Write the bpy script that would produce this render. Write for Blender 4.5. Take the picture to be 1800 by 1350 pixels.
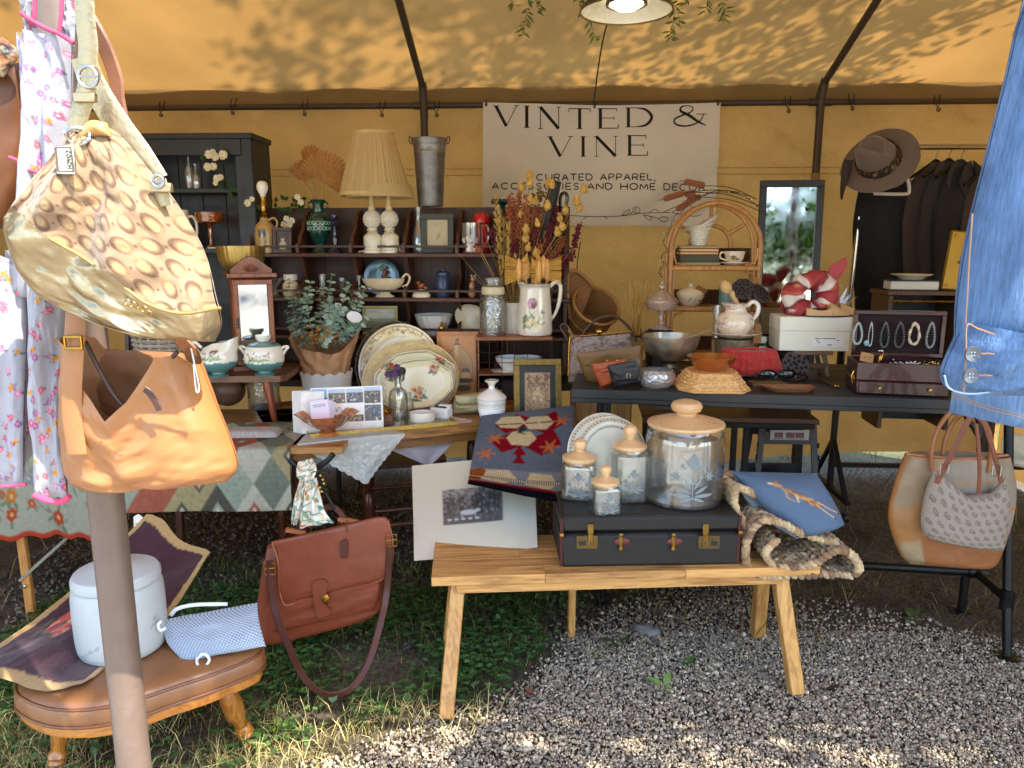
import bpy,math,random
import numpy as np
from mathutils import Vector,Matrix,noise
rnd=random.Random(11);nprs=np.random.RandomState(5)
pi=math.pi;sin=math.sin;cos=math.cos;rad=math.radians
for o in list(bpy.data.objects):bpy.data.objects.remove(o,do_unlink=True)
SC=bpy.context.scene;COL=SC.collection
H=1.53;TH=rad(10.6);FPX=1300.0;ST,CT=sin(TH),cos(TH)
CAMP=Vector((0,0,H));FW=Vector((0,CT,-ST));UPV=Vector((0,ST,CT))
cd=bpy.data.cameras.new('camera');cam=bpy.data.objects.new('camera',cd);COL.objects.link(cam)
cam.location=CAMP;cam.rotation_euler=(pi/2-TH,0,0)
cd.sensor_width=36;cd.lens=36*FPX/1800;cd.clip_start=.02;cd.clip_end=400
SC.camera=cam
SUND=Vector((-.50,.44,-1)).normalized()
w=bpy.data.worlds.new('World');SC.world=w;w.use_nodes=True
nt=w.node_tree;bg=nt.nodes['Background'];sk=nt.nodes.new('ShaderNodeTexSky')
sk.sky_type='NISHITA';sk.sun_disc=False
sk.sun_elevation=math.asin(-SUND.z);sk.sun_rotation=math.atan2(-SUND.x,-SUND.y)
nt.links.new(sk.outputs[0],bg.inputs[0]);bg.inputs[1].default_value=.15
sl=bpy.data.lights.new('sun','SUN');so=bpy.data.objects.new('sun',sl);COL.objects.link(so)
sl.energy=2.5;sl.angle=rad(.53);sl.color=(1,.95,.86)
so.rotation_euler=SUND.to_track_quat('-Z','Y').to_euler();so.location=(2,-2,8)
SC.view_settings.view_transform='Standard';SC.view_settings.look='None'
SC.view_settings.gamma=1;SC.view_settings.use_curve_mapping=False
SC.view_settings.exposure=2.62
try:
 SC.cycles.transparent_max_bounces=24;SC.cycles.max_bounces=10;SC.cycles.transmission_bounces=8
 SC.cycles.sample_clamp_indirect=6
except Exception:pass
def ray(px,py):
 r=(px-900)/FPX;u=(675-py)/FPX
 return Vector((r,CT+u*ST,-ST+u*CT))
def P(px,py,d):v=ray(px,py);return CAMP+v*(d/v.y)
def G(px,py,z):v=ray(px,py);return CAMP+v*((z-H)/v.z)
def proj(x,y,z):
 dz=z-H;dep=y*CT-dz*ST
 return 900+FPX*x/dep,675-FPX*(y*ST+dz*CT)/dep
class Fr:
 def __init__(s,loc,rz=0):s.loc=Vector(loc);s.rz=rz
FR={}
def fr(t):return t if isinstance(t,Fr)else FR[t.name]
def rotz(v,a):c,s=cos(a),sin(a);return Vector((v[0]*c-v[1]*s,v[0]*s+v[1]*c,v[2]))
def toW(t,p):f=fr(t);return f.loc+rotz(p,f.rz)
def toL(t,p):f=fr(t);return rotz(Vector(p)-f.loc,-f.rz)
def L(t,px,py,dy=0):
 f=fr(t);o=rotz(CAMP-f.loc,-f.rz);v=rotz(ray(px,py),-f.rz)
 return o+v*((dy-o.y)/v.y)
def on(t,px,z,dy=0):
 zz=z-fr(t).loc.z;a,b=-800.,2400.
 for _ in range(40):
  m=(a+b)/2
  if L(t,px,m,dy).z>zz:a=m
  else:b=m
 return toW(t,L(t,px,a,dy))
def mp(t):
 p=t if isinstance(t,Vector)else fr(t).loc
 return(p-CAMP).dot(FW)/FPX
def setp(o,label=None,cat=None,group=None,kind=None):
 if label:o['label']=label
 if cat:o['category']=cat
 if group:o['group']=group
 if kind:o['kind']=kind
 return o
def thing(name,label,cat,loc,rz=0,group=None):
 if isinstance(loc,Fr):loc,rz=loc.loc,loc.rz
 o=bpy.data.objects.new(name,None);o.empty_display_size=.03;COL.objects.link(o)
 o.location=loc;o.rotation_euler=(0,0,rz);FR[o.name]=Fr(loc,rz)
 return setp(o,label,cat,group)
def obj(name,mb,mat,parent=None,smooth=38,label=None):
 me=mb.mesh(name,smooth)
 for m in(mat if isinstance(mat,(list,tuple))else[mat]):me.materials.append(m)
 o=bpy.data.objects.new(name,me);COL.objects.link(o)
 if parent is not None:o.parent=parent
 if label:o['label']=label
 return o
def solo(name,mb,mat,f,label,cat,group=None,smooth=38):
 o=obj(name,mb,mat,None,smooth)
 o.location=f.loc;o.rotation_euler=(0,0,f.rz);FR[o.name]=f
 return setp(o,label,cat,group)
def kids(o):return[c for c in bpy.data.objects if c.parent==o]
def dup(root,loc,rz=0,label=None):
 r=root.copy();COL.objects.link(r);r.location=loc;r.rotation_euler=(0,0,rz);FR[r.name]=Fr(loc,rz)
 if label:r['label']=label
 for ch in kids(root):
  c=ch.copy();COL.objects.link(c);c.parent=r
  for g in kids(ch):
   d=g.copy();COL.objects.link(d);d.parent=c
 return r
class MB:
 def __init__(s):s.v=[];s.f=[];s.mi=[];s.c=None;s.big=None
 def add(s,vs,fs,mi=0,cols=None):
  b=len(s.v)
  s.v.extend([tuple(p)for p in vs]);s.f.extend([tuple(i+b for i in q)for q in fs]);s.mi.extend([mi]*len(fs))
  if cols is not None or s.c is not None:
   if s.c is None:s.c=[(1,1,1)]*b
   s.c.extend([tuple(c)for c in cols]if cols is not None else[(1,1,1)]*len(vs))
  return s
 def box(s,c,d,b=None,rz=0,M=None,mi=0):
  hx,hy,hz=d[0]/2,d[1]/2,d[2]/2
  if b is None:b=min(hx,hy,hz)*.18
  b=min(b,min(hx,hy,hz)*.9)
  vs=[];idx={}
  for sx in(-1,1):
   for sy in(-1,1):
    for sz in(-1,1):
     for ax in range(3):
      p=[sx*(hx-b),sy*(hy-b),sz*(hz-b)];p[ax]+=(sx,sy,sz)[ax]*b
      idx[(sx,sy,sz,ax)]=len(vs);vs.append(Vector(p))
  fs=[]
  q=[(-1,-1),(1,-1),(1,1),(-1,1)]
  def k(ax,sg,a,c_):
   l=[0,0,0];l[ax]=sg;l[(ax+1)%3]=a;l[(ax+2)%3]=c_
   return tuple(l)
  for ax in range(3):
   for sg in(-1,1):
    ids=[idx[k(ax,sg,*e)+(ax,)]for e in q]
    fs.append(ids if sg>0 else ids[::-1])
  for ax in range(3):
   a1,a2=(ax+1)%3,(ax+2)%3
   for s1 in(-1,1):
    for s2 in(-1,1):
     l0=[0,0,0];l0[a1]=s1;l0[a2]=s2;l0[ax]=-1;l1=l0[:];l1[ax]=1
     ids=[idx[tuple(l0)+(a1,)],idx[tuple(l1)+(a1,)],idx[tuple(l1)+(a2,)],idx[tuple(l0)+(a2,)]]
     fs.append(ids if s1*s2<0 else ids[::-1])
  for sx in(-1,1):
   for sy in(-1,1):
    for sz in(-1,1):
     ids=[idx[(sx,sy,sz,a)]for a in range(3)]
     fs.append(ids if sx*sy*sz>0 else ids[::-1])
  if M is None:M=Matrix.Rotation(rz,3,'Z')
  c=Vector(c)
  return s.add([M@p+c for p in vs],fs,mi)
 def beam(s,a,b,wx,wy,up=(0,0,1),bev=None,mi=0):
  a,b=Vector(a),Vector(b);z=(b-a).normalized();x=Vector(up).cross(z)
  if x.length<1e-4:x=Vector((1,0,0))
  x.normalize();y=z.cross(x)
  M=Matrix((x,y,z)).transposed()
  return s.box((a+b)/2,(wx,wy,(b-a).length),bev,M=M,mi=mi)
 def tube(s,path,r,n=8,closed=False,mi=0,flat=None):
  pts=[Vector(p)for p in path];m=len(pts)
  rr=r if isinstance(r,(list,tuple))else[r]*m
  vs=[];fs=[];nrm=None
  for i,p in enumerate(pts):
   if closed:tg=pts[(i+1)%m]-pts[i-1]
   else:tg=pts[min(i+1,m-1)]-pts[max(i-1,0)]
   if tg.length<1e-9:tg=Vector((0,0,1))
   tg.normalize()
   if nrm is None:
    nrm=tg.cross(Vector((0,0,1))if abs(tg.z)<.9 else Vector((1,0,0)))
   nrm=nrm-tg*nrm.dot(tg)
   if nrm.length<1e-6:nrm=tg.orthogonal()
   nrm.normalize();bn=tg.cross(nrm)
   for k in range(n):
    a=2*pi*k/n
    if flat:vs.append(p+nrm*(cos(a)*rr[i]*flat[0])+bn*(sin(a)*rr[i]*flat[1]))
    else:vs.append(p+nrm*(cos(a)*rr[i])+bn*(sin(a)*rr[i]))
  for i in range(m if closed else m-1):
   j=(i+1)%m
   for k in range(n):
    k2=(k+1)%n
    fs.append((i*n+k,i*n+k2,j*n+k2,j*n+k))
  if not closed:
   fs.append(tuple(range(n))[::-1]);fs.append(tuple((m-1)*n+k for k in range(n)))
  return s.add(vs,fs,mi)
 def lathe(s,prof,n=36,c=(0,0,0),sc=(1,1),mi=0,cv=None,rip=None,tilt=None,u0=0.,u1=1.,cap=True):
  c=Vector(c);vs=[];fs=[];cols=[]if cv is not None else None
  m=len(prof);z0=min(p[1]for p in prof);z1=max(p[1]for p in prof)
  for i,(r,z)in enumerate(prof):
   for k in range(n):
    a=2*pi*k/n-pi/2-pi
    q=r*(1+rip(a,i/(m-1))if rip else 1)
    p=Vector((q*cos(a)*sc[0],q*sin(a)*sc[1],z))
    if tilt is not None:p=tilt@p
    vs.append(p+c)
    if cv is not None:cols.append(cv.at(u0+(u1-u0)*k/n,1-(z-z0)/(z1-z0+1e-9)))
  for i in range(m-1):
   for k in range(n):
    k2=(k+1)%n
    fs.append((i*n+k,i*n+k2,(i+1)*n+k2,(i+1)*n+k))
  if cap and prof[0][0]>1e-5:fs.append(tuple(range(n))[::-1])
  if cap and prof[-1][0]>1e-5:fs.append(tuple((m-1)*n+k for k in range(n)))
  return s.add(vs,fs,mi,cols)
 def ball(s,c,r,sc=(1,1,1),n=12,m=8,mi=0,M=None,bump=0,seed=0):
  vs=[];fs=[];c=Vector(c)
  for i in range(m+1):
   t=pi*i/m
   for k in range(n):
    a=2*pi*k/n;p=Vector((sin(t)*cos(a)*sc[0],sin(t)*sin(a)*sc[1],cos(t)*sc[2]))*r
    if bump:p*=1+bump*noise.noise(p*(2.2/r)+Vector((seed,0,0)))
    if M is not None:p=M@p
    vs.append(p+c)
  for i in range(m):
   for k in range(n):
    k2=(k+1)%n
    fs.append((i*n+k,(i+1)*n+k,(i+1)*n+k2,i*n+k2))
  return s.add(vs,fs,mi)
 def prism(s,pts,y0,y1,mi=0,M=None):
  n=len(pts);A=sum(pts[i][0]*pts[(i+1)%n][1]-pts[(i+1)%n][0]*pts[i][1]for i in range(n))
  if A<0:pts=pts[::-1]
  vs=[Vector((x,y0,z))for x,z in pts]+[Vector((x,y1,z))for x,z in pts]
  if M is not None:vs=[M@v for v in vs]
  fs=[tuple(range(n)),tuple(range(2*n-1,n-1,-1))]
  fs+=[(i,i+n,(i+1)%n+n,(i+1)%n)for i in range(n)]
  return s.add(vs,fs,mi)
 def slab(s,pts,z0,z1,mi=0):
  n=len(pts);A=sum(pts[i][0]*pts[(i+1)%n][1]-pts[(i+1)%n][0]*pts[i][1]for i in range(n))
  if A<0:pts=pts[::-1]
  vs=[Vector((x,y,z0))for x,y in pts]+[Vector((x,y,z1))for x,y in pts]
  fs=[tuple(range(n-1,-1,-1)),tuple(range(n,2*n))]
  fs+=[(i,(i+1)%n,(i+1)%n+n,i+n)for i in range(n)]
  return s.add(vs,fs,mi)
 def grid(s,X,Y,Z,C=None,closeu=False,mi=0,flip=False):
  nv,nu=X.shape
  vs=np.stack([X,Y,Z],-1).reshape(-1,3)
  fs=[]
  for j in range(nv-1):
   for i in range(nu if closeu else nu-1):
    i2=(i+1)%nu
    q=(j*nu+i,j*nu+i2,(j+1)*nu+i2,(j+1)*nu+i)
    fs.append(q[::-1]if flip else q)
  return s.add(vs.tolist(),fs,mi,None if C is None else C.reshape(-1,3).tolist())
 def leaf(s,p,d,n,ln,wd,fold=.15,mi=0,bend=.0,rows=3):
  p=Vector(p);d=Vector(d).normalized();x=d.cross(Vector(n))
  if x.length<1e-5:x=d.orthogonal()
  x.normalize();n=x.cross(d)
  vs=[p];fs=[];prev=None
  for i in range(1,rows+1):
   t=i/(rows+1);wv=wd*sin(pi*t**.85)*.5;c=p+d*(ln*t)-n*(bend*ln*t*t)
   vs+=[c-x*wv+n*(fold*wv),c,c+x*wv+n*(fold*wv)]
  vs.append(p+d*ln-n*(bend*ln))
  fs=[(0,2,1),(0,3,2)]
  for i in range(rows-1):
   a=1+3*i
   fs+=[(a,a+1,a+4,a+3),(a+1,a+2,a+5,a+4)]
  a=1+3*(rows-1);e=len(vs)-1
  fs+=[(a,a+1,e),(a+1,a+2,e)]
  return s.add(vs,fs,mi)
 def strip(s,path,w,th,up=(0,-1,0),mi=0):
  pts=[Vector(p)for p in path];m=len(pts);vs=[];fs=[]
  ww=w if isinstance(w,(list,tuple))else[w]*m
  for i,p in enumerate(pts):
   tg=(pts[min(i+1,m-1)]-pts[max(i-1,0)]).normalized()
   u=Vector(up);u=u-tg*u.dot(tg);u.normalize();x=tg.cross(u)
   a=x*(ww[i]/2);b=u*(th/2);c=x*(ww[i]*.38)
   vs+=[p-a,p-c+b,p+c+b,p+a,p+c-b,p-c-b]
  for i in range(m-1):
   for k in range(6):fs.append((i*6+k,i*6+(k+1)%6,(i+1)*6+(k+1)%6,(i+1)*6+k))
  fs.append(tuple(range(6))[::-1]);fs.append(tuple((m-1)*6+k for k in range(6)))
  return s.add(vs,fs,mi)
 def mesh(s,name,smooth=38):
  me=bpy.data.meshes.new(name)
  if s.big is not None:
   V,Fc,Cc=s.big;k=Fc.shape[1]
   me.vertices.add(len(V));me.vertices.foreach_set('co',V.astype(np.float32).ravel())
   me.loops.add(Fc.size);me.loops.foreach_set('vertex_index',Fc.astype(np.int32).ravel())
   me.polygons.add(len(Fc));me.polygons.foreach_set('loop_start',np.arange(0,Fc.size,k,dtype=np.int32))
   me.update(calc_edges=True)
   if Cc is not None:
    at=me.color_attributes.new('Col','FLOAT_COLOR','POINT')
    at.data.foreach_set('color',np.concatenate([Cc,np.ones((len(Cc),1))],1).astype(np.float32).ravel())
  else:
   me.from_pydata(s.v,[],s.f);me.update()
   if s.c is not None:
    at=me.color_attributes.new('Col','FLOAT_COLOR','POINT')
    at.data.foreach_set('color',np.array([c+(1.,)for c in map(tuple,s.c)],dtype=np.float32).ravel())
   if any(s.mi):me.polygons.foreach_set('material_index',s.mi)
  if smooth:
   me.polygons.foreach_set('use_smooth',[True]*len(me.polygons))
   try:me.set_sharp_from_angle(angle=rad(smooth))
   except Exception:pass
  return me
def split(mb,t,test):
 a,b=MB(),MB();fl=[test(*proj(*toW(t,v)))for v in mb.v]
 for m_,w_ in((a,True),(b,False)):
  ids={};fs=[];
  for f in mb.f:
   if fl[f[0]]==w_:fs.append(tuple(ids.setdefault(i,len(ids))for i in f))
  m_.add([mb.v[i]for i in ids],fs,0,[mb.c[i]for i in ids]if mb.c else None)
 return a,b
def rotM(a=(0,0,0)):
 return(Matrix.Rotation(a[2],3,'Z')@Matrix.Rotation(a[1],3,'Y')@Matrix.Rotation(a[0],3,'X'))
def vnoise(x,y,seed=0):
 x=np.asarray(x,float);y=np.asarray(y,float)
 xi=np.floor(x).astype(np.int64);yi=np.floor(y).astype(np.int64);xf=x-xi;yf=y-yi
 def h(a,b):
  k=(a*374761393+b*668265263+seed*982451653)&0x7fffffff
  k=((k^(k>>13))*1274126177)&0x7fffffff
  return((k^(k>>16))&0xffff)/65535.
 u=xf*xf*(3-2*xf);v=yf*yf*(3-2*yf)
 return(h(xi,yi)*(1-u)+h(xi+1,yi)*u)*(1-v)+(h(xi,yi+1)*(1-u)+h(xi+1,yi+1)*u)*v
def fbm(x,y,seed=0,o=3):
 r=0;a=.5
 for i in range(o):r=r+a*(vnoise(x*2**i,y*2**i,seed+i)-.5);a*=.5
 return r
def spline(pts,n,closed=False):
 p=np.array(pts,float);m=len(p)
 if m==2:return p[0]+(p[1]-p[0])*np.linspace(0,1,n)[:,None]
 t=np.linspace(0,m if closed else m-1,n,endpoint=not closed);i=np.floor(t).astype(int)
 if not closed:i=np.minimum(i,m-2)
 f=(t-i)[:,None]
 def g(k):return p[k%m]if closed else np.where(((k<0)[:,None]),2*p[0]-p[1],np.where((k>m-1)[:,None],2*p[-1]-p[-2],p[np.clip(k,0,m-1)]))
 a,b,c,d=g(i-1),g(i),g(i+1),g(i+2)
 return .5*(2*b+(c-a)*f+(2*a-5*b+4*c-d)*f**2+(3*b-a-3*c+d)*f**3)
def Ls(t,pts,n=None,dy=0,closed=False):
 q=[L(t,p[0],p[1],dy+(p[2]if len(p)>2 else 0))for p in pts]
 if n:q=[Vector(v)for v in spline([tuple(v)for v in q],n,closed)]
 return q
def panel(mb,t,Lp,Rp,th=.03,nu=40,nv=40,dy=0,wr=.006,ws=9,cv=None,open_top=False,pw=.5,seed=0,fold=None,mi=0,back=True,lin=False,vp=None,depth=None,topf=None,sides=(1,1)):
 """soft body between two picture-space edge lines (top to bottom), bulging by th towards the viewer and th behind."""
 if lin:
  def ln(p):
   p=np.array(p,float);q=np.linspace(0,len(p)-1,nv);return np.stack([np.interp(q,range(len(p)),p[:,k])for k in(0,1)],1)
  A,B=ln(Lp),ln(Rp)
 else:A,B=spline(Lp,nv),spline(Rp,nv)
 u=(1-np.cos(np.linspace(0,pi,nu)))/2*.35+np.linspace(0,1,nu)*.65;v=np.linspace(0,1,nv)
 U,V=np.meshgrid(u,v)
 PX=A[:,0][:,None]*(1-U)+B[:,0][:,None]*U;PY=A[:,1][:,None]*(1-U)+B[:,1][:,None]*U
 if topf is not None:PY=PY+np.interp(U,*topf)*(1-V)**1.6
 f=fr(t);o=rotz(CAMP-f.loc,-f.rz);c,s_=cos(-f.rz),sin(-f.rz)
 rx=(PX-900)/FPX;uu=(675-PY)/FPX;dx,dy_,dz=rx,CT+uu*ST,-ST+uu*CT
 vx=dx*c-dy_*s_;vy=dx*s_+dy_*c
 D0=dy if depth is None else depth(U,V)
 k=(D0-o.y)/vy
 X=o.x+vx*k;Z=o.z+dz*k
 bu=np.clip(1-(2*U-1)**2,0,1)**pw
 bv=np.clip(1-(2*V-1)**4,0,1)**pw if not open_top else np.clip(1-V**4,0,1)**.5
 if vp is not None:bv=bv*np.interp(V,np.linspace(0,1,len(vp)),vp)
 q=th*bu*bv
 W=wr*(fbm(U*ws,V*ws*1.3,seed+3)*2)*np.minimum(1,bu*2)
 if fold is not None:W=W+fold(U,V)
 Cf=None if cv is None else cv.grid(U,V)
 if sides[0]:mb.grid(X,D0-q+W,Z,Cf,mi=mi)
 if back and sides[1]:mb.grid(X,D0+q*.7+.0015+np.minimum(W,0)*.5+.5*np.maximum(W,0),Z,Cf,mi=mi,flip=True)
 return mb
def lin(h):
 if isinstance(h,str):
  h=h.lstrip('#');c=[int(h[i:i+2],16)/255 for i in(0,2,4)]
  return tuple(((x+.055)/1.055)**2.4 if x>.04045 else x/12.92 for x in c)
 return h
class Cv:
 def __init__(s,w,h,c):
  s.w,s.h=w,h;s.a=np.empty((h,w,3));s.a[:]=lin(c)
  s.Y,s.X=np.mgrid[0:h,0:w].astype(float)
 def fill(s,m,c,al=1):c=np.array(lin(c));s.a[m]=s.a[m]*(1-al)+c*al;return s
 def ell(s,x,y,rx,ry=None,c='#000',r=0,al=1):
  ry=ry or rx;R=max(rx,ry)+2
  x0,x1,y0,y1=max(0,int(x-R)),min(s.w,int(x+R)+1),max(0,int(y-R)),min(s.h,int(y+R)+1)
  if x0>=x1 or y0>=y1:return s
  X=s.X[y0:y1,x0:x1]-x;Y=s.Y[y0:y1,x0:x1]-y;c_,s_=cos(r),sin(r)
  m=((X*c_+Y*s_)/rx)**2+((-X*s_+Y*c_)/ry)**2<1
  sub=s.a[y0:y1,x0:x1];sub[m]=sub[m]*(1-al)+np.array(lin(c))*al;return s
 def rect(s,x0,y0,x1,y1,c,al=1):
  x0,x1=sorted((int(x0),int(x1)));y0,y1=sorted((int(y0),int(y1)))
  sub=s.a[max(0,y0):max(0,y1),max(0,x0):max(0,x1)];sub[:]=sub*(1-al)+np.array(lin(c))*al;return s
 def poly(s,pts,c,al=1):
  m=np.zeros((s.h,s.w),bool);n=len(pts)
  for i in range(n):
   (xa,ya),(xb,yb)=pts[i],pts[(i+1)%n]
   if ya==yb:continue
   cond=((ya<=s.Y)&(s.Y<yb))|((yb<=s.Y)&(s.Y<ya))
   m^=cond&(s.X<(xb-xa)*(s.Y-ya)/(yb-ya)+xa)
  return s.fill(m,c,al)
 def line(s,pts,w,c,al=1):
  for(xa,ya),(xb,yb)in zip(pts[:-1],pts[1:]):
   n=int(max(abs(xb-xa),abs(yb-ya))/max(.5,w*.35))+1
   for i in range(n+1):s.ell(xa+(xb-xa)*i/n,ya+(yb-ya)*i/n,max(w/2,.6),None,c,0,al)
  return s
 def noise(s,amt,sx,sy,seed=0,o=3):
  s.a*=(1+amt*2*fbm(s.X/sx,s.Y/sy,seed,o))[...,None];s.a=np.clip(s.a,0,1);return s
 def flower(s,x,y,r,c,c2='#d9a93c',n=5,leaf=None,rr=None):
  rr=rr or rnd
  if leaf:
   for k in range(3):
    a=rr.uniform(0,2*pi);s.ell(x+cos(a)*r*1.5,y+sin(a)*r*1.5,r*.6,r*.22,leaf,a)
  a0=rr.uniform(0,6)
  for k in range(n):
   a=a0+2*pi*k/n;s.ell(x+cos(a)*r*.55,y+sin(a)*r*.55,r*.5,r*.36,c,a)
  s.ell(x,y,r*.28,None,c2);return s
 def soft(s):
  if not getattr(s,'b',None)is s.a:
   p=np.pad(s.a,((1,1),(1,1),(0,0)),'edge');s.a=sum(p[i:i+s.h,j:j+s.w]*k for i,j,k in((1,1,.28),(0,1,.12),(2,1,.12),(1,0,.12),(1,2,.12),(0,0,.06),(0,2,.06),(2,0,.06),(2,2,.06)));s.b=s.a
  return s.a
 def at(s,u,v):return tuple(s.soft()[min(s.h-1,max(0,int(v*s.h))),int(u*s.w)%s.w])
 def grid(s,U,V):
  s.soft();y=np.clip(V*s.h-.5,0,s.h-1.001);x=np.clip(U*s.w-.5,0,s.w-1.001);i=y.astype(int);j=x.astype(int);f=(y-i)[...,None];g=(x-j)[...,None];i2=np.minimum(i+1,s.h-1);j2=np.minimum(j+1,s.w-1)
  return(s.a[i,j]*(1-g)+s.a[i,j2]*g)*(1-f)+(s.a[i2,j]*(1-g)+s.a[i2,j2]*g)*f
MATS={}
def mat(name,col=(.5,.5,.5),rough=.5,metal=0.,var=.15,vs=25,bump=0.,bs=150,spec=.5,sheen=0,coat=0,attr=False,sss=0,stretch=(1,1,1),emit=0,dirt=0,dcol=(.1,.07,.04)):
 if name in MATS:return MATS[name]
 m=bpy.data.materials.new(name);m.use_nodes=True;n=m.node_tree;N=n.nodes;K=n.links
 b=N['Principled BSDF'];col=lin(col)
 tc=N.new('ShaderNodeTexCoord');mpn=N.new('ShaderNodeMapping');mpn.inputs['Scale'].default_value=stretch
 K.new(tc.outputs['Object'],mpn.inputs[0])
 nz=N.new('ShaderNodeTexNoise');nz.inputs['Scale'].default_value=vs;nz.inputs['Detail'].default_value=5;nz.inputs['Roughness'].default_value=.62
 K.new(mpn.outputs[0],nz.inputs[0])
 mx=N.new('ShaderNodeMix');mx.data_type='RGBA';mx.blend_type='MULTIPLY';mx.inputs[0].default_value=1
 rp=N.new('ShaderNodeValToRGB');rp.color_ramp.elements[0].position=.3;rp.color_ramp.elements[1].position=.7
 rp.color_ramp.elements[0].color=(1-var,1-var,1-var,1);rp.color_ramp.elements[1].color=(1+var*.6,1+var*.6,1+var*.6,1)
 K.new(nz.outputs[0],rp.inputs[0]);K.new(rp.outputs[0],mx.inputs[7])
 if attr:
  at=N.new('ShaderNodeAttribute');at.attribute_name='Col';K.new(at.outputs[0],mx.inputs[6])
 else:mx.inputs[6].default_value=(*col,1)
 out=mx.outputs[2]
 if dirt:
  n3=N.new('ShaderNodeTexNoise');n3.inputs['Scale'].default_value=14;n3.inputs['Detail'].default_value=8;n3.inputs['Roughness'].default_value=.75
  K.new(tc.outputs['Object'],n3.inputs[0]);r3=N.new('ShaderNodeValToRGB');r3.color_ramp.elements[0].position=.55;r3.color_ramp.elements[1].position=.75
  K.new(n3.outputs[0],r3.inputs[0]);ml=N.new('ShaderNodeMath');ml.operation='MULTIPLY';ml.inputs[1].default_value=dirt;K.new(r3.outputs[0],ml.inputs[0])
  m3=N.new('ShaderNodeMix');m3.data_type='RGBA';K.new(ml.outputs[0],m3.inputs[0]);K.new(out,m3.inputs[6]);m3.inputs[7].default_value=(*dcol,1);out=m3.outputs[2]
 K.new(out,b.inputs['Base Color'])
 rr=N.new('ShaderNodeMapRange');K.new(nz.outputs[0],rr.inputs[0]);rr.inputs[1].default_value=.3;rr.inputs[2].default_value=.7
 rr.inputs[3].default_value=max(0,rough-.08);rr.inputs[4].default_value=min(1,rough+.1);K.new(rr.outputs[0],b.inputs['Roughness'])
 b.inputs['Metallic'].default_value=metal;b.inputs['Specular IOR Level'].default_value=spec
 b.inputs['Sheen Weight'].default_value=sheen;b.inputs['Coat Weight'].default_value=coat;b.inputs['Coat Roughness'].default_value=.15
 if sss:b.inputs['Subsurface Weight'].default_value=sss;b.inputs['Subsurface Scale'].default_value=.01
 if emit:K.new(out,b.inputs['Emission Color']);b.inputs['Emission Strength'].default_value=emit
 if bump:
  n2=N.new('ShaderNodeTexNoise');n2.inputs['Scale'].default_value=bs;n2.inputs['Detail'].default_value=3;K.new(mpn.outputs[0],n2.inputs[0])
  bp=N.new('ShaderNodeBump');bp.inputs['Strength'].default_value=bump;bp.inputs['Distance'].default_value=.004
  K.new(n2.outputs[0],bp.inputs['Height']);K.new(bp.outputs[0],b.inputs['Normal'])
 MATS[name]=m;return m
def wood(name,c1,c2,axis=0,scale=9,rough=.5,coat=0,bump=.25):
 if name in MATS:return MATS[name]
 m=bpy.data.materials.new(name);m.use_nodes=True;n=m.node_tree;N=n.nodes;K=n.links;b=N['Principled BSDF']
 tc=N.new('ShaderNodeTexCoord');mpn=N.new('ShaderNodeMapping');s=[scale]*3;s[axis]=scale*.09;mpn.inputs['Scale'].default_value=s
 K.new(tc.outputs['Object'],mpn.inputs[0])
 oi=N.new('ShaderNodeObjectInfo');K.new(oi.outputs['Random'],mpn.inputs[1])
 nz=N.new('ShaderNodeTexNoise');nz.inputs['Scale'].default_value=1.6;nz.inputs['Detail'].default_value=6;nz.inputs['Roughness'].default_value=.6;nz.inputs['Distortion'].default_value=.8
 K.new(mpn.outputs[0],nz.inputs[0])
 ml=N.new('ShaderNodeMath');ml.operation='MULTIPLY';ml.inputs[1].default_value=5;K.new(nz.outputs[0],ml.inputs[0])
 fr_=N.new('ShaderNodeMath');fr_.operation='PINGPONG';fr_.inputs[1].default_value=.5;K.new(ml.outputs[0],fr_.inputs[0])
 n2=N.new('ShaderNodeTexNoise');n2.inputs['Scale'].default_value=14;n2.inputs['Detail'].default_value=4;K.new(mpn.outputs[0],n2.inputs[0])
 ad=N.new('ShaderNodeMath');ad.operation='ADD';K.new(fr_.outputs[0],ad.inputs[0]);K.new(n2.outputs[0],ad.inputs[1])
 rp=N.new('ShaderNodeValToRGB');e=rp.color_ramp.elements;e[0].position=.3;e[1].position=.95
 e[0].color=(*lin(c1),1);e[1].color=(*lin(c2),1);K.new(ad.outputs[0],rp.inputs[0])
 hv=N.new('ShaderNodeHueSaturation');mr=N.new('ShaderNodeMapRange');K.new(oi.outputs['Random'],mr.inputs[0]);mr.inputs[3].default_value=.78;mr.inputs[4].default_value=1.12
 K.new(mr.outputs[0],hv.inputs['Value']);K.new(rp.outputs[0],hv.inputs['Color'])
 K.new(hv.outputs[0],b.inputs['Base Color']);b.inputs['Roughness'].default_value=rough;b.inputs['Coat Weight'].default_value=coat
 bp=N.new('ShaderNodeBump');bp.inputs['Strength'].default_value=bump;bp.inputs['Distance'].default_value=.002
 K.new(ad.outputs[0],bp.inputs['Height']);K.new(bp.outputs[0],b.inputs['Normal'])
 MATS[name]=m;return m
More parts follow.
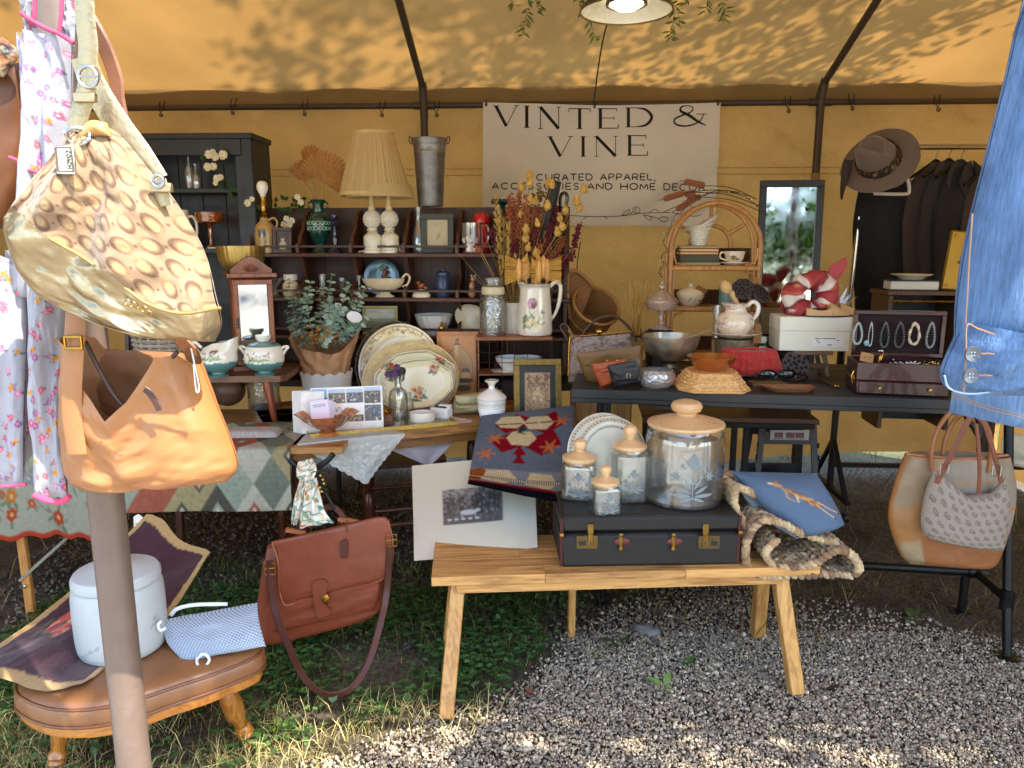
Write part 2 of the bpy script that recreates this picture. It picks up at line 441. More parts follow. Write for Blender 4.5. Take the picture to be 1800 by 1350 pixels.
def glass(name,tint=(.95,.97,.95),rough=.02,cut=0,cs=60,body=0,milk=0):
 """thin-walled glass: clear straight through, mirror-like at grazing angles"""
 if name in MATS:return MATS[name]
 m=bpy.data.materials.new(name);m.use_nodes=True;n=m.node_tree;N=n.nodes;K=n.links
 N.remove(N['Principled BSDF']);o=N['Material Output']
 tr=N.new('ShaderNodeBsdfTransparent');lw=N.new('ShaderNodeLayerWeight');lw.inputs[0].default_value=.35;pw=N.new('ShaderNodeMath');pw.operation='POWER';pw.inputs[1].default_value=2.5;K.new(lw.outputs['Facing'],pw.inputs[0])
 tm=N.new('ShaderNodeMix');tm.data_type='RGBA';K.new(pw.outputs[0],tm.inputs[0]);tm.inputs[6].default_value=(*tint,1);tm.inputs[7].default_value=tuple(.3*c for c in tint)+(1,);K.new(tm.outputs[2],tr.inputs[0])
 gl=N.new('ShaderNodeBsdfGlossy');gl.inputs['Roughness'].default_value=rough
 fz=N.new('ShaderNodeFresnel');ge=N.new('ShaderNodeNewGeometry');im=N.new('ShaderNodeMath');im.operation='MULTIPLY_ADD';im.inputs[1].default_value=-.8333;im.inputs[2].default_value=1.5;K.new(ge.outputs['Backfacing'],im.inputs[0]);K.new(im.outputs[0],fz.inputs[0])
 mx=N.new('ShaderNodeMixShader');ml=N.new('ShaderNodeMath');ml.operation='MULTIPLY_ADD';ml.inputs[1].default_value=2.0;ml.inputs[2].default_value=.03+body;ml.use_clamp=True
 K.new(fz.outputs[0],ml.inputs[0]);K.new(ml.outputs[0],mx.inputs[0])
 K.new(tr.outputs[0],mx.inputs[1]);K.new(gl.outputs[0],mx.inputs[2]);K.new(mx.outputs[0],o.inputs[0])
 if milk:
  tl=N.new('ShaderNodeBsdfTranslucent');tl.inputs[0].default_value=(*tint,1);df=N.new('ShaderNodeBsdfDiffuse');df.inputs[0].default_value=(*tint,1);a1=N.new('ShaderNodeMixShader');K.new(tl.outputs[0],a1.inputs[1]);K.new(df.outputs[0],a1.inputs[2])
  a2=N.new('ShaderNodeMixShader');a2.inputs[0].default_value=milk;K.new(tr.outputs[0],a2.inputs[1]);K.new(a1.outputs[0],a2.inputs[2]);K.new(a2.outputs[0],mx.inputs[1])
 tc=N.new('ShaderNodeTexCoord');vo=N.new('ShaderNodeTexNoise');vo.inputs['Scale'].default_value=9
 if cut:
  vo=N.new('ShaderNodeTexVoronoi');vo.inputs['Scale'].default_value=cs
 K.new(tc.outputs['Object'],vo.inputs[0]);bp=N.new('ShaderNodeBump');bp.inputs['Strength'].default_value=cut or .12;bp.inputs['Distance'].default_value=.006
 K.new(vo.outputs[0],bp.inputs['Height']);K.new(bp.outputs[0],gl.inputs['Normal']);K.new(bp.outputs[0],fz.inputs['Normal'])
 MATS[name]=m;return m
def cloth(name,col=None,trans=.35,rough=.9,attr=False,var=.1,vs=4,bump=.3,bs=(300,300),warm=(1,1,1),bd=.003,det=2):
 """woven sheet that lets some light through"""
 if name in MATS:return MATS[name]
 m=bpy.data.materials.new(name);m.use_nodes=True;n=m.node_tree;N=n.nodes;K=n.links
 N.remove(N['Principled BSDF']);o=N['Material Output']
 tc=N.new('ShaderNodeTexCoord');nz=N.new('ShaderNodeTexNoise');nz.inputs['Scale'].default_value=vs;nz.inputs['Detail'].default_value=6
 K.new(tc.outputs['Object'],nz.inputs[0])
 rp=N.new('ShaderNodeValToRGB');rp.color_ramp.elements[0].color=(1-var,1-var,1-var,1);rp.color_ramp.elements[1].color=(1+var*.5,)*3+(1,)
 rp.color_ramp.elements[0].position=.3;rp.color_ramp.elements[1].position=.7;K.new(nz.outputs[0],rp.inputs[0])
 mx=N.new('ShaderNodeMix');mx.data_type='RGBA';mx.blend_type='MULTIPLY';mx.inputs[0].default_value=1;K.new(rp.outputs[0],mx.inputs[7])
 if attr:at=N.new('ShaderNodeAttribute');at.attribute_name='Col';K.new(at.outputs[0],mx.inputs[6])
 else:mx.inputs[6].default_value=(*lin(col),1)
 d=N.new('ShaderNodeBsdfDiffuse');t=N.new('ShaderNodeBsdfTranslucent');ms=N.new('ShaderNodeMixShader');ms.inputs[0].default_value=trans
 m2=N.new('ShaderNodeMix');m2.data_type='RGBA';m2.blend_type='MULTIPLY';m2.inputs[0].default_value=1;m2.inputs[7].default_value=(*warm,1);K.new(mx.outputs[2],m2.inputs[6])
 K.new(mx.outputs[2],d.inputs[0]);K.new(m2.outputs[2],t.inputs[0]);K.new(d.outputs[0],ms.inputs[1]);K.new(t.outputs[0],ms.inputs[2]);K.new(ms.outputs[0],o.inputs[0])
 mpn=N.new('ShaderNodeMapping');mpn.inputs['Scale'].default_value=(bs[0],bs[0],bs[1]);K.new(tc.outputs['Object'],mpn.inputs[0])
 n2=N.new('ShaderNodeTexNoise');n2.inputs['Scale'].default_value=1;n2.inputs['Detail'].default_value=det;K.new(mpn.outputs[0],n2.inputs[0])
 bp=N.new('ShaderNodeBump');bp.inputs['Strength'].default_value=bump;bp.inputs['Distance'].default_value=bd;K.new(n2.outputs[0],bp.inputs['Height']);K.new(bp.outputs[0],d.inputs['Normal']);K.new(bp.outputs[0],t.inputs['Normal'])
 MATS[name]=m;return m
# Ground
def gz(x,y):return .012*(fbm(x*1.3,y*1.3,21,3)*2)
gx=np.concatenate([np.linspace(-60,-4.5,12),np.linspace(-4,4,110),np.linspace(4.5,60,12)])
gy=np.concatenate([np.linspace(-60,-.5,12),np.linspace(0,6.5,100),np.linspace(7,80,14)])
GX,GY=np.meshgrid(gx,gy)
mb=MB();mb.grid(GX,GY,gz(GX,GY)-.012)
def ground_mat():
 m=bpy.data.materials.new('earth');m.use_nodes=True;N=m.node_tree.nodes;K=m.node_tree.links;b=N['Principled BSDF']
 tc=N.new('ShaderNodeTexCoord');n1=N.new('ShaderNodeTexNoise');n1.inputs['Scale'].default_value=2.2;n1.inputs['Detail'].default_value=9;n1.inputs['Roughness'].default_value=.7
 n2=N.new('ShaderNodeTexNoise');n2.inputs['Scale'].default_value=60;n2.inputs['Detail'].default_value=6
 K.new(tc.outputs['Object'],n1.inputs[0]);K.new(tc.outputs['Object'],n2.inputs[0])
 r=N.new('ShaderNodeValToRGB');e=r.color_ramp.elements;e[0].position=.35;e[0].color=(.055,.044,.03,1);e[1].position=.62;e[1].color=(.13,.105,.072,1)
 x=e.new(.75);x.color=(.06,.075,.025,1);K.new(n1.outputs[0],r.inputs[0])
 mx=N.new('ShaderNodeMix');mx.data_type='RGBA';mx.blend_type='MULTIPLY';mx.inputs[0].default_value=.8
 r2=N.new('ShaderNodeValToRGB');r2.color_ramp.elements[0].position=.3;r2.color_ramp.elements[0].color=(.4,.4,.4,1);r2.color_ramp.elements[1].position=.7;r2.color_ramp.elements[1].color=(1.5,1.5,1.5,1)
 K.new(n2.outputs[0],r2.inputs[0]);K.new(r.outputs[0],mx.inputs[6]);K.new(r2.outputs[0],mx.inputs[7])
 sp=N.new('ShaderNodeSeparateXYZ');K.new(tc.outputs['Object'],sp.inputs[0]);mr=N.new('ShaderNodeMapRange');mr.inputs[1].default_value=5.1;mr.inputs[2].default_value=5.8;K.new(sp.outputs[1],mr.inputs[0])
 m2=N.new('ShaderNodeMix');m2.data_type='RGBA';K.new(mr.outputs[0],m2.inputs[0]);K.new(mx.outputs[2],m2.inputs[6]);m2.inputs[7].default_value=(.07,.11,.025,1)
 m4=N.new('ShaderNodeMapRange');m4.inputs[1].default_value=1.75;m4.inputs[2].default_value=1.2;K.new(sp.outputs[1],m4.inputs[0])
 m5=N.new('ShaderNodeMix');m5.data_type='RGBA';K.new(m4.outputs[0],m5.inputs[0]);K.new(m2.outputs[2],m5.inputs[6]);m5.inputs[7].default_value=(.30,.275,.24,1)
 K.new(m5.outputs[2],b.inputs['Base Color']);b.inputs['Roughness'].default_value=1;b.inputs['Specular IOR Level'].default_value=.1
 bp=N.new('ShaderNodeBump');bp.inputs['Strength'].default_value=.8;bp.inputs['Distance'].default_value=.012;K.new(n2.outputs[0],bp.inputs['Height']);K.new(bp.outputs[0],b.inputs['Normal'])
 return m
g=obj('ground',mb,ground_mat());setp(g,kind='structure',label='brown earth under and around the tent')
BND=np.array([(-400,1900),(300,1480),(560,1352),(690,1302),(830,1266),(925,1205),(985,1140),(1100,1085),(1230,1045),(1330,1035),(1440,1075),(1600,1105),(1800,1150),(2300,1300)],float)
def pix(x,y):
 dep=y*CT+H*ST;return 900+FPX*x/dep,675-FPX*(y*ST-H*CT)/dep
def gravel_amt(x,y):
 px,py=pix(x,y);return py-np.interp(px,BND[:,0],BND[:,1])+60*fbm(x*4,y*4,3,3)
t_=(1+5**.5)/2
ICO=np.array([(-1,t_,0),(1,t_,0),(-1,-t_,0),(1,-t_,0),(0,-1,t_),(0,1,t_),(0,-1,-t_),(0,1,-t_),(t_,0,-1),(t_,0,1),(-t_,0,-1),(-t_,0,1)])/1.9
ICF=np.array([(0,11,5),(0,5,1),(0,1,7),(0,7,10),(0,10,11),(1,5,9),(5,11,4),(11,10,2),(10,7,6),(7,1,8),(3,9,4),(3,4,2),(3,2,6),(3,6,8),(3,8,9),(4,9,5),(2,4,11),(6,2,10),(8,6,7),(9,8,1)])
def rots(n):
 q=nprs.normal(size=(n,4));q/=np.linalg.norm(q,axis=1)[:,None];a,b,c,d=q.T
 return np.stack([np.stack([1-2*(c*c+d*d),2*(b*c-a*d),2*(b*d+a*c)],-1),np.stack([2*(b*c+a*d),1-2*(b*b+d*d),2*(c*d-a*b)],-1),np.stack([2*(b*d-a*c),2*(c*d+a*b),1-2*(b*b+c*c)],-1)],1)
def pebbles(name,x,y,smin,smax,pal,label,dz=0):
 n=len(x);s=nprs.uniform(smin,smax,n)*(1+.5*(nprs.rand(n)>.93))
 sh=np.stack([nprs.uniform(.7,1.25,n),nprs.uniform(.6,1.,n),nprs.uniform(.45,.8,n)],-1)
 OC=len(x)>40000;B=np.array([(1.1,0,0),(-1.1,0,0),(0,1.1,0),(0,-1.1,0),(0,0,1.1),(0,0,-1.1)])if OC else ICO;BF=np.array([(0,2,4),(2,1,4),(1,3,4),(3,0,4),(2,0,5),(1,2,5),(3,1,5),(0,3,5)])if OC else ICF;nb=len(B)
 V=B[None]*nprs.uniform(.78,1.15,(n,nb,1))*sh[:,None,:]*s[:,None,None]
 V=np.einsum('nij,nkj->nki',rots(n),V)
 V+=np.stack([x,y,gz(x,y)+nprs.uniform(-.2,.55,n)*s+dz],-1)[:,None,:]
 F=(BF[None]+nb*np.arange(n)[:,None,None]).reshape(-1,3)
 pal=np.array([lin(c)for c in pal]);C=pal[nprs.randint(0,len(pal),n)]*nprs.uniform(.78,1.18,(n,1))
 C=np.repeat(C,nb,0)
 mb=MB();mb.big=(V.reshape(-1,3),F,C)
 o=obj(name,mb,mat('pebble',attr=True,rough=.85,var=.2,vs=300,spec=.3),None,0);return setp(o,label,kind='stuff')
n=290000;x=nprs.uniform(-1.6,3.6,n);y=nprs.uniform(1.25,3.9,n)
a=gravel_amt(x,y);px,py=pix(x,y)
k=(nprs.rand(n)<np.clip(.05+(a+25)/60,.0,1))&(py<1500)&(px>-80)&(px<2300)&((y<2.75)|(nprs.rand(n)<.4))
k&=nprs.rand(n)<np.clip(2.9-.55*y,.25,1)
GP=(.0034,.0072,['#a3957f','#b5a58c','#8c7f6e','#c6b69c','#7a6e61','#ad987c','#97856b','#cfc0a6','#6b6258','#a39682'],'loose grey gravel in front of the bench')
pebbles('gravel',x[k],y[k],*GP)
n=5000;x=nprs.uniform(-1.,2.7,n);y=nprs.uniform(1.4,3.,n);k=gravel_amt(x,y)>-20
pebbles('coarse_gravel',x[k],y[k],.006,.0105,GP[2],'larger stones scattered through the gravel')
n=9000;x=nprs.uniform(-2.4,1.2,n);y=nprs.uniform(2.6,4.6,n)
pebbles('dark_gravel',x,y,.006,.012,['#5f5449','#73665a','#4d443b','#857766'],'dark gravel under the tables')  # stones in a darker palette under the tables
def blades(x,y,h,wd,lean,col,z0=0):
 n=len(x);a=nprs.uniform(0,2*pi,n);b=nprs.uniform(0,2*pi,n);z=gz(x,y)-.006+z0
 wx,wy=np.cos(a)*wd,np.sin(a)*wd;lx,ly=np.cos(b)*lean*h,np.sin(b)*lean*h
 V=np.empty((n,6,3))
 for i,(tz,tl,tw)in enumerate(((0,0,1),(.6,.35,.8),(1,1,.12))):
  V[:,2*i]=np.stack([x-wx*tw+lx*tl,y-wy*tw+ly*tl,z+h*tz*np.sqrt(np.clip(1-(lean*tl)**2*.5,.05,1))],-1)
  V[:,2*i+1]=V[:,2*i]+2*np.stack([wx*tw,wy*tw,0*wx],-1)
 F=(np.array([(0,1,3,2),(2,3,5,4)])[None]+6*np.arange(n)[:,None,None]).reshape(-1,4)
 return V.reshape(-1,3),F,np.repeat(col,6,0)
def leaves(p,d,nrm,ln,wd,col,fold=.25):
 n=len(p);d=d/np.linalg.norm(d,axis=1)[:,None];x=np.cross(d,nrm);x/=np.linalg.norm(x,axis=1)[:,None]+1e-9;nn=np.cross(x,d)
 V=np.empty((n,6,3));l=ln[:,None];w_=wd[:,None]
 V[:,0]=p;V[:,3]=p+d*l
 for i,s in((1,-1),(5,1)):V[:,i]=p+d*l*.33+x*w_*.5*s+nn*w_*fold
 for i,s in((2,-1),(4,1)):V[:,i]=p+d*l*.72+x*w_*.42*s+nn*w_*fold*.8
 F=(np.array([(0,1,2,3),(0,3,4,5)])[None]+6*np.arange(n)[:,None,None]).reshape(-1,4)
 return V.reshape(-1,3),F,np.repeat(col,6,0)
def stuff(name,packs,m,label,parent=None,smooth=0):
 off=0;Vs=[];Fs=[];Cs=[]
 for V,F,C in packs:Vs.append(V);Fs.append(F+off);Cs.append(C);off+=len(V)
 mb=MB();mb.big=(np.concatenate(Vs),np.concatenate(Fs),np.concatenate(Cs))
 o=obj(name,mb,m,parent,smooth,label);o['kind']='stuff';return o
def pal(cols,n,j=.3):p=np.array([lin(c)for c in cols]);return p[nprs.randint(0,len(p),n)]*nprs.uniform(1-j,1+j,(n,1))
leafm=cloth('leaf_blade',attr=True,trans=.3,var=.12,vs=30,bump=0)
def pick(n,x0,x1,y0,y1,lo,hi):
 x=nprs.uniform(x0,x1,n);y=nprs.uniform(y0,y1,n);a=gravel_amt(x,y);px,py=pix(x,y)
 dens=np.clip((lo-a)/hi,0,1)*np.clip(vnoise(x*5,y*5,8)*1.6-.1,.1,1)
 k=(nprs.rand(n)<dens*np.where((py>1275)&(hi<61)&(lo<30),.4,1))&(px>-60)&(px<1860);return x[k],y[k],py[k]
x,y,py=pick(42000,-2.0,1.2,1.45,3.4,5,90);n=len(x)
lit=py>1270
gc=pal(['#47562a','#536331','#3b4822','#5d6e38','#6c7246'],n);dry=nprs.rand(n)<np.where(lit,.5,.12);gc[dry]=pal(['#b3a362','#9c8a50','#c9ba7d'],dry.sum())
P1=blades(x,y,nprs.uniform(.02,.062,n)*(1+.7*(nprs.rand(n)>.9)),nprs.uniform(.0008,.002,n),nprs.uniform(.2,.85,n),gc)
x,y,py=pick(2600,.6,2.9,2.35,4.4,60,60);n=len(x)
P2=blades(x,y,nprs.uniform(.02,.05,n),nprs.uniform(.001,.002,n),nprs.uniform(.4,.95,n),pal(['#5b6130','#777043','#4a5527','#8a7d4d'],n))
stuff('grass',[P1,P2],leafm,'thin green grass growing in front of the tables')
x,y,py=pick(17000,-2.0,.9,1.5,3.1,-10,60);n=len(x);cl=[]
hh=nprs.uniform(.012,.05,n);cc=pal(['#476636','#53733e','#3d592e','#608048'],n,.25)
for q in range(3):
 a=nprs.uniform(0,6.28,n)*0+q*2.1+np.arange(n);d=np.stack([np.cos(a),np.sin(a),nprs.uniform(-.1,.5,n)],-1)
 cl.append(leaves(np.stack([x,y,gz(x,y)+hh],-1),d,np.tile((0,0,1.),(n,1)),nprs.uniform(.009,.019,n),nprs.uniform(.009,.016,n),cc))
x,y,py=pick(560,-2.0,.9,1.5,2.9,0,50);n=len(x);a=nprs.uniform(0,6.28,n)
cl.append(leaves(np.stack([x,y,gz(x,y)+nprs.uniform(.005,.03,n)],-1),np.stack([np.cos(a),np.sin(a),nprs.uniform(.05,.8,n)],-1),np.tile((0,0,1.),(n,1)),nprs.uniform(.025,.05,n),nprs.uniform(.016,.032,n),pal(['#57774a','#678555','#4c6a40','#769465'],n),.12))
stuff('clover',cl,leafm,'low clover and broad weeds in the shaded grass')
n=2600;x=nprs.uniform(-2.4,2.9,n);y=nprs.uniform(2.5,5.3,n)
P3=blades(x,y,nprs.uniform(.05,.16,n),nprs.uniform(.0012,.0025,n),nprs.uniform(.93,1,n),pal(['#7d6a43','#5e4f33','#8f7f57','#4a3f2a'],n),.004)
x,y,py=pick(9000,-2.,.3,1.4,2.25,40,60);n=len(x)
P4=blades(x,y,nprs.uniform(.03,.1,n),nprs.uniform(.0008,.0018,n),nprs.uniform(.9,1,n),pal(['#c9b87e','#a89661','#d8c990'],n),.004)
stuff('dry_grass',[P3,P4],leafm,'flattened straw lying on the ground')
def weed(px,py,nl,ln,label,cols,up=.5):
 c=G(px,py,0);f=Fr((c.x,c.y,gz(c.x,c.y)));mb=MB()
 for i in range(nl):
  a=rnd.uniform(0,6.28);mb.leaf((0,0,0),(cos(a),sin(a),up*rnd.uniform(.4,1.6)),(0,0,1),ln*rnd.uniform(.7,1.1),ln*.4,bend=.2)
 solo('weed',mb,mat('weed_'+cols,cols,.6,var=.25,vs=60),f,label,'plant')
weed(1170,1205,4,.075,'pale broad-leaved weed alone in the middle of the gravel','#76914a')
weed(1205,1165,5,.05,'small green weed in the gravel behind the pale weed','#4d6b2c')
weed(1085,1130,6,.06,'dark low weed at the edge of the gravel under the bench','#3f5a28')
weed(500,1285,5,.07,'bright plantain leaves beside the right leg of the tan stool','#86b04a')
weed(1600,1085,7,.07,'dark green weed under the hanging tote bags','#41562a')
for px,py,c,lb in((940,1225,'#6d3f2a','brown curled fallen leaf at the grass edge right of the front bench leg'),(1150,1085,'#5b4630','dry brown fallen leaf behind the weed under the bench'),(1450,1215,'#4d3226','dark fallen leaf beside the right front bench leg'),(865,1115,'#6b4a33','brown leaf standing in the grass under the bench')):
 c0=G(px,py,.004);mb=MB()
 for a in(-.9,0,.9):mb.leaf((0,0,.006),(cos(a+px),sin(a+px),.25),(0,0,1),.045,.03,fold=.5,bend=-.3)
 solo('fallen_leaf',mb,mat('dead_'+c,c,.8,var=.3,vs=80),Fr(c0),lb,'leaf')
c0=G(1135,1112,0);mb=MB();mb.ball((0,0,.012),.05,(1.2,.6,.35),10,7,bump=.5,M=rotM((0,0,-.5)))
solo('stone',mb,mat('greystone','#77756f',.9,var=.25,vs=40),Fr(c0),'flat grey stone lying in the weeds under the bench','stone')
# Tent
WC=Vector((0,5.0,0));tent=thing('tent','tan canvas frame tent with dark tube poles over the stall','tent',WC,-.045)
canv=cloth('canvas','#a88450',trans=.34,var=.16,vs=2.2,bump=.35,bs=(420,420),warm=(1.,.87,.66))
frame=mat('bronze_tube','#4a3d33',.45,.3,var=.15,bump=.1,bs=60)
WZ=2.425;EZ=2.52;RX0,RX1=-3.3,3.3
u=np.linspace(RX0,RX1,280);v=np.linspace(0,1,120);U,V=np.meshgrid(u,v)
bot=.05+.05*vnoise(U*1.5,U*0,2)+.04*np.clip(U-1.2,0,9)
Z=bot+(WZ-bot)*V
Y=.05*fbm(U*1.1,Z*.8,4,4)*2+.012*np.sin(Z*9+fbm(U*2,Z,9)*9)*np.exp(-((Z-.4)/.5)**2)+.02*fbm(U*5+Z*3,Z*6,14,3)+.018*np.exp(-(WZ-Z)*5)*np.sin(U*22+fbm(U*3,Z*2,5)*8)
Y+=.03*np.sin(Z*6+U*3.1+5*fbm(U*.7,Z*.7,22))*np.clip(fbm(U*.8,Z*.9,25)*4+.3,0,1)-.035*np.abs(fbm(U*1.8+Z,Z*2.6-U*.8,33))+.012*np.sin(U*3-Z*13+4*fbm(U,Z,7))*np.clip(fbm(U*1.2,Z*1.2,40)*5,0,1)
mb=MB();mb.grid(U,Y,Z);obj('wall_canvas',mb,cloth('wall_cloth','#bb8f58',trans=.30,var=.26,vs=1.7,bump=1,bs=(6,6),warm=(1.,.86,.64),bd=.05,det=5),tent)
mb=MB()
for zz in(2.02,1.98):mb.beam((RX0,-.03,zz),(RX1,-.03,zz),.004,.004)
obj('seam',mb,mat('seam_tape','#a5783c',.9),tent)
v=np.linspace(0,1,70);U,V=np.meshgrid(np.linspace(RX0-.1,RX1+.1,160),v)
yy=-3.9*V+.05;zz=EZ+.388*np.minimum(.05-yy,yy+3.75)
raf=[-.56,1.93]
dist=np.min(np.abs(np.stack([U-(-3.05),U-raf[0],U-raf[1],U-3.2])),0)
sag=-.05*np.clip(dist/1.2,0,1)**.7*(1-np.exp(-np.minimum(.05-yy,yy+3.75)*4))
zz=zz+sag+.012*fbm(U*3,yy*3,6,3)+.022
mb=MB();mb.grid(U,yy,zz);obj('roof_canvas',mb,canv,tent)
for y0,nm in((.055,'valance'),(-3.85,'valance')):
 U,V=np.meshgrid(np.linspace(RX0-.1,RX1+.1,160),np.linspace(0,1,8))
 EV=EZ+.03 if y0>0 else EZ-.08
 mb=MB();yv=y0+.012*np.sin(U*7)*V;mb.grid(U,yv,EV+.02-(.13+.02*fbm(U*2,U*0,4))*V)
 obj(nm,mb,cloth('valance_canvas','#7d6038',trans=.12,var=.15,vs=3,bump=.3),tent)
mb=MB();Yv,Zv=np.meshgrid(np.linspace(-3.6,0,40),np.linspace(0,1,30))
top=EZ+.388*np.minimum(.0-Yv,Yv+3.7)
mb.grid(RX0+.03*fbm(Yv*2,Zv*3,5),Yv,.05+(top-.05)*Zv);obj('side_canvas',mb,canv,tent)
mb=MB();mb.grid(RX1+.03*fbm(Yv*2,Zv*3,6),Yv,.03+(top-.03)*Zv);obj('side_canvas',mb,canv,tent)  # right side wall added to keep the sun off the back wall
def pipe(nm,path,r=.021,n=14,**k):mb=MB();mb.tube(path,r,n);return obj(nm,mb,frame,tent,**k)
pipe('rail',[(RX0,-.05,2.41),(RX1,-.05,2.41)],.019)
pipe('front_rail',[(RX0,-3.66,2.45),(RX1,-3.66,2.45)],.019)
pipe('ridge_pole',[(RX0,-1.85,3.2),(RX1,-1.85,3.2)],.021)
for x in[-3.05]+raf+[3.2]:
 pipe('rafter',[(x,-.02,2.44),(x,-.06,2.5),(x,-1.85,3.195)])
 pipe('rafter',[(x,-1.85,3.195),(x,-3.62,2.5),(x,-3.66,2.44)])
 pipe('upright',[(x,-.06,0),(x,-.06,2.42)],.024)
 mb=MB();mb.tube([(x,-.055,2.33),(x,-.06,2.43),(x,-.11,2.535)],.026,14);mb.tube([(x-.07,-.05,2.41),(x+.07,-.05,2.41)],.024,14);obj('fitting',mb,frame,tent)
mb=MB();mb.lathe([(.027,0),(.027,.05)],16,(raf[1],-.06,1.93));obj('tape',mb,mat('masking_tape','#9a7748',.7),tent)
lp=toL(tent,(-.748,1.3,0));mb=MB()
mb.tube([(lp.x,lp.y,0),(lp.x,lp.y,2.45)],.031,28);mb.lathe([(.05,0),(.05,.006)],20,(lp.x,lp.y,0))
obj('front_pole',mb,mat('pole_paint','#6b594d',.42,.1,var=.1,vs=30,bump=.06,bs=40,dirt=.35,dcol=(.25,.2,.17)),tent,label='brown painted front pole that carries the hanging bags')
rl=toL(tent,(1.75,1.2,0));mb=MB();mb.tube([(rl.x,rl.y,0),(rl.x,rl.y,2.45)],.031,28);obj('front_pole',mb,MATS['pole_paint'],tent)
cordm=mat('bungee_cord','#2b2420',.8);ballm=mat('bungee_ball','#6a5a44',.5)
for px,py in((283,190),(409,186),(535,188),(671,190),(767,190),(1385,182),(1497,178),(1648,180)):
 p=L(tent,px,py,-.08);mb=MB()
 mb.tube([p+Vector((-.012,.02,.045)),p+Vector((-.016,.0,.0)),p+Vector((0,-.012,-.035)),p+Vector((.014,0,0)),p+Vector((.02,.02,.05))],.0035,6)
 b=obj('bungee',mb,cordm,tent);mb=MB();mb.ball(p+Vector((.004,-.015,-.045)),.014,n=10,m=8);obj('ball',mb,ballm,b)
# Trees (Shade And Reflections)
barkm=mat('bark','#5a4a3a',.95,var=.35,vs=9,bump=.8,bs=25,stretch=(1,1,.25))
crownm=cloth('tree_leaf',attr=True,trans=.35,var=.15,vs=3,bump=0)
def tree(label,base,top,cc,rad3,nleaf,ls,seed,nclump=26,open_=.5,extra=None):
 t=thing('tree',label,'tree',base);b=Vector(base);rs=np.random.RandomState(seed);mb=MB()
 tp=Vector(top)-b;cl=Vector(cc)-b
 trunk=[Vector((0,0,-.1)),tp*.35+Vector((.1,0,0)),tp*.7,tp];mb.tube([Vector(q)for q in spline([tuple(q)for q in trunk],12)],list(np.linspace(.2,.09,12)),10)
 clumps=[]
 for i in range(nclump):
  d=rs.normal(size=3);d/=np.linalg.norm(d);q=np.array(cl)+d*np.array(rad3)*rs.uniform(.25,1)**.6
  clumps.append(q);s=tp*rs.uniform(.6,1.)
  m_=(s+Vector(q))/2+Vector((0,0,.25));pts=[Vector(z)for z in spline([tuple(s),tuple(m_),tuple(q)],7)]
  mb.tube(pts,list(np.linspace(.045,.008,7)),6)
 obj('trunk',mb,barkm,t)
 cl_=np.array(clumps)[rs.randint(0,nclump,nleaf)]
 p=cl_+rs.normal(size=(nleaf,3))*np.array([.34,.34,.24])*open_*2
 if extra:p[:1500]=np.array(extra)+rs.normal(size=(1500,3))*np.array([.17,.13,.2]);mb=MB();mb.tube([tp*.95,(tp+Vector(extra)-b*0)*.5,Vector(extra)],[.05,.03,.01],6);obj('shade_limb',mb,barkm,t)  # limb and leaf clump added out of view to shade the frosted jar
 d=rs.normal(size=(nleaf,3))+np.array([0,0,-.5]);nn=rs.normal(size=(nleaf,3))+np.array([0,0,1.2])
 C=np.array([lin(c)for c in['#41601f','#54752a','#35501c','#6b8a38']])[rs.randint(0,4,nleaf)]*rs.uniform(.7,1.2,(nleaf,1))
 stuff('crown',[leaves(p,d,nn,rs.uniform(.7,1.2,nleaf)*ls,rs.uniform(.45,.6,nleaf)*ls,C)],crownm,None,t)
tree('broad leafy tree in front of the stall that shades the gravel',(6.2,-1.6,0),(4.9,-.9,4.6),(4.35,-.55,5.9),(1.5,1.4,.8),11500,.10,1,40,.42,(1.78-6.2,-.40+1.6,6.0))
tree('leafy tree beside the right end of the tent',(4.9,3.0,0),(3.6,2.8,4.8),(2.7,2.8,5.5),(1.7,1.6,.8),5600,.085,2,30,.36)
tree('tall thin-crowned tree reaching over the tent',(7.0,1.0,0),(3.6,1.2,8.4),(1.0,1.3,9.0),(2.6,1.9,.8),3300,.13,3,20,.36)
tree('tall green tree behind the viewer seen in the mirrors',(-1.5,-15,0),(-1.5,-15,5.5),(-1.5,-15,5),(3,2,3.2),7000,.3,4,30,.8)
tree('wide green tree far behind the viewer seen in the mirrors',(6.5,-16,0),(6.5,-16,5),(6.5,-16,4.6),(4,2,3.4),8000,.32,5,30,.9)
# Banner
black=mat('black_paint','#1b1a19',.45,var=.2,vs=20)
white_glaze=mat('white_glaze','#e4ddd0',.15,var=.03,coat=.5)
cream=mat('cream_glaze','#d9c79c',.18,var=.05,coat=.4)
brass=mat('brass','#b98d3c',.28,1,var=.15,vs=60)
steel=mat('steel','#b5b3ae',.25,1,var=.12,vs=50)
blackmet=mat('black_metal','#17171a',.42,.4,var=.15,bump=.1)
bf=Fr(toW(tent,(.35,-.085,2.0)),-.045)
ban=thing('banner','white fabric banner lettered in black hanging on the back wall','banner',bf)
q=[L(bf,*p)for p in((849,179),(1267,180),(1257,398),(847,396))]
def banp(u,v,off=0):
 p=q[0].lerp(q[1],u).lerp(q[3].lerp(q[2],u),v)
 p.z-=.018*sin(pi*u)*(1-v)
 p.y=.022*sin(u*5+.6+v*1.5)*(.3+v)+.014*float(fbm(u*4+v*2,v*3,31))*4+.02*math.exp(-((u-.9)**2+(v-.8)**2)*18)*sin((u+v)*25)-off
 return p
nu,nv=70,40;pts=np.array([[tuple(banp(i/(nu-1),j/(nv-1)))for i in range(nu)]for j in range(nv)])
mb=MB();mb.grid(pts[...,0],pts[...,1],pts[...,2]);mb.grid(pts[...,0],pts[...,1]+.0015,pts[...,2],flip=True)
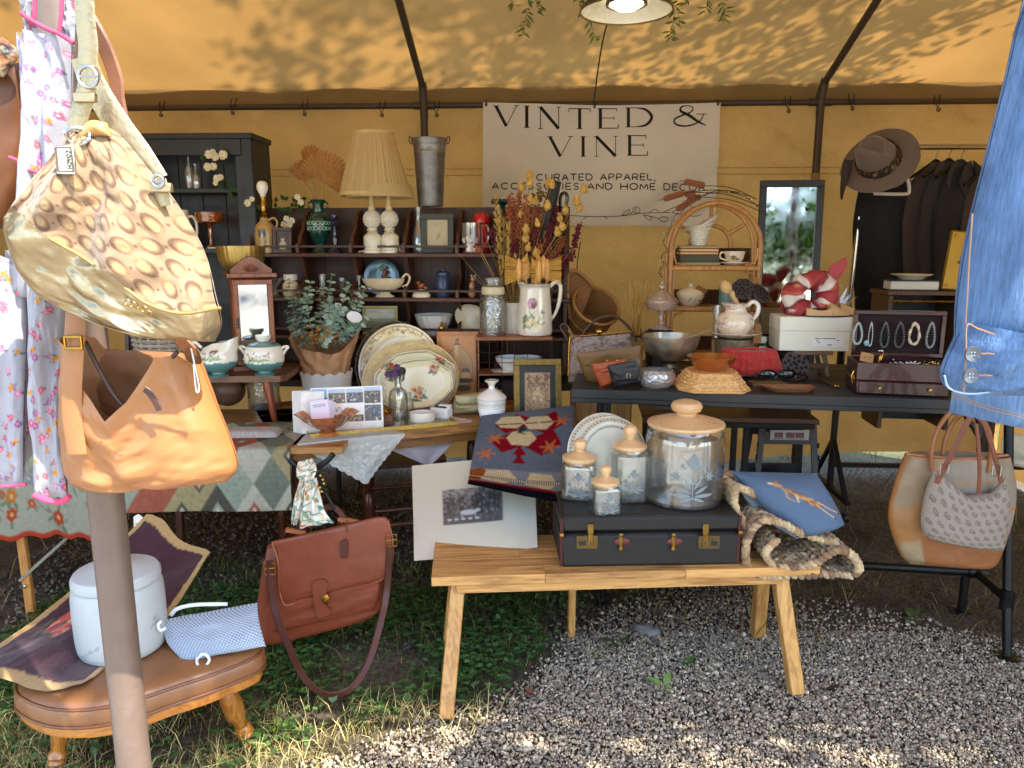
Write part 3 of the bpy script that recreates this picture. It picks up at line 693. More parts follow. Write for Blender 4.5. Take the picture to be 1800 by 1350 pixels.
obj('cloth',mb,cloth('banner_cloth','#f0ece4',trans=.35,var=.04,bump=.1),ban)
ink=mat('ink','#14130f',.8,var=.05)
def bq(px,py):
 p=L(bf,px,py);u=.5;v=.5
 for _ in range(12):
  a=q[0].lerp(q[3],v);b=q[1].lerp(q[2],v);u=(p.x-a.x)/(b.x-a.x)
  t0=q[0].lerp(q[1],u).z-.018*sin(pi*u);t1=q[3].lerp(q[2],u).z;v=(p.z-t0)/(t1-t0)
 return u,v
def bstroke(mb,pts,w,w2=None,n=None):
 n=n or max(2,int(sum(math.dist(pts[i],pts[i+1])for i in range(len(pts)-1))/4)+1)
 d=[0]
 for i in range(len(pts)-1):d.append(d[-1]+math.dist(pts[i],pts[i+1]))
 s=np.linspace(0,d[-1],n);xs=np.interp(s,d,[p[0]for p in pts]);ys=np.interp(s,d,[p[1]for p in pts])
 vs=[]
 for i in range(n):
  a,b=max(i-1,0),min(i+1,n-1);tx,ty=xs[b]-xs[a],ys[b]-ys[a];l=math.hypot(tx,ty)or 1
  ww=w if w2 is None else w+(w2-w)*sin(pi*i/(n-1))
  for sg in(-1,1):vs.append(banp(*bq(xs[i]-ty/l*ww/2*sg,ys[i]+tx/l*ww/2*sg),off=.0025))
 mb.add(vs,[(2*i,2*i+1,2*i+3,2*i+2)for i in range(n-1)])
def sub(pts,n=24):return[tuple(p)for p in spline(pts,n)]
def serifs(mb,ch,x,y,w,h):
 T,t=h*.15,h*.035;f=lambda a,b:(x+a*w,y+b*h)
 def S(a,b,wd):bstroke(mb,[f(*a),f(*b)],wd)
 def ser(a,b,l=.12):bstroke(mb,[(x+a*w-h*l,y+b*h),(x+a*w+h*l,y+b*h)],t)
 if ch=='V':S((.06,0),(.5,1),T);S((.94,0),(.5,1),t);ser(.06,0,.14);ser(.94,0,.12)
 if ch=='I':S((.5,0),(.5,1),T);ser(.5,0,.13);ser(.5,1,.13)
 if ch=='N':S((.1,0),(.1,1),t);S((.1,0),(.9,1),T);S((.9,0),(.9,1),t);ser(.08,0,.1);ser(.1,1,.1);ser(.9,0,.1)
 if ch=='T':S((.5,0),(.5,1),T);S((0,.03),(1,.03),t*1.3);ser(.5,1,.14);S((.01,.02),(.0,.2),t);S((.99,.02),(1,.2),t)
 if ch=='E':
  S((.17,0),(.17,1),T);S((.05,.02),(.93,.02),t*1.3);S((.17,.48),(.8,.48),t);S((.05,.98),(1,.98),t*1.3)
  S((.93,.02),(.93,.17),t);S((.8,.4),(.8,.57),t);S((1,.98),(.99,.78),t*1.2)
 if ch=='D':
  S((.13,0),(.13,1),T);S((.02,.02),(.45,.02),t);S((.02,.98),(.45,.98),t)
  bstroke(mb,sub([f(.4,.02),f(.75,.12),f(.95,.5),f(.75,.88),f(.4,.98)],30),t,T)
 if ch=='&':
  bstroke(mb,sub([f(.97,.97),f(.75,.8),f(.5,.5),f(.25,.28),f(.27,.08),f(.42,.02)],36),t,T)
  bstroke(mb,sub([f(.42,.02),f(.56,.06),f(.6,.2),f(.5,.36),f(.3,.48),f(.08,.66),f(.08,.88),f(.3,1),f(.6,.93),f(.82,.7),f(.9,.42)],50),t*1.2,T*.55)
  S((.7,.42),(1.,.42),t)
for ch,x,y,w,h in(('V',869,186,42,36),('I',915,187,22,37),('N',946,189,40,37),('T',1000,190,38,36),('E',1049,190,38,36),('D',1098,189,50,35),('&',1181,185,62,37)):mb=MB();serifs(mb,ch,x,y,w,h);obj('letter',mb,ink,ban)
for ch,x,y,w,h in(('V',964,240,42,35),('I',1014,240,22,35),('N',1044,240,42,35),('E',1100,238,38,36)):mb=MB();serifs(mb,ch,x,y,w,h);obj('letter',mb,ink,ban)
def arc(cx,cy,rx,ry,a0,a1,n=18):return[(cx+rx*cos(rad(a0+(a1-a0)*i/n)),cy-ry*sin(rad(a0+(a1-a0)*i/n)))for i in range(n+1)]
def sans(ch):
 o={'C':[arc(.5,.5,.5,.5,45,315)],'U':[[(0,0),(0,.6)]+arc(.5,.6,.5,.4,180,360)+[(1,0)]],'A':[[(0,1),(.5,0),(1,1)],[(.2,.65),(.8,.65)]],'T':[[(0,0),(1,0)],[(.5,0),(.5,1)]],'E':[[(1,0),(0,0),(0,1),(1,1)],[(0,.5),(.9,.5)]],'D':[[(0,0),(0,1),(.4,1)]+arc(.4,.5,.6,.5,270,450)[1:]+[(0,0)]],'P':[[(0,1),(0,0),(.6,0)]+arc(.6,.28,.4,.28,90,-90)[1:]+[(0,.56)]],'L':[[(0,0),(0,1),(1,1)]],'O':[arc(.5,.5,.5,.5,0,360,28)],'I':[[(.5,0),(.5,1)]],'S':[arc(.5,.25,.42,.25,30,270)+arc(.5,.75,.46,.25,90,-150)],'N':[[(0,1),(0,0),(1,1),(1,0)]],'H':[[(0,0),(0,1)],[(1,0),(1,1)],[(0,.5),(1,.5)]],'M':[[(0,1),(.08,0),(.5,.8),(.92,0),(1,1)]],',':[[(.4,.9),(.2,1.25)]]}
 o['R']=o['P']+[[(.5,.56),(1,1)]];return o[ch]
WD={'I':.15,',':.25,'L':.7,'E':.75,'S':.8,'P':.8,'R':.85,'O':1.12,'C':1.08,'M':1.12,' ':.55}
def sansline(text,x0,y0,x1,y1,h,wd=2.0):
 tot=sum(WD.get(c,.95)+.34 for c in text)-.34;k=(x1-x0)/tot;x=0
 for c in text:
  w_=WD.get(c,.95)
  if c!=' ':
   mb=MB()
   for s in sans(c):bstroke(mb,[(x0+(x+a*w_)*k,y0+(y1-y0)*(x/tot)+b*h)for a,b in s],wd,n=None)
   obj('letter',mb,ink,ban)
  x+=w_+.34
sansline('CURATED APPAREL,',943,306,1152,306,11)
sansline('ACCESSORIES AND HOME DECOR',865,321,1240,324,11)
mb=MB();fl=lambda*p:bstroke(mb,sub(p,14),1.1)
fl((1000,379),(1040,381),(1090,380),(1130,375),(1178,374));fl((1024,386),(1033,380));fl((1060,380),(1067,385));fl((1092,379),(1100,371),(1107,369),(1102,377),(1092,379))
fl((1106,377),(1112,371),(1112,366),(1119,364),(1125,370),(1120,375),(1112,374));fl((1115,374),(1117,366));fl((1130,378),(1138,386),(1146,387),(1140,380),(1130,378));fl((1135,379),(1155,384),(1160,389),(1170,390),(1173,384),(1165,381),(1157,384));fl((1140,374),(1150,368),(1157,372));fl((1165,373),(1200,360),(1225,368));fl((1180,374),(1220,380),(1235,376));fl((1195,362),(1205,352),(1215,356),(1205,362))
obj('flower_drawing',mb,ink,ban)
for px,py in((854,183),(1045,187),(1262,182)):
 u,v=bq(px,py);p=banp(min(.99,max(.01,u)),max(.01,v));mb=MB();mb.tube([p+Vector((0,-.004,-.012)),p+Vector((.004,-.008,.004)),p+Vector((.002,.02,.03))],.004,6);mb.tube([p+Vector((.007*cos(a),-.003,.007*sin(a)))for a in np.linspace(0,6.28,12)],.002,5);obj('tie',mb,blackmet,ban)
# Pendant Lamp, Cord, Garland
lc=P(1101,19,3.35);lf=Fr(lc);m=mp(lf)
lamp=thing('pendant_lamp','white enamel dish pendant lamp with a lit bulb under the roof','lamp',lf);R_=80*m
mb=MB();mb.lathe([(R_,0),(R_*.97,.012),(R_*.7,.05),(R_*.42,.085),(R_*.4,.09)],48,cap=False);obj('shade_inside',mb,mat('enamel','#efe9d8',.25,var=.04,coat=.4),lamp)
mb=MB();mb.lathe([(R_,0),(R_*1.015,.003),(R_*1.0,.016),(R_*.72,.056),(R_*.44,.093),(R_*.3,.13),(R_*.3,.2),(.02,.21)],48,cap=False);obj('shade',mb,mat('dark_enamel','#2f3830',.3,var=.1,coat=.3),lamp)
mb=MB();mb.tube([(R_*1.005*cos(a),R_*1.005*sin(a),-.002)for a in np.linspace(0,2*pi,48,endpoint=False)],.004,6,True);obj('rim',mb,mat('rim_metal','#8a7a50',.4,.8),lamp)
mb=MB()
for k in range(40):
 a=2*pi*k/40;r=R_*.44;mb.tube([(r*cos(a),r*sin(a),.03),(r*.85*cos(a),r*.85*sin(a),.085)],.0035,5)
mb.lathe([(R_*.45,.022),(R_*.45,.032),(R_*.41,.032),(R_*.41,.022)],40,cap=False);obj('socket_grille',mb,mat('grille','#4a4334',.5,.6),lamp)
be=bpy.data.materials.new('lit_bulb');be.use_nodes=True;be.node_tree.nodes['Principled BSDF'].inputs['Emission Color'].default_value=(1,.86,.52,1);be.node_tree.nodes['Principled BSDF'].inputs['Emission Strength'].default_value=1.6
mb=MB();mb.lathe([(0,-.002),(R_*.2,.004),(R_*.36,.022),(R_*.38,.05),(R_*.3,.08),(0,.085)],32);obj('bulb',mb,be,lamp)
mb=MB();mb.tube([(0,0,.2),(.01,0,.5),(0,-.1,.63)],.004,6);obj('flex',mb,black,lamp)
f=Fr(P(1060,110,4.6));mb=MB();mb.tube([Vector(p)-f.loc for p in spline([tuple(lc+Vector((0,.05,.2))),tuple(P(1075,20,4.1)),tuple(P(1066,46,4.3)),tuple(P(1058,80,4.5)),tuple(P(1050,130,4.8)),tuple(P(1047,155,4.9)),tuple(P(1043,183,4.9))],40)],.0045,6)
solo('power_cord',mb,black,f,'thin black cord running from the pendant lamp to the banner','cord')
def sprig(mb,path,n,ll,lw,mi=0,pair=True):
 mb.tube(path,.0013,5,mi=mi);m_=len(path)
 for i in range(n):
  t=i/n*(m_-1.01);k=int(t);p=path[k].lerp(path[k+1],t-k);tg=(path[k+1]-path[k]).normalized()
  for sg in((-1,1)if pair else(1,)):
   sd=tg.orthogonal();sd.rotate(Matrix.Rotation(rnd.uniform(0,6.28),3,tg));mb.leaf(p,tg*.6+sd*sg*.8,(rnd.uniform(-1,1),-1,rnd.uniform(0,1)),ll*rnd.uniform(.6,1.1),lw,rows=2)
gf=Fr(P(1090,-20,3.45));gar=thing('hanging_garland','trailing green leafy garland hanging round the pendant lamp','garland',gf)
gm=cloth('garland_leaf','#6f7f45',trans=.3,var=.3,vs=40,bump=0)
mb=MB();mb.tube([Vector(p)-gf.loc for p in spline([tuple(P(900,-40,3.5)),tuple(P(1000,-30,3.6)),tuple(P(1100,-60,3.62)),tuple(P(1200,-35,3.6)),tuple(P(1300,-50,3.5))],20)],.004,6);obj('vine',mb,gm,gar)
for pts,n in((((925,-30),(930,10),(922,40),(918,66)),16),(((950,-30),(950,0),(945,25)),9),(((895,-25),(900,0),(903,12)),6),(((1015,-25),(1020,5),(1025,25)),7),(((1030,-20),(1035,30),(1045,60),(1050,70)),10),(((1180,-15),(1186,30),(1178,55),(1182,72)),12),(((1170,0),(1190,15),(1195,45)),8),(((1240,-30),(1245,5),(1238,22)),7),(((1262,-30),(1268,5),(1275,20),(1272,40)),9),(((1205,-30),(1210,-5),(1205,10)),6)):
 mb=MB();sprig(mb,[Vector(p)-gf.loc for p in spline([tuple(P(a,b,3.5))for a,b in pts],10)],n,.045,.011);obj('sprig',mb,gm,gar)
# Hidden Table Behind, Black Cabinet, Brown Hutch
dark_oak=wood('dark_walnut','#2a150c','#54301c',0,10,.5)
hx=P(700,443,4.0);hf=Fr((hx.x,4.0,.80),-.08)
mb=MB();mb.box((-.45,.28,.78),(2.9,.62,.035));tb=thing('trestle_table','dark folding table that carries the brown hutch and black cabinet','table',Fr((hx.x,4.0,0),-.08));obj('tabletop',mb,mat('dark_laminate','#2b241f',.6),tb)
for x in(-1.75,-.4,.85):
 mb=MB();mb.tube([(x,.05,0),(x,.1,.765)],.014,10);obj('leg',mb,blackmet,tb);mb=MB();mb.tube([(x,.5,0),(x,.45,.765)],.014,10);obj('leg',mb,blackmet,tb)
cf=Fr((P(330,440,4.12).x,4.12,.80),-.04);cab=thing('black_cabinet','black painted open shelf cabinet at the left of the back wall','cabinet',cf)
bk=mat('charcoal_paint','#1f2225',.5,var=.18,vs=14,bump=.12,bs=60)
xl,xr,zt=L(cf,190,300).x,L(cf,445,300).x,L(cf,320,236).z;dp=.26
for k in range(6):
 mb=MB();a=xl+(xr-xl)*k/6;mb.box((a+(xr-xl)/12,dp,zt/2),((xr-xl)/6-.004,.016,zt-.02));obj('back_plank',mb,bk,cab)
for x in(xl+.02,xr-.03):mb=MB();mb.box((x,dp/2,zt/2),(.06 if x>0 else .04,dp,zt));obj('side_panel',mb,bk,cab)
z1,z2=L(cf,350,330).z,L(cf,350,437).z
for z in(z1,z2,.02):mb=MB();mb.box(((xl+xr)/2,dp/2+.02,z-.012),(xr-xl-.1,dp-.03,.024));obj('shelf',mb,bk,cab)
mb=MB();mb.box(((xl+xr)/2,dp/2,zt-.01),(xr-xl+.02,dp+.03,.03));obj('top_board',mb,bk,cab)
mb=MB();mb.box(((xl+xr)/2,.012,zt-.065),(xr-xl-.12,.022,.085));obj('frieze',mb,bk,cab)
mb=MB();mb.box((xr-.065,.012,zt/2-.05),(.06,.022,zt-.12));obj('face_stile',mb,bk,cab);mb=MB();mb.box((xl+.07,.012,zt/2-.05),(.06,.022,zt-.12));obj('face_stile',mb,bk,cab)
hut=thing('hutch','dark brown wooden hutch of shelves with scalloped dividers and rails','shelf unit',hf)
HL,HR=L(hf,436,440).x,L(hf,1001,440).x;ZT=L(hf,700,361).z;Z1,Z2,Z3=L(hf,700,445).z,L(hf,700,523).z,L(hf,700,590).z;HD=.22
nb=5
for k in range(nb):
 w_=(HR-HL)/nb;mb=MB();mb.box((HL+w_*(k+.5),HD+.01,ZT/2),(w_-.003,.016,ZT));obj('back_plank',mb,wood('walnut_v','#26130b','#4b2a19',2,8,.55),hut)
for z,nm in((Z1,'shelf'),(Z2,'shelf'),(Z3,'shelf'),(.07,'shelf')):
 mb=MB();mb.box(((HL+HR)/2,HD/2-.01,z-.011),(HR-HL+.02,HD+.02,.022),.004);obj(nm,mb,dark_oak,hut)
DX=[L(hf,p,430).x for p in(437,523,616,709,803,871,995)]
for i,x in enumerate(DX):
 end=i in(0,len(DX)-1)
 zt=L(hf,700,372).z if not end else L(hf,700,370).z
 prof=[(HD,Z1),(HD,zt+.02),(HD*.75,zt+.01),(HD*.5,zt-.05),(HD*.42,zt-.09),(HD*.2,zt-.12),(.02,zt-.17),(.0,Z1+.05),(0,Z1)]
 Mx=Matrix.Rotation(pi/2,3,'Z')
 mb=MB();mb.prism(prof,-x-.009,-x+.009,M=Mx)
 obj('side_panel' if end else 'divider',mb,wood('walnut_d','#2e180e','#5a341f',2,8,.5),hut)
 for za,zb in((Z2,Z1-.022),(Z3,Z2-.022),(.07,Z3-.022)):
  prof=[(HD,za),(HD,zb),(.05 if not end else 0,zb),(.1 if not end else 0,(za+zb)/2),(.0,za+.03),(0,za)]
  mb=MB();mb.prism(prof,-x-.009,-x+.009,M=Mx);obj('side_panel' if end else 'divider',mb,MATS['walnut_d'],hut)
for z in(Z1,Z2,Z3):
 mb=MB();mb.beam((HL,.0,z+.035),(HR,.0,z+.035),.007,.012);obj('gallery_rail',mb,dark_oak,hut)
 for x in DX[1:-1]:mb=MB();mb.box((x,-.002,z+.022),(.02,.02,.044));obj('post',mb,dark_oak,hut)
def put(t,px,z,dy):return on(t,px,fr(t).loc.z+z,dy)
def lat(name,mat_,t,px,z,dy,prof,label,cat,n=36,m_=None,group=None,**k):
 f=Fr(put(t,px,z,dy)if t is not None else px);m_=m_ or mp(f);mb=MB();mb.lathe([(r*m_,h*m_)for r,h in prof],n,**k)
 return solo(name,mb,mat_,f,label,cat,group),f,m_
def sol2(prof,w=1.0):
 return prof+[(max(r-w,.01),h)for r,h in reversed(prof[1:])]+[(0,prof[1][1]+.8)]
def flame_leafs(mb,path,n,l,w,mi=0,s=1):sprig(mb,path,n,l,w,mi)
cabg=glass('clear_glass',(.95,.96,.95),.03,body=.02,milk=.06)
for px,h,lb in((334,66,'tall clear glass bottle with a narrow neck on the black cabinet shelf'),(346,42,'shorter clear glass bottle beside the tall one on the black cabinet shelf')):
 lat('glass_bottle',cabg,cab,px,z1,.08 if h>50 else .06,sol2([(0,0),(7,0),(7.5,2),(7.5,h*.45),(6,h*.58),(3,h*.68),(2.8,h*.92),(3.6,h*.93),(3.6,h)],.8),lb,'bottle',20)
lat('glass_tumbler',cabg,cab,252,z1,.1,sol2([(0,0),(13,0),(15,4),(17,35)],1),'cut glass tumbler half hidden behind the gold bag on the black shelf','glass',20)
f=Fr(put(cab,372,z1,.02));ros=thing('rose_spray','spray of white artificial roses trailing off the black cabinet','flowers',f);m=mp(f)
roseP=mat('rose_petal','#d8cfae',.8,var=.12,vs=60);roseL=cloth('rose_leaf','#3d5233',trans=.2,var=.3,vs=50,bump=0)
stem=Ls(f,[(352,290),(365,275),(385,282),(398,270),(385,300),(375,295),(388,325),(400,332),(420,340),(438,352),(445,358)],40,-.02)
mb=MB();mb.tube(stem,.0022,6);obj('stem',mb,roseL,ros)
def bloom(mb,c,r,n=9):
 mb.ball(c,r*.45,n=8,m=6)
 for k in range(n):
  a=k*2.4;t=.35+.5*(k/n);d=Vector((cos(a)*t,-.75+.4*t,sin(a)*t)).normalized();mb.leaf(c+d*r*.1,Vector((cos(a),-.4,sin(a))),d,r*1.15,r*1.1,fold=.35,bend=-.25,rows=2)
for px,py,r in((369,272,9),(380,276,9),(394,273,10),(376,268,7),(367,294,9),(377,293,8),(383,314,8),(389,312,7),(380,322,6),(437,357,8),(444,350,6)):
 mb=MB();bloom(mb,L(f,px,py,-.03),r*m*.85);obj('rose',mb,roseP,ros)
mb=MB()
for px,py,a in((392,318,.5),(399,325,-.3),(408,330,-.6),(394,331,2.8),(402,336,-1.2),(360,285,2),(384,266,1.5),(432,345,.3),(450,360,-.6),(428,352,3)):
 mb.leaf(L(f,px,py,-.015),(cos(a),-.2,sin(a)),(0,-1,.2),15*m,9*m)
obj('foliage',mb,roseL,ros)
f=Fr(put(cab,322,z2,.09));mug=thing('mug','plain white mug with a large loop handle on the black cabinet','mug',f);m=mp(f)
mb=MB();mb.lathe([(r*m,h*m)for r,h in sol2([(0,0),(13,0),(14,2),(14,64),(13.5,66)],1.3)],32);obj('body',mb,white_glaze,mug)
mb=MB();mb.tube([Vector((x*m,0,z*m))for x,z in sub([(13,55),(22,54),(27,40),(25,22),(18,14),(12,16)],18)],2.3*m,8);obj('handle',mb,white_glaze,mug)
amber=glass('amber_glass',(.93,.5,.12),.05,.4,45,.02,milk=.16)
lat('compote',amber,cab,372,z2,.07,sol2([(0,0),(9,0),(8,3),(3,8),(2.5,18),(4,24),(4,30),(3,36),(8,42),(22,46),(24,62)],1),'amber glass footed compote on the lower black cabinet shelf','dish',30)
f=Fr(put(cab,395,z2,.03));mb=MB();mb.box((0,0,.004),(.16,.06,.008))
for k in range(26):mb.tube([(rnd.uniform(-.07,.07)+.008*cos(a),rnd.uniform(-.02,.02)*0+.008*sin(a)+rnd.uniform(-.004,.004)-.01,.012)for a in np.linspace(0,6.28,8)],.0015,4)
solo('jewellery_tray',mb,mat('silver_trinkets','#8f8775',.35,.7,var=.4,vs=120),f,'small tray of silver trinkets at the front of the black cabinet shelf','tray')
f=Fr(put(hut,468,Z1,.05));jl=thing('jug_lamp','tan stoneware jug lamp with a bare white bulb on the hutch','lamp',f);m=mp(f)
cv=Cv(240,90,'#b09058');cv.noise(.1,9,9)
for k in range(5):a=rad(90+(k-2)*52);cv.ell(120+cos(a)*9,46-sin(a)*10,9,5,'#232b45',-a)
cv.ell(120,46,4,None,'#c9b98a');cv.line([(120,50),(120,66)],2,'#232b45');cv.line([(108,62),(120,60),(132,62)],3,'#232b45')
mb=MB();mb.lathe([(r*m,h*m)for r,h in((0,0),(17,0),(17.5,6),(17.5,12),(17.5,18),(17.5,24),(17.5,30),(17.5,36),(16.5,43),(14,49),(9,54),(7,57),(7.5,60),(0,60))],96,cv=cv);obj('jug',mb,mat('stoneware_print',attr=True,rough=.3,coat=.3),jl)
mb=MB();mb.tube([Vector((x*m,0,z*m))for x,z in sub([(7,56),(16,60),(22,54),(21,46),(16,42)],14)],2*m,8);obj('handle',mb,mat('stoneware','#b09058',.3),jl)
mb=MB();mb.lathe([(r*m,h*m)for r,h in((6,60),(4,63),(6,66),(3.5,69),(5,72),(5,84),(4.5,85),(4.5,96),(0,96))],20);obj('socket',mb,brass,jl)
mb=MB();mb.lathe([(r*m,h*m)for r,h in((4,96),(5,99),(9,107),(10,113),(8.5,119),(5,122),(0,123))],24);obj('bulb',mb,mat('opal_bulb','#f0ece4',.2,var=.02,coat=.3),jl)
f=Fr(put(hut,497,Z1,.015));fp=thing('photo_frame','small brown wooden frame with a portrait beside the jug lamp','picture frame',f,-.12);m=mp(f)
def frame4(t,w_,h_,b,m_,mt,th=.014,tilt=.12):
 Mt=Matrix.Rotation(-tilt,3,'X')
 for(cx,cz,sx,sz)in((0,b/2,w_,b),(0,h_-b/2,w_,b),(-w_/2+b/2,h_/2,b,h_-2*b),(w_/2-b/2,h_/2,b,h_-2*b)):
  mb=MB();mb.box((Mt@Vector((cx*m_,0,cz*m_))),(sx*m_,th,sz*m_),M=Mt);obj('frame_bar',mb,mt,t)
 return Mt
def picture(t,w_,h_,z0,m_,cv,Mt,name='picture',dy=.002,mt=None):
 nu=min(cv.w,130);nv=min(cv.h,130);U,V=np.meshgrid(np.linspace(0,1,nu),np.linspace(0,1,nv))
 X=(U-.5)*w_*m_;Zz=(z0+(1-V)*h_)*m_;pts=np.stack([X,np.full_like(X,dy),Zz],-1)@np.array(Mt).T
 mb=MB();mb.grid(pts[...,0],pts[...,1],pts[...,2],cv.grid(U,V));return obj(name,mb,mt or mat('print_paper',attr=True,rough=.45,var=.05),t)
Mt=frame4(fp,33,44,6,m,wood('frame_brown','#2b1810','#4c3222',0,30,.4))
cv=Cv(60,80,'#4a3a2a');cv.rect(8,8,52,72,'#20302c');cv.ell(30,32,9,12,'#c99b7a');cv.ell(30,24,11,8,'#5a3a20');cv.ell(30,62,18,20,'#b9a184');cv.noise(.2,5,5)
picture(fp,22,33,5.5,m,cv,Mt)
f=Fr(put(hut,563,Z1,.07));gv=thing('green_vase','tall dark green glazed vase with pale rings on the hutch','vase',f);m=mp(f)
dgm=mat('green_glaze','#0c3a33',.12,var=.2,vs=30,coat=.6)
mb=MB();mb.lathe([(r*m,h*m)for r,h in((0,0),(15,0),(14,3),(9,10),(9,14),(15,26),(19,38),(20,48),(19,58),(14,66),(10,70),(9,82),(13,90),(12,91),(8,84),(0,80))],40);obj('body',mb,dgm,gv)
mb=MB()
for k in range(9):
 for z_,o_ in((42,0),(51,.5)):
  a=-pi/2+(k+o_-4)*.36;c=Vector((cos(a),sin(a),0));p=c*19.6*m+Vector((0,0,z_*m));s_=Vector((-sin(a),cos(a),0))
  mb.tube([p+s_*(3*m*cos(b))+Vector((0,0,3*m*sin(b)))for b in np.linspace(0,6.28,12,endpoint=False)],.8*m,5,True)
obj('ring_relief',mb,mat('pale_glaze','#86b3a2',.2),gv)
for s in(-1,1):
 mb=MB();mb.tube([Vector((s*x*m,0,z*m))for x,z in sub([(9,74),(15,76),(17,84),(12,88)],10)],1.8*m,6);obj('handle',mb,dgm,gv)
f=Fr(put(hut,563,Z1+.16,.07));plm=thing('dried_palm','dried tan palm fans standing in the green vase','dried leaves',f);m=mp(f);palmM=cloth('dry_palm','#c69863',trans=.25,var=.15,vs=60,bump=0)
def fan(cx,cy,r,a0,a1,n,sy,dy=-.01):
 c=L(f,cx,cy,dy);mb=MB();mb.tube([c,c.lerp(L(f,sy,350,0),.5)+Vector((.004,0,0)),L(f,sy,352,0)],1.6*m,6)
 vs=[c];fs=[]
 for k in range(2*n+1):
  a=rad(a0+(a1-a0)*k/(2*n));rr=r*m*(1-.12*(k%2))*(.82+.18*sin(pi*k/(2*n)));vs.append(c+Vector((cos(a)*rr,(-.012 if k%2 else .006),sin(a)*rr)))
 fs=[(0,k,k+1)for k in range(1,2*n+1)];mb.add(vs,fs);obj('fan',mb,palmM,plm,0)
fan(566,318,54,-38,158,22,567,-.03);fan(537,322,42,50,150,9,549,.0);fan(546,316,62,60,110,8,555,.01);fan(531,316,30,78,150,6,549,-.012)
lat('blue_candlestick',mat('cobalt_glass','#1a1c3c',.1,var=.15,coat=.7),hut,590,Z1,.05,[(0,0),(14,0),(13,3),(6,10),(4,16),(6,22),(4,28),(4,44),(7,50),(4,54),(8,62),(8,65),(0,63)],'dark blue turned candlestick to the right of the green vase','candlestick')
whm=mat('milk_glass','#d9d2bd',.22,var=.05,coat=.4)
def tablelamp(px,dy,lb,grp):
 f=Fr(put(hut,px,Z1,dy));t=thing('table_lamp',lb,'lamp',f,0,grp);m=mp(f)
 mb=MB();mb.lathe([(r*m,h*m)for r,h in((0,0),(17,0),(17,4),(15,6),(15,11),(16,13),(16,28),(13,32),(8,35),(7,38),(9,40),(9,42),(7,44))],36);obj('base',mb,whm,t)
 mb=MB();c=Vector((0,0,58*m));mb.ball(c,15*m,n=28,m=18)
 for i in range(1,13):
  th=pi*i/13
  nn=int(26*sin(th))+1
  for k in range(nn):
   a=2*pi*k/nn+i*.5
   if sin(a)<.2:mb.ball(c+Vector((sin(th)*cos(a),sin(th)*sin(a),cos(th)))*15*m,1.4*m,n=5,m=4)
 obj('hobnail_globe',mb,whm,t)
 mb=MB();mb.lathe([(r*m,h*m)for r,h in((5,72),(6,74),(6,78),(4.5,80),(4,112),(0,112))],20);obj('neck',mb,mat('candle_ivory','#d3bc8a',.4),t)
 mb=MB();mb.tube([Vector((x*m,-y*m,z*m))for x,y,z in sub3([(-8,8,40),(0,11,38),(9,7,36),(4,-8,37),(-9,0,36),(0,11,34),(12,8,30),(16,6,12),(20 if px>670 else-24,10,2)],30)],1.1*m,6);obj('flex',mb,mat('ivory_flex','#cfc09a',.5),t)
 return t,f,m
def sub3(p,n):return[tuple(q)for q in spline(p,n)]
t,f,m=tablelamp(656,.03,'hobnail white lamp under the pleated shade, left of its pair','white hobnail lamps')
def shade(dz,sc):
 mb=MB();ns=150;prof=[(59,98),(60,99),(58.5,106),(34,197),(33,199),(32,198)]
 mb.lathe([(r*m*sc,(h+dz)*m)for r,h in prof],ns,c=(6*m,.02,0),cap=False,rip=lambda a,q:.012*(1 if int(a*ns/2/pi+.5)%2 else-1));return mb
pls=cloth('pleated_shade','#d6bd8a',trans=.35,var=.06,bump=.05)
obj('pleated_shade',shade(4,1),pls,t)
mb=MB();mb.lathe([(60.5*m,97*m),(60.5*m,103*m),(59*m,103*m),(59*m,97*m)],60,c=(6*m,.02,0),cap=False);obj('shade_trim',mb,mat('shade_trim','#c8ae78',.8),t);mb=MB();mb.lathe([(34.5*m,199*m),(34.5*m,204*m),(33*m,204*m),(33*m,199*m)],50,c=(6*m,.02,0),cap=False);obj('shade_trim',mb,mat('shade_trim','#c8ae78',.8),t)
t2,f2,m2=tablelamp(686,.045,'hobnail white lamp under the pleated shade, right of its pair','white hobnail lamps')
mb=MB();m=m2;mb.lathe([(58*m,94*m),(58*m,99*m),(53*m,115*m),(52*m,115*m),(57*m,98*m)],60,c=(-14*m,.0,0),cap=False);obj('lower_shade',mb,pls,t2)
f=Fr(put(hut,757,ZT,.12));bkt=thing('galvanised_bucket','tall galvanised metal bucket with ring handles on top of the hutch','bucket',f);m=mp(f)
galv=mat('galvanised','#8b8a86',.42,.85,var=.35,vs=18,bump=.15,bs=30,dirt=.5,dcol=(.12,.07,.04))
mb=MB();mb.lathe([(r*m,h*m)for r,h in sol2([(0,0),(21,0),(22,2),(27,88),(27.6,89),(27.6,91),(27.2,92),(28.3,104),(29,105),(29,107),(30,112),(31,114)],.8)],40);obj('body',mb,galv,bkt)
for s in(-1,1):
 mb=MB();mb.tube([Vector((s*x*m,0,z*m))for x,z in sub([(29,105),(34,108),(35,117),(31,116),(30,108)],14)],1*m,6);obj('handle',mb,mat('iron','#4b4540',.5,.8),bkt)
lat('glass_decanter',cabg,hut,737,Z1,.1,sol2([(0,0),(13,0),(14,3),(12,30),(7,50),(5,64),(8,78)],1),'slender clear glass vase beside the grey picture frame','vase',24)
f=Fr(put(hut,769,Z1,.05));gp=thing('photo_frame','dark grey wide framed sketch standing on the hutch','picture frame',f,-.05);m=mp(f)
Mt=frame4(gp,57,68,10,m,mat('grey_frame','#3c3c36',.5,var=.2),.02,.1)
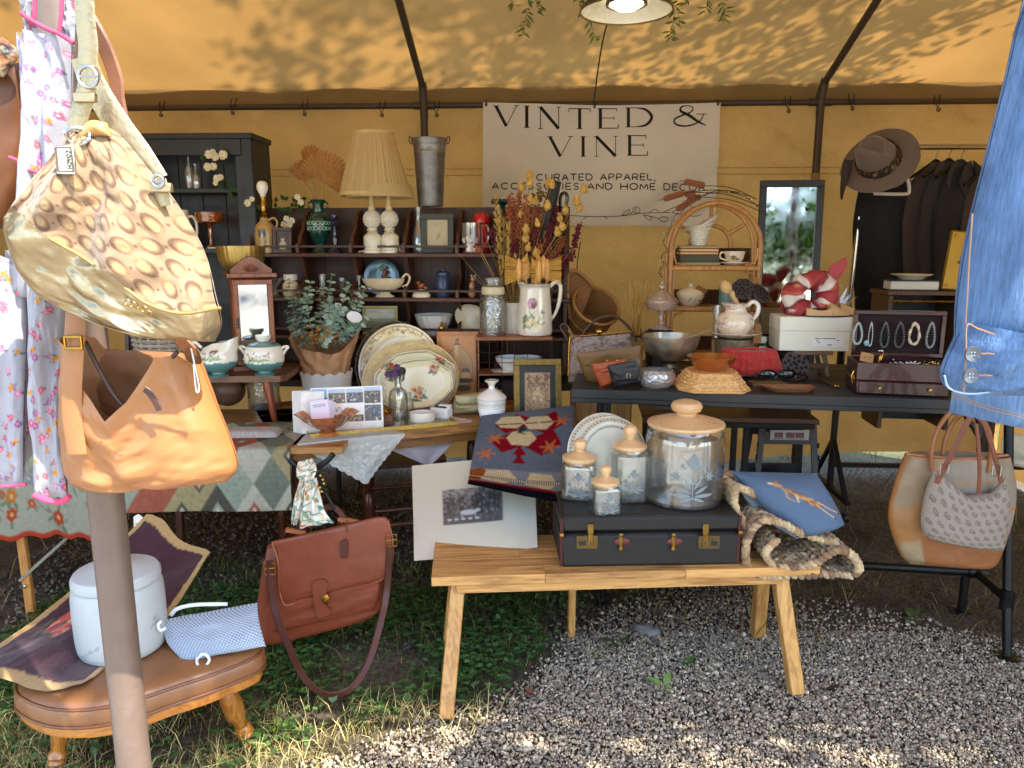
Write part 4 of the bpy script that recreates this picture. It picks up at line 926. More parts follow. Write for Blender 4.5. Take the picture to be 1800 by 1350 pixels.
cv=Cv(90,120,'#b3a582');cv.line([(40,85),(52,60),(50,75),(56,70)],2,'#5d4a36');cv.line([(43,86),(58,55)],1.5,'#7c6a50');cv.rect(20,20,70,21,'#94855f');cv.noise(.12,20,20)
picture(gp,39,50,9,m,cv,Mt)
f=Fr(put(hut,829,Z1,.05));gm_=thing('glass_mug','clear glass mug etched with grass on the hutch','mug',f);m=mp(f)
mb=MB();mb.lathe([(r*m,h*m)for r,h in sol2([(0,0),(17,0),(18,3),(18,52)],1.2)],28);obj('body',mb,cabg,gm_)
mb=MB();mb.tube([Vector((x*m,-4*m,z*m))for x,z in sub([(16,46),(27,47),(30,36),(28,20),(16,10)],16)],2*m,8);obj('handle',mb,cabg,gm_)
mb=MB()
for k in range(40):a=-pi/2+rnd.uniform(-.9,.5);p=Vector((cos(a),sin(a),0))*18.3*m+Vector((0,0,rnd.uniform(16,22)*m));mb.leaf(p,(rnd.uniform(-.5,.5),0,1),(cos(a),sin(a),0),rnd.uniform(5,11)*m,2*m,rows=1)
obj('etched_grass',mb,mat('etch_white','#d8d4cc',.8),gm_)
mb=MB();mb.lathe([(18.3*m,3*m),(18.3*m,15*m)],28,cap=False);obj('red_band',mb,glass('red_band',(.8,.1,.12),.2,body=.15),gm_)
lat('red_topped_jar',mat('red_plastic','#c01a1e',.25,coat=.4),hut,847,Z1+.0,.13,[(0,0),(14,0),(14,48),(12,50),(15,52),(15,60),(13,64),(11,68),(0,69)],'bright red lidded jar behind the glass mug','jar')
f=Fr(put(hut,880,Z1,.1));gb=thing('green_bottle','dark green ruffle-necked vase behind the dried bouquet on the hutch','vase',f);m=mp(f)
mb=MB();mb.lathe([(r*m,h*m)for r,h in((0,0),(14,0),(17,20),(17,45),(8,62),(7,78),(14,90),(0,86))],30,rip=lambda a,q:.08*sin(a*7)*q**4);obj('body',mb,dgm,gb)
mb=MB()
for k in range(12):a=k*.52;mb.ball(Vector((cos(a)*13*m,sin(a)*13*m,88*m)),4.5*m,n=7,m=5)
obj('ruffle',mb,dgm,gb)
f=Fr(put(hut,515,Z1,.16));fs_=thing('flower_sprig','small white blossoms with leaves tucked behind the jug lamp','flowers',f);m=mp(f)
mb=MB()
for pts in(((500,440),(505,400),(520,352)),((508,440),(512,410),(530,385)),((504,440),(500,400),(478,350)),((505,430),(470,385),(455,380))):mb.tube(Ls(f,pts,8),.002,5)
for px,py in((500,352),(485,356),(512,365),(497,372),(530,350),(536,362),(526,368),(520,356)):
 for k in range(3):a=rnd.uniform(0,6.28);mb.leaf(L(f,px,py),(cos(a),-.3,sin(a)),(0,-1,0),11*m,7*m)
obj('foliage',mb,roseL,fs_)
for px,py in((524,347),(505,385),(500,395),(510,395),(514,388),(504,402),(460,382),(530,356)):mb=MB();bloom(mb,L(f,px,py,-.03),6*m,7);obj('blossom',mb,roseP,fs_)
lat('glass_bowl',cabg,hut,484,Z2,.06,sol2([(0,0),(9,0),(6,3),(4,9),(5,15),(12,24),(16,32)],1),'small footed cut glass bowl at the left end of the second shelf','bowl',24)
f=Fr(put(hut,512,Z2,.08));jar=thing('white_lidded_jar','pale stoneware jar with a wide lip on the second hutch shelf','jar',f);m=mp(f)
mb=MB();mb.lathe([(r*m,h*m)for r,h in((0,0),(12,0),(14,4),(14,20),(10,25),(9,27))],28);obj('body',mb,cream,jar)
mb=MB();mb.lathe([(r*m,h*m)for r,h in((9,27),(12,28),(12,37),(11,38),(0,38))],28);obj('lid',mb,white_glaze,jar)
for px,h,lb in((568,38,'gold-rimmed shot glass behind the eucalyptus'),(602,32,'small stemmed cordial glass right of the eucalyptus tip'),(632,36,'narrow clear glass beside the iridescent plate')):
 lat('small_glass',cabg,hut,px,Z2,.09,sol2([(0,0),(6,0),(5,2),(2 if px==602 else 5,6),(2 if px==602 else 5,12),(6,18),(6.5,h)],.7),lb,'glass',18)
f=Fr(put(hut,672,Z2,.13));pl=thing('iridescent_plate','grey iridescent glass plate with a fruit motif propped on the shelf','plate',f);m=mp(f);Mt=Matrix.Rotation(pi/2-.16,3,'X')
cvp=Cv(120,120,'#5c6d70');cvp.noise(.25,14,14)
def disc(prof,t,name,mt,n=48,cz=0,M=None,cv=None,R0=1,rip=None,sc=(1,1)):
 mb=MB();vs=[];cols=[];m_=len(prof)
 for r,z in prof:
  for k in range(n):
   a=2*pi*k/n;q=r*(1+(rip(a)if rip else 0));p=Vector((q*cos(a)*sc[0],q*sin(a)*sc[1],z));vs.append((M@p if M else p)+Vector((0,0,cz)))
   if cv is not None:cols.append(cv.at(.5+.499*p.x/R0/sc[0]/1.02,.5-.499*p.y/R0/sc[1]/1.02))
 fs=[(i*n+k,i*n+(k+1)%n,(i+1)*n+(k+1)%n,(i+1)*n+k)for i in range(m_-1)for k in range(n)]
 fs.append(tuple(range(n))[::-1]);fs.append(tuple((m_-1)*n+k for k in range(n)))
 mb.add(vs,fs,0,cols if cv is not None else None);return obj(name,mb,mt,t)
disc([(8*m,-2*m),(16*m,-2*m),(30*m,2*m),(31*m,3*m),(30*m,3.4*m),(17*m,0),(8*m,0)],pl,'dish',mat('iridescent','#5a6c70',.18,.35,var=.3,vs=20,coat=.6),40,32*m,Mt)
mb=MB()
for px,py,c in((670,468,0),(676,470,0),(666,471,0),(673,474,0)):mb.leaf(L(f,px,py+3,-.035),(rnd.uniform(-1,1),0,1),(0,-1,0),9*m,8*m)
obj('painted_leaf',mb,mat('motif_green','#23452c',.3),pl)
mb=MB()
for px,py in((676,478),(678,487),(674,486),(677,494)):mb.ball(L(f,px,py,-.03),4*m,n=8,m=6)
obj('painted_fruit',mb,mat('motif_red','#8a4a35',.3),pl)
f=Fr(put(hut,677,Z2,.035));gbt=thing('gravy_boat','cream china gravy boat with a high loop handle on a foot','gravy boat',f);m=mp(f)
cr2=mat('cream_china','#d8c6a0',.2,var=.08,vs=50,coat=.4)
mb=MB();mb.lathe([(r*m,h*m)for r,h in((0,0),(15,0),(14,2),(8,6),(8,9),(16,12),(25,18),(29,25),(31,32),(29,32),(26,22),(0,15))],36,sc=(1.15,.55),rip=lambda a,q:.18*max(0,-cos(a))**6*q);obj('body',mb,cr2,gbt)
mb=MB();mb.tube([Vector((x*m,0,z*m))for x,z in sub([(31,18),(40,22),(44,34),(38,40),(31,33)],14)],2*m,8);obj('handle',mb,cr2,gbt)
f=Fr(put(hut,741,Z2,.03));bd=thing('bird_box','tiny china trinket box topped by an orange bird','figurine',f);m=mp(f)
mb=MB();mb.lathe([(r*m,h*m)for r,h in((0,0),(16,0),(16.5,4),(14,7),(15,9),(8,13),(0,15))],28,sc=(1,.6));obj('box',mb,cr2,bd)
mb=MB();mb.ball((0,0,20*m),5*m,(1.3,.9,.9),M=rotM((0,-.5,0)));mb.ball((-5*m,0,25*m),3.2*m);mb.leaf((4*m,0,18*m),(1,0,-.4),(0,-1,0),8*m,4*m);mb.lathe([(.8*m,0),(0,3*m)],6,(-8*m,0,25*m),tilt=rotM((0,-1.5,0)));obj('bird',mb,mat('bird_orange','#9c4f22',.35,var=.4,vs=90),bd)
lat('blue_jar',mat('blue_glaze','#34415f',.3,var=.2),hut,779,Z2,.07,[(0,0),(12,0),(13,2),(13,34),(11,37),(12,38),(12,42),(7,45),(3,45),(3,48),(0,48)],'muted blue cylindrical jar with a knob lid on the second shelf','jar')
f=Fr(put(hut,830,Z2,.04));fg=thing('figurine','small seated china figurine at the right of the second shelf','figurine',f);m=mp(f)
mb=MB();mb.ball((0,0,8*m),9*m,(.8,.7,1));mb.ball((0,0,20*m),6*m,(.9,.8,1.3));mb.ball((2*m,-1*m,32*m),4.6*m);mb.leaf((0,0,35*m),(-.4,0,1),(0,-1,0),6*m,3*m);mb.leaf((4*m,0,35*m),(.4,0,1),(0,-1,0),6*m,3*m);obj('body',mb,mat('figurine_china','#b9875f',.3,var=.35,vs=60),fg)
mb=MB();mb.leaf(Vector((4*m,-3*m,3*m)),(1,-.1,.5),(0,-1,.5),34*m,16*m,fold=.4,rows=5);mb.ball((14*m,0,8*m),9*m,(1.6,.5,.5),M=rotM((0,-.5,0)));solo('dark_figurine',mb,mat('dark_bird','#33302f',.4),Fr(put(hut,840,Z2,.0)),'dark winged figurine beside the seated figurine','figurine')
f=Fr(put(hut,669,Z3-.0,.05));ff=thing('landscape_picture','narrow gilt frame with a pale landscape behind the platters','picture frame',f);m=mp(f)
Mt=frame4(ff,62,50,5,m,mat('gilt','#8f7a48',.35,.8,var=.3,vs=60),.015,.08)
cv=Cv(100,80,'#8d8f74');cv.rect(0,0,100,34,'#b7b9a2');cv.rect(0,44,100,80,'#6b7254');cv.noise(.3,16,8);picture(ff,52,40,5,m,cv,Mt)
lat('swirl_bowl',white_glaze,hut,763,Z3,.08,sol2([(0,0),(18,0),(20,3),(29,20),(33,34),(34,35)],1.2),'white swirled china bowl on the third hutch shelf','bowl',72,rip=lambda a,q:.02*sin(a*18+q*5))
f=Fr(put(hut,776,Z3,-.0));mb=MB();m=mp(f)
mb.lathe([(5*m,0),(6*m,1*m),(2*m,3*m),(2*m,8*m),(0,9*m)],14);mb.ball((0,0,13*m),5*m,(1,.7,1.2));mb.ball((1*m,0,22*m),3*m);mb.tube([(4*m,0,14*m),(9*m,0,17*m),(7*m,0,23*m)],1.2*m,6);mb.tube([(-4*m,0,14*m),(-8*m,0,10*m)],1.2*m,6)
solo('brass_figurine',mb,brass,f,'little brass figurine in front of the swirled bowl','figurine')
f=Fr(put(hut,835,Z3,.09));op=thing('oval_platter','cream oval platter with fluted handles propped behind the canister','platter',f);m=mp(f)
cv=Cv(120,90,'#d9c9a4');[cv.flower(70+k*9,22+3*sin(k),5,'#9c5a4a','#c08a4a')for k in range(4)]
disc([(12*m,-1*m),(26*m,-1*m),(36*m,4*m),(36*m,5*m),(26*m,1*m),(12*m,1*m)],op,'dish',mat('platter_print',attr=True,rough=.2,coat=.4,var=.04),60,24*m,Matrix.Rotation(.5,3,'Y')@Matrix.Rotation(pi/2-.2,3,'X'),cv,36*m,lambda a:.04*cos(a*2)+.015*sin(a*24),(1,.72))
lat('egg_cup',cabg,hut,826,Z3,.0,sol2([(0,0),(6,0),(4,3),(4,5),(6,9),(6,14)],.7),'tiny glass cup in front of the oval platter','glass',16)
# Wooden Table (Centre Left)
TZ=.74
a0,a1=G(530,781,TZ),G(825,749,TZ);wrz=math.atan2(a1.y-a0.y,a1.x-a0.x)
wt=thing('wooden_table','honey coloured wooden table with rounded corners behind the doilies','table',(a0.x,a0.y,0),wrz)
honey=wood('honey_wood','#6b3f1c','#b07a3e',0,7,.42,.2)
WL=(a1-a0).length
def rrect(x0,y0,x1,y1,r,n=6):
 o=[]
 for cx,cy,a in((x1-r,y0+r,-90),(x1-r,y1-r,0),(x0+r,y1-r,90),(x0+r,y0+r,180)):
  o+=[(cx+r*cos(rad(a+90*i/n)),cy+r*sin(rad(a+90*i/n)))for i in range(n+1)]
 return o
tw0,tw1=-.10,WL+.42
nb_=6
for k in range(nb_):
 y0=k*.15;mb=MB()
 if k==0:mb.slab(rrect(tw0,0,tw1,.149,.07),TZ-.028,TZ);
 else:mb.box(((tw0+tw1)/2,y0+.075,TZ-.014),(tw1-tw0,.149,.028),.002)
 obj('table_board',mb,honey,wt)
mb=MB();mb.slab(rrect(tw0+.03,.03,tw1-.03,.87,.06),TZ-.075,TZ-.028);obj('apron',mb,wood('honey_apron','#4a2a14','#8a5a2b',0,7,.5),wt)
redleg=wood('red_mahogany','#2d120a','#5c2814',2,12,.35,.3)
def turned(h):return[(.016,0),(.02,.03*h),(.024,.12*h),(.018,.2*h),(.026,.24*h),(.018,.28*h),(.03,.5*h),(.028,.62*h),(.018,.7*h),(.028,.73*h),(.018,.76*h),(.026,.8*h),(.028,h)]
for x,y in((tw0+.1,.12),(tw1-.1,.12),(tw0+.1,.78),(tw1-.1,.78)):
 mb=MB();mb.lathe(turned(TZ-.07),18,(x,y,0));obj('leg',mb,redleg,wt)
c0=G(690,985,0);ch=thing('chair','dark wooden chair with turned legs tucked under the wooden table','chair',(c0.x,c0.y+.35,0),.25)
for x,y in((-.18,-.17),(.18,-.17),(-.18,.2),(.18,.2)):mb=MB();mb.lathe(turned(.43),14,(x,y,0));obj('leg',mb,redleg,ch)
for z,y in((.12,-.17),(.2,-.17),(.2,.2)):mb=MB();mb.tube([(-.18,y,z),(0,y,z),(.18,y,z)],[.009,.014,.009],10);obj('stretcher',mb,redleg,ch)
mb=MB();mb.slab(rrect(-.22,-.21,.22,.23,.06),.43,.455);obj('seat',mb,redleg,ch)
def base(px,py,z,rpx):
 p=G(px,py,z);return p+Vector((0,rpx*mp(p),0))
def lt(name,mt,px,py,z,prof,label,cat,**k):
 c=base(px,py,z,max(r for r,h in prof[:2]));return lat(name,mt,None,c,0,0,prof,label,cat,m_=mp(c),**k)
def sq(name,parts_,f,label,cat,group=None):
 t=thing(name,label,cat,f,0,group)
 for nm,prof,mt,kw in parts_:mb=MB();mb.lathe(prof,32,**kw);obj(nm,mb,mt,t)
 return t
c=base(567,722,TZ,40);f=Fr(c);m=mp(f)
pot=thing('plant_pot','white scallop-rimmed pot holding paper-wrapped eucalyptus','pot',f)
mb=MB();prof=[(0,0),(34,0),(36,3),(40,25),(43,50),(45,60),(45.5,63),(43,63),(40,50),(36,6),(0,5)]
mb.lathe([(r*m,h*m)for r,h in prof],72,rip=lambda a,q:0)
mb.v=[(x,y,z+(2.2*m*sin(math.atan2(y,x)*14)if z>59*m else 0))for x,y,z in mb.v];obj('body',mb,mat('pot_glaze','#cfc9c2',.2,var=.05,coat=.4),pot)
fe=Fr(c+Vector((0,0,30*m)));euc=thing('eucalyptus','bunch of grey-green eucalyptus stems wrapped in brown kraft paper','plant',fe)
nu,nv=90,26;a=np.linspace(0,2*pi,nu,endpoint=False);A,V=np.meshgrid(a,np.linspace(0,1,nv))
hgt=68+16*np.maximum(0,np.cos(A-pi))**3*2.2+34*np.maximum(0,np.cos(A))**4+10*np.sin(A*3+1)*.3+14*np.maximum(0,np.sin(A))+6*fbm(A*3,A*0,3)
rr=33+14*V+13*V**2*np.abs(np.cos(A))+2.5*np.sin(A*9+fbm(A*2,V*2,8)*9)*(.3+V)+3.5*fbm(A*4,V*6,5,3)*2
mb=MB();mb.grid(np.cos(A)*rr*m,np.sin(A)*rr*m,hgt*V*m+2*m,closeu=True);obj('kraft_paper',mb,cloth('kraft_paper','#b98f68',trans=.15,var=.1,vs=30,bump=.4,bs=(60,60)),euc,60)
em=cloth('eucalyptus_leaf',attr=True,trans=.18,var=.15,vs=60,bump=0)
stemM=mat('eucalyptus_stem','#7d8a6a',.6)
tops=[((566,600),(572,550),(583,484)),((548,610),(520,560),(508,492)),((556,605),(540,545),(545,497)),((575,605),(592,560),(613,500)),((584,610),(615,570),(640,507)),((562,610),(563,560),(562,508)),((590,612),(610,590),(643,560)),((545,612),(525,590),(502,548)),((570,610),(578,570),(580,527)),((580,610),(603,560),(629,520)),((552,612),(533,575),(525,515)),((560,612),(575,590),(596,540))]
for i,pts in enumerate(tops):
 dyo=rnd.uniform(-.09,.05);path=[L(fe,pts[0][0],pts[0][1],0),L(fe,*pts[1],dyo*.6),L(fe,*pts[2],dyo)];path=[Vector(q)for q in spline([tuple(q)for q in path],22)]
 mb=MB();mb.tube(path,list(np.linspace(.0022,.001,22)),6);st=obj('stem',mb,stemM,euc)
 mb=MB();mb.c=[];k=5
 while k<22:
  tg=(path[min(k+1,21)]-path[k-1]).normalized();q=rnd.uniform(0,3.1);sz=(13.5-5.5*k/22)*m*rnd.uniform(.8,1.15)
  for sg in(0,pi):
   sd=tg.orthogonal().normalized();sd.rotate(Matrix.Rotation(q+sg+rnd.uniform(-.25,.25),3,tg));b0=len(mb.v)
   d=(sd+tg*.35).normalized();mb.leaf(path[k],d,tg*1.+Vector((0,-.5,.1)),sz*1.2,sz*1.15,fold=.12,bend=.15)
   g_=rnd.uniform(.75,1.25);cc=lin(rnd.choice(['#9fbaa5','#b0c7b6','#8fab97','#bdd0c2']))
   mb.c=mb.c[:b0]+[tuple(z*g_ for z in cc)]*(len(mb.v)-b0)
  k+=rnd.choice((1,1,2))if k>8 else 2
 obj('leaves',mb,em,st)
mb=MB()
for k in range(60):mb.ball(L(fe,rnd.gauss(560,16),rnd.gauss(592,8),rnd.uniform(-.08,.02)),rnd.uniform(1.5,3)*m,n=5,m=4)
obj('dried_filler',mb,mat('dried_orange','#a87437',.9,var=.4,vs=200),euc)['kind']='stuff'
mb=MB();p=L(fe,623,557,-.1);mb.ball(p,13*m,(1,.08,.72),n=16,m=8,M=rotM((0,.3,.2)));obj('plant_tag',mb,mat('tag_white','#cfccc8',.4),euc)
def platter(name,cx,cy,d,rx,rz,out,cv,mt,label,cat,dep=4.5,tilt=.28,roll=0,na=120,nr=34,th=2,flat=.68,base_z=None):
 p=P(cx,cy,d);f=Fr(p);m_=mp(p);M_=Matrix.Rotation(roll,3,'Y')@Matrix.Rotation(-tilt,3,'X');f=Fr((p.x,p.y,base_z if base_z else p.z-rz*m_));off=Vector((0,0,p.z-f.loc.z))
 vs=[];cs=[];fs=[]
 for side in(0,1):
  for i in range(nr+1):
   s=i/nr
   for k in range(na):
    a=2*pi*k/na;o=out(a);x=o[0]*s;z=o[1]*s
    t_=max(0,(s-flat)/(1-flat));y=-dep*(3*t_*t_-2*t_**3)*m_-(dep*.25*m_ if s>.97 else 0)+(th*m_ if side else 0)
    vs.append(M_@Vector((x*rx*m_,y,z*rz*m_))+off);cs.append(cv.at(.5+x*.499,.5-z*.499))
 b=(nr+1)*na
 for i in range(nr):
  for k in range(na):
   k2=(k+1)%na;q=(i*na+k,i*na+k2,(i+1)*na+k2,(i+1)*na+k);fs.append(q);fs.append(tuple(j+b for j in q[::-1]))
 for k in range(na):k2=(k+1)%na;fs.append((nr*na+k,nr*na+k2,b+nr*na+k2,b+nr*na+k))
 mb=MB();mb.add(vs,fs,0,cs);return solo(name,mb,mt,f,label,cat),f,m_
circ=lambda a:(cos(a),sin(a))
def octa(a,k=.82,n=8):
 c,s=cos(a),sin(a);r=1/max(abs(c),abs(s),(abs(c)+abs(s))/1.4);r=r*(.985+.015*cos(8*a));return(c*r,s*r)
plm_=mat('china_print',attr=True,rough=.16,coat=.5,var=.06,vs=8)
cv=Cv(60,60,'#4a4031');cv.noise(.4,4,4)
platter('round_tray',693,642,3.80,68,78,lambda a:(cos(a)*(1+.012*sin(a*40)),sin(a)*(1+.012*sin(a*40))),cv,mat('old_silver',attr=True,rough=.3,metal=.8,var=.3),'tarnished metal tray with a fluted rim at the back of the platter stack','tray',base_z=TZ)
cv=Cv(260,260,'#e2cfa0');cv.noise(.05,60,60)
for k in range(46):
 a=k*2*pi/46;r=112+5*sin(k*2.3);x,y=130+r*cos(a),130+r*sin(a)
 cv.flower(x,y,rnd.uniform(4,7),rnd.choice(['#a8553a','#b9803f','#7c5a7a','#c58f5a','#8a6a3a']),'#caa24a',leaf=rnd.choice(['#6d7a45','#86794a']))
for k in range(200):a=k*2*pi/200;cv.ell(130+123*cos(a),130+123*sin(a),1.6,None,'#8a6a45')
for k in range(170):
 a=rad(200+k*.8);cv.ell(130+86*cos(a),130+86*sin(a),1.4,None,'#f3ead2')
platter('dinner_plate',703,645,3.74,72,76,circ,cv,plm_,'large cream plate with a border of small autumn flowers behind the platters','plate',base_z=TZ)
cv=Cv(120,120,'#cdae72');cv.noise(.12,16,16)
platter('oval_platter',722,668,3.67,86,70,lambda a:(cos(a)*(1+.006*sin(a*60)),sin(a)*(1+.006*sin(a*60))),cv,mat('basket_china',attr=True,rough=.3,coat=.3,bump=.8,bs=120),'plain tan oval platter with a moulded woven rim','platter',roll=-.1,base_z=TZ,dep=5)
def tulips(cv,x,y,s,cols,rs):
 for k in range(9):cv.line([(x+rs.uniform(-3,3)*s,y+9*s),(x+rs.uniform(-9,9)*s,y-rs.uniform(-2,9)*s)],1.1*s,rs.choice(['#5f7a45','#47663f','#7c8c5a']))
 for k in range(6):cv.ell(x+rs.uniform(-8,8)*s,y+rs.uniform(0,9)*s,5*s,1.6*s,rs.choice(['#567346','#3f5e3d']),rs.uniform(-1.5,1.5))
 for k in range(7):
  xx,yy=x+rs.uniform(-9,9)*s,y+rs.uniform(-9,4)*s;c=rs.choice(cols);cv.ell(xx,yy,3.6*s,2.6*s,c,rs.uniform(0,3));cv.ell(xx-1.5*s,yy-1*s,2*s,1.3*s,'#d98a5a',rs.uniform(0,3));cv.ell(xx+1*s,yy+1*s,1.5*s,1.1*s,'#7a3350',rs.uniform(0,3))
def octcv(spots,seed):
 rs=random.Random(seed);cv=Cv(300,210,'#e3d6ae');cv.noise(.04,80,80)
 pts=[octa(2*pi*k/240)for k in range(241)]
 for r,c in((.955,'#5d5a4c'),(.975,'#b9a984')):cv.line([(150+p[0]*150*r,105-p[1]*105*r)for p in pts],3.4,c)
 for x,y,s,cols in spots:tulips(cv,x,y,s,cols,rs)
 return cv
red=['#b5402f','#c9562f','#8a3550','#d9a24a'];yel=['#d9a24a','#c97a3a','#b5683a','#e0bb62']
platter('octagonal_platter',731,671,3.60,73,54,octa,octcv([(50,40,2.2,red),(252,42,2.0,red),(165,170,2.6,red)],3),plm_,'larger cream eight-sided platter with tulip sprays, second from the front','platter',roll=-.12,base_z=TZ)
platter('octagonal_platter',735,675,3.545,62,43,octa,octcv([(38,60,2.3,['#b5402f','#6b3a6a','#c9562f']),(222,52,2.4,yel),(152,150,3.2,red+yel)],7),plm_,'smaller cream eight-sided platter with tulips at the front of the stack','platter',roll=-.12,base_z=TZ)
f=Fr(G(745,716,TZ));m=mp(f);est=thing('plate_easel','small light wooden easel holding up the front platter','easel',f);ply=wood('light_ply','#a9784a','#d6ab74',2,20,.5)
mb=MB();mb.beam((2*m,-.015,0),(1*m,-.02,50*m),4*m,3*m);obj('peg',mb,ply,est);mb=MB();mb.box((0,-.02,2*m),(50*m,.06,3*m));obj('foot',mb,ply,est)
f=Fr(G(612,758,TZ),.2);m=mp(f);cds=thing('postcard_display','printed card of small photographs standing behind the amber bowl','card',f)
cv=Cv(280,140,'#e4e0d8');rs=random.Random(4)
for i,(x0,y0,x1,y1)in enumerate(((4,4,62,66),(68,8,134,62),(138,8,204,62),(208,4,274,66),(208,72,274,134),(140,108,204,134),(68,106,134,134))):
 cv.rect(x0,y0,x1,y1,rs.choice(['#6f8fae','#55606b','#7a6a5a','#5f5a55']))
 if i==0:cv.rect(x0,y0,x1,y0+34,'#8fb2d6');cv.rect(x0,y0+44,x1,y1,'#c9b48a');continue
 if i<4:cv.rect(x0,y0,x1,y0+14,'#a9bccb')
 for k in range(46):
  x,y=rs.uniform(x0+3,x1-4),y0+(y1-y0)*rs.uniform(.3 if i<4 else .05,.95);s_=2+4*(y-y0)/(y1-y0)*rs.random();cv.ell(min(x1-5,x),min(y1-5,y),s_,s_*rs.uniform(.5,1.5),rs.choice(['#3a3634','#a79f92','#7a4a3f','#55664c','#96794f','#46526a','#bfb8ac','#5f4838']),rs.uniform(0,3))
cv.line(sub([(84,92),(92,74),(98,92),(108,76),(120,92),(134,80),(146,90),(160,82),(176,90)],60),2.2,'#4a4a55')
Mt=Matrix.Rotation(-.18,3,'X')
picture(cds,122,64,14,m,cv,Mt,'photo_card',-.004)
mb=MB();mb.box(Mt@Vector((0,0,40*m)),(124*m,.004,76*m),.0005,M=Mt);obj('card_back',mb,mat('card_white','#ddd8d0',.6),cds)
for k in range(4):mb=MB();mb.box((-58*m-k*5*m,-.01+.012*k,37*m),(40*m,.002,72*m),.0004,M=Matrix.Rotation(-.15,3,'X')@Matrix.Rotation(.1,3,'Z'));obj('loose_card',mb,MATS['card_white'],cds)
lt('ruffled_bowl',amber,571,768,TZ+.01,[(0,0),(22,0),(20,3),(12,6),(14,9),(26,15),(38,24),(45,33),(52,38),(50,39),(42,33),(28,18),(0,11)],'ruffled amber glass bowl holding business cards','bowl',n=72,rip=lambda a,q:.1*sin(a*6)*max(0,(.5-abs(q-.6))*2)**1.5)
f=Fr(base(563,760,TZ+.025,12),.1);m=mp(f);mb=MB()
for k in range(5):
 M_=Matrix.Rotation(-.25-.03*k,3,'X')@Matrix.Rotation(.06*k-.1,3,'Y');mb=MB();mb.box(M_@Vector((0,.004*k,32*m)),(32*m,.0012,44*m),.0003,M=M_)
 if k==0:bc=thing('business_cards','small stack of pale business cards standing in the amber bowl','cards',f);fm=M_
 obj('card',mb,mat('card_lilac','#d6cdd8',.6,var=.03),bc)
mb=MB()
for z in(46,43):mb.box(fm@Vector((0,-.0012,z*m)),(22*m,.0006,1.1*m),0,M=fm)
mb.ball(fm@Vector((4*m,-.001,16*m)),6*m,(1,.08,.7));obj('card_print',mb,mat('print_grey','#77707c',.8),bc)
f=Fr(G(652,748,TZ)+Vector((0,.04,0)),.12);m=mp(f);jb=thing('wooden_tray','small reddish wooden open box full of gold rings and trinkets','box',f);rw=wood('rosewood','#4a241a','#83503c',0,25,.4)
w_,d_,h_=72*m,.13,20*m
for c,s in(((0,-d_/2,h_/2),(w_,.008,h_)),((0,d_/2,h_/2),(w_,.008,h_)),((-w_/2+.004,0,h_/2),(.008,d_-.01,h_)),((w_/2-.004,0,h_/2),(.008,d_-.01,h_)),((0,0,.004),(w_-.01,d_-.01,.006))):mb=MB();mb.box(c,s);obj('panel',mb,rw,jb)
mb=MB();goldm=mat('gold','#c79a4a',.25,1,var=.3,vs=200)
for k in range(60):
 c=Vector((rnd.uniform(-.4,.4)*w_,rnd.uniform(-.4,.4)*d_,h_*rnd.uniform(.75,1.02)));Mr=rotM((rnd.uniform(0,3),rnd.uniform(0,3),0));mb.tube([c+Mr@Vector((.008*cos(q),.008*sin(q),0))for q in np.linspace(0,6.28,10,endpoint=False)],.0016,4,True)
obj('trinkets',mb,goldm,jb)['kind']='stuff'
botg=glass('pale_bottle',(.95,.97,.94),.03,body=.02,milk=.05)
lt('glass_bottle',botg,699,742,TZ,sol2([(0,0),(16,0),(17,2),(17,44),(15,52),(7,58),(6,62),(6,76),(8,77),(8,81)],1.1),'clear square-shouldered bottle holding a tiny posy','bottle',n=28)
lt('glass_vial',botg,717,738,TZ,sol2([(0,0),(9,0),(9.5,2),(9.5,32),(6,36),(6,46),(7,47)],.9),'slim clear vial beside the posy bottle','bottle',n=20)
f=Fr(base(699,742,TZ,16)+Vector((0,0,.11)));m=mp(f);psy=thing('posy','tiny posy of orange and purple flowers in the clear bottle','flowers',f);mb=MB()
for k in range(9):p=Vector((rnd.uniform(-15,15)*m,rnd.uniform(-8,8)*m,rnd.uniform(36,58)*m));mb.tube([(0,0,0),p*.5+Vector((0,0,6*m)),p],.0008,5);mb.leaf(p*.7,p,(0,-1,0),14*m,5*m)
obj('stems',mb,mat('posy_green','#4a5a35',.7),psy)
for k in range(8):mb=MB();bloom(mb,Vector((rnd.uniform(-15,13)*m,rnd.uniform(-9,3)*m,rnd.uniform(40,58)*m)),rnd.uniform(4.5,7)*m,8);obj('bloom',mb,mat('posy_'+str(k%3),['#a8482c','#5a3a5f','#3b3440'][k%3],.8,var=.3,vs=200),psy)
mb=MB();f=Fr(base(699,743,TZ,18));
for k in range(90):q=rnd.uniform(0,6.28);r=rnd.uniform(0,17)*m;mb.ball((r*cos(q),r*sin(q),rnd.uniform(.002,.012)),.003,n=5,m=4)
o=solo('glass_beads',mb,mat('beads','#6f6a50',.2,.3,var=.5,vs=300),f,'small beads heaped round the foot of the bottle','beads');o['kind']='stuff';del o['category']
f=Fr(base(740,746,TZ,20));m=mp(f);mb=MB();mb.lathe([(r*m,h*m)for r,h in((0,0),(20,0),(22,2),(22,16),(21,18),(19,18),(18,4),(0,3))],40,sc=(1,.85));solo('ring_dish',mb,mat('ivory_plastic','#dcd2c0',.35,var=.04),f,'round ivory dish open at the top in front of the platters','dish')
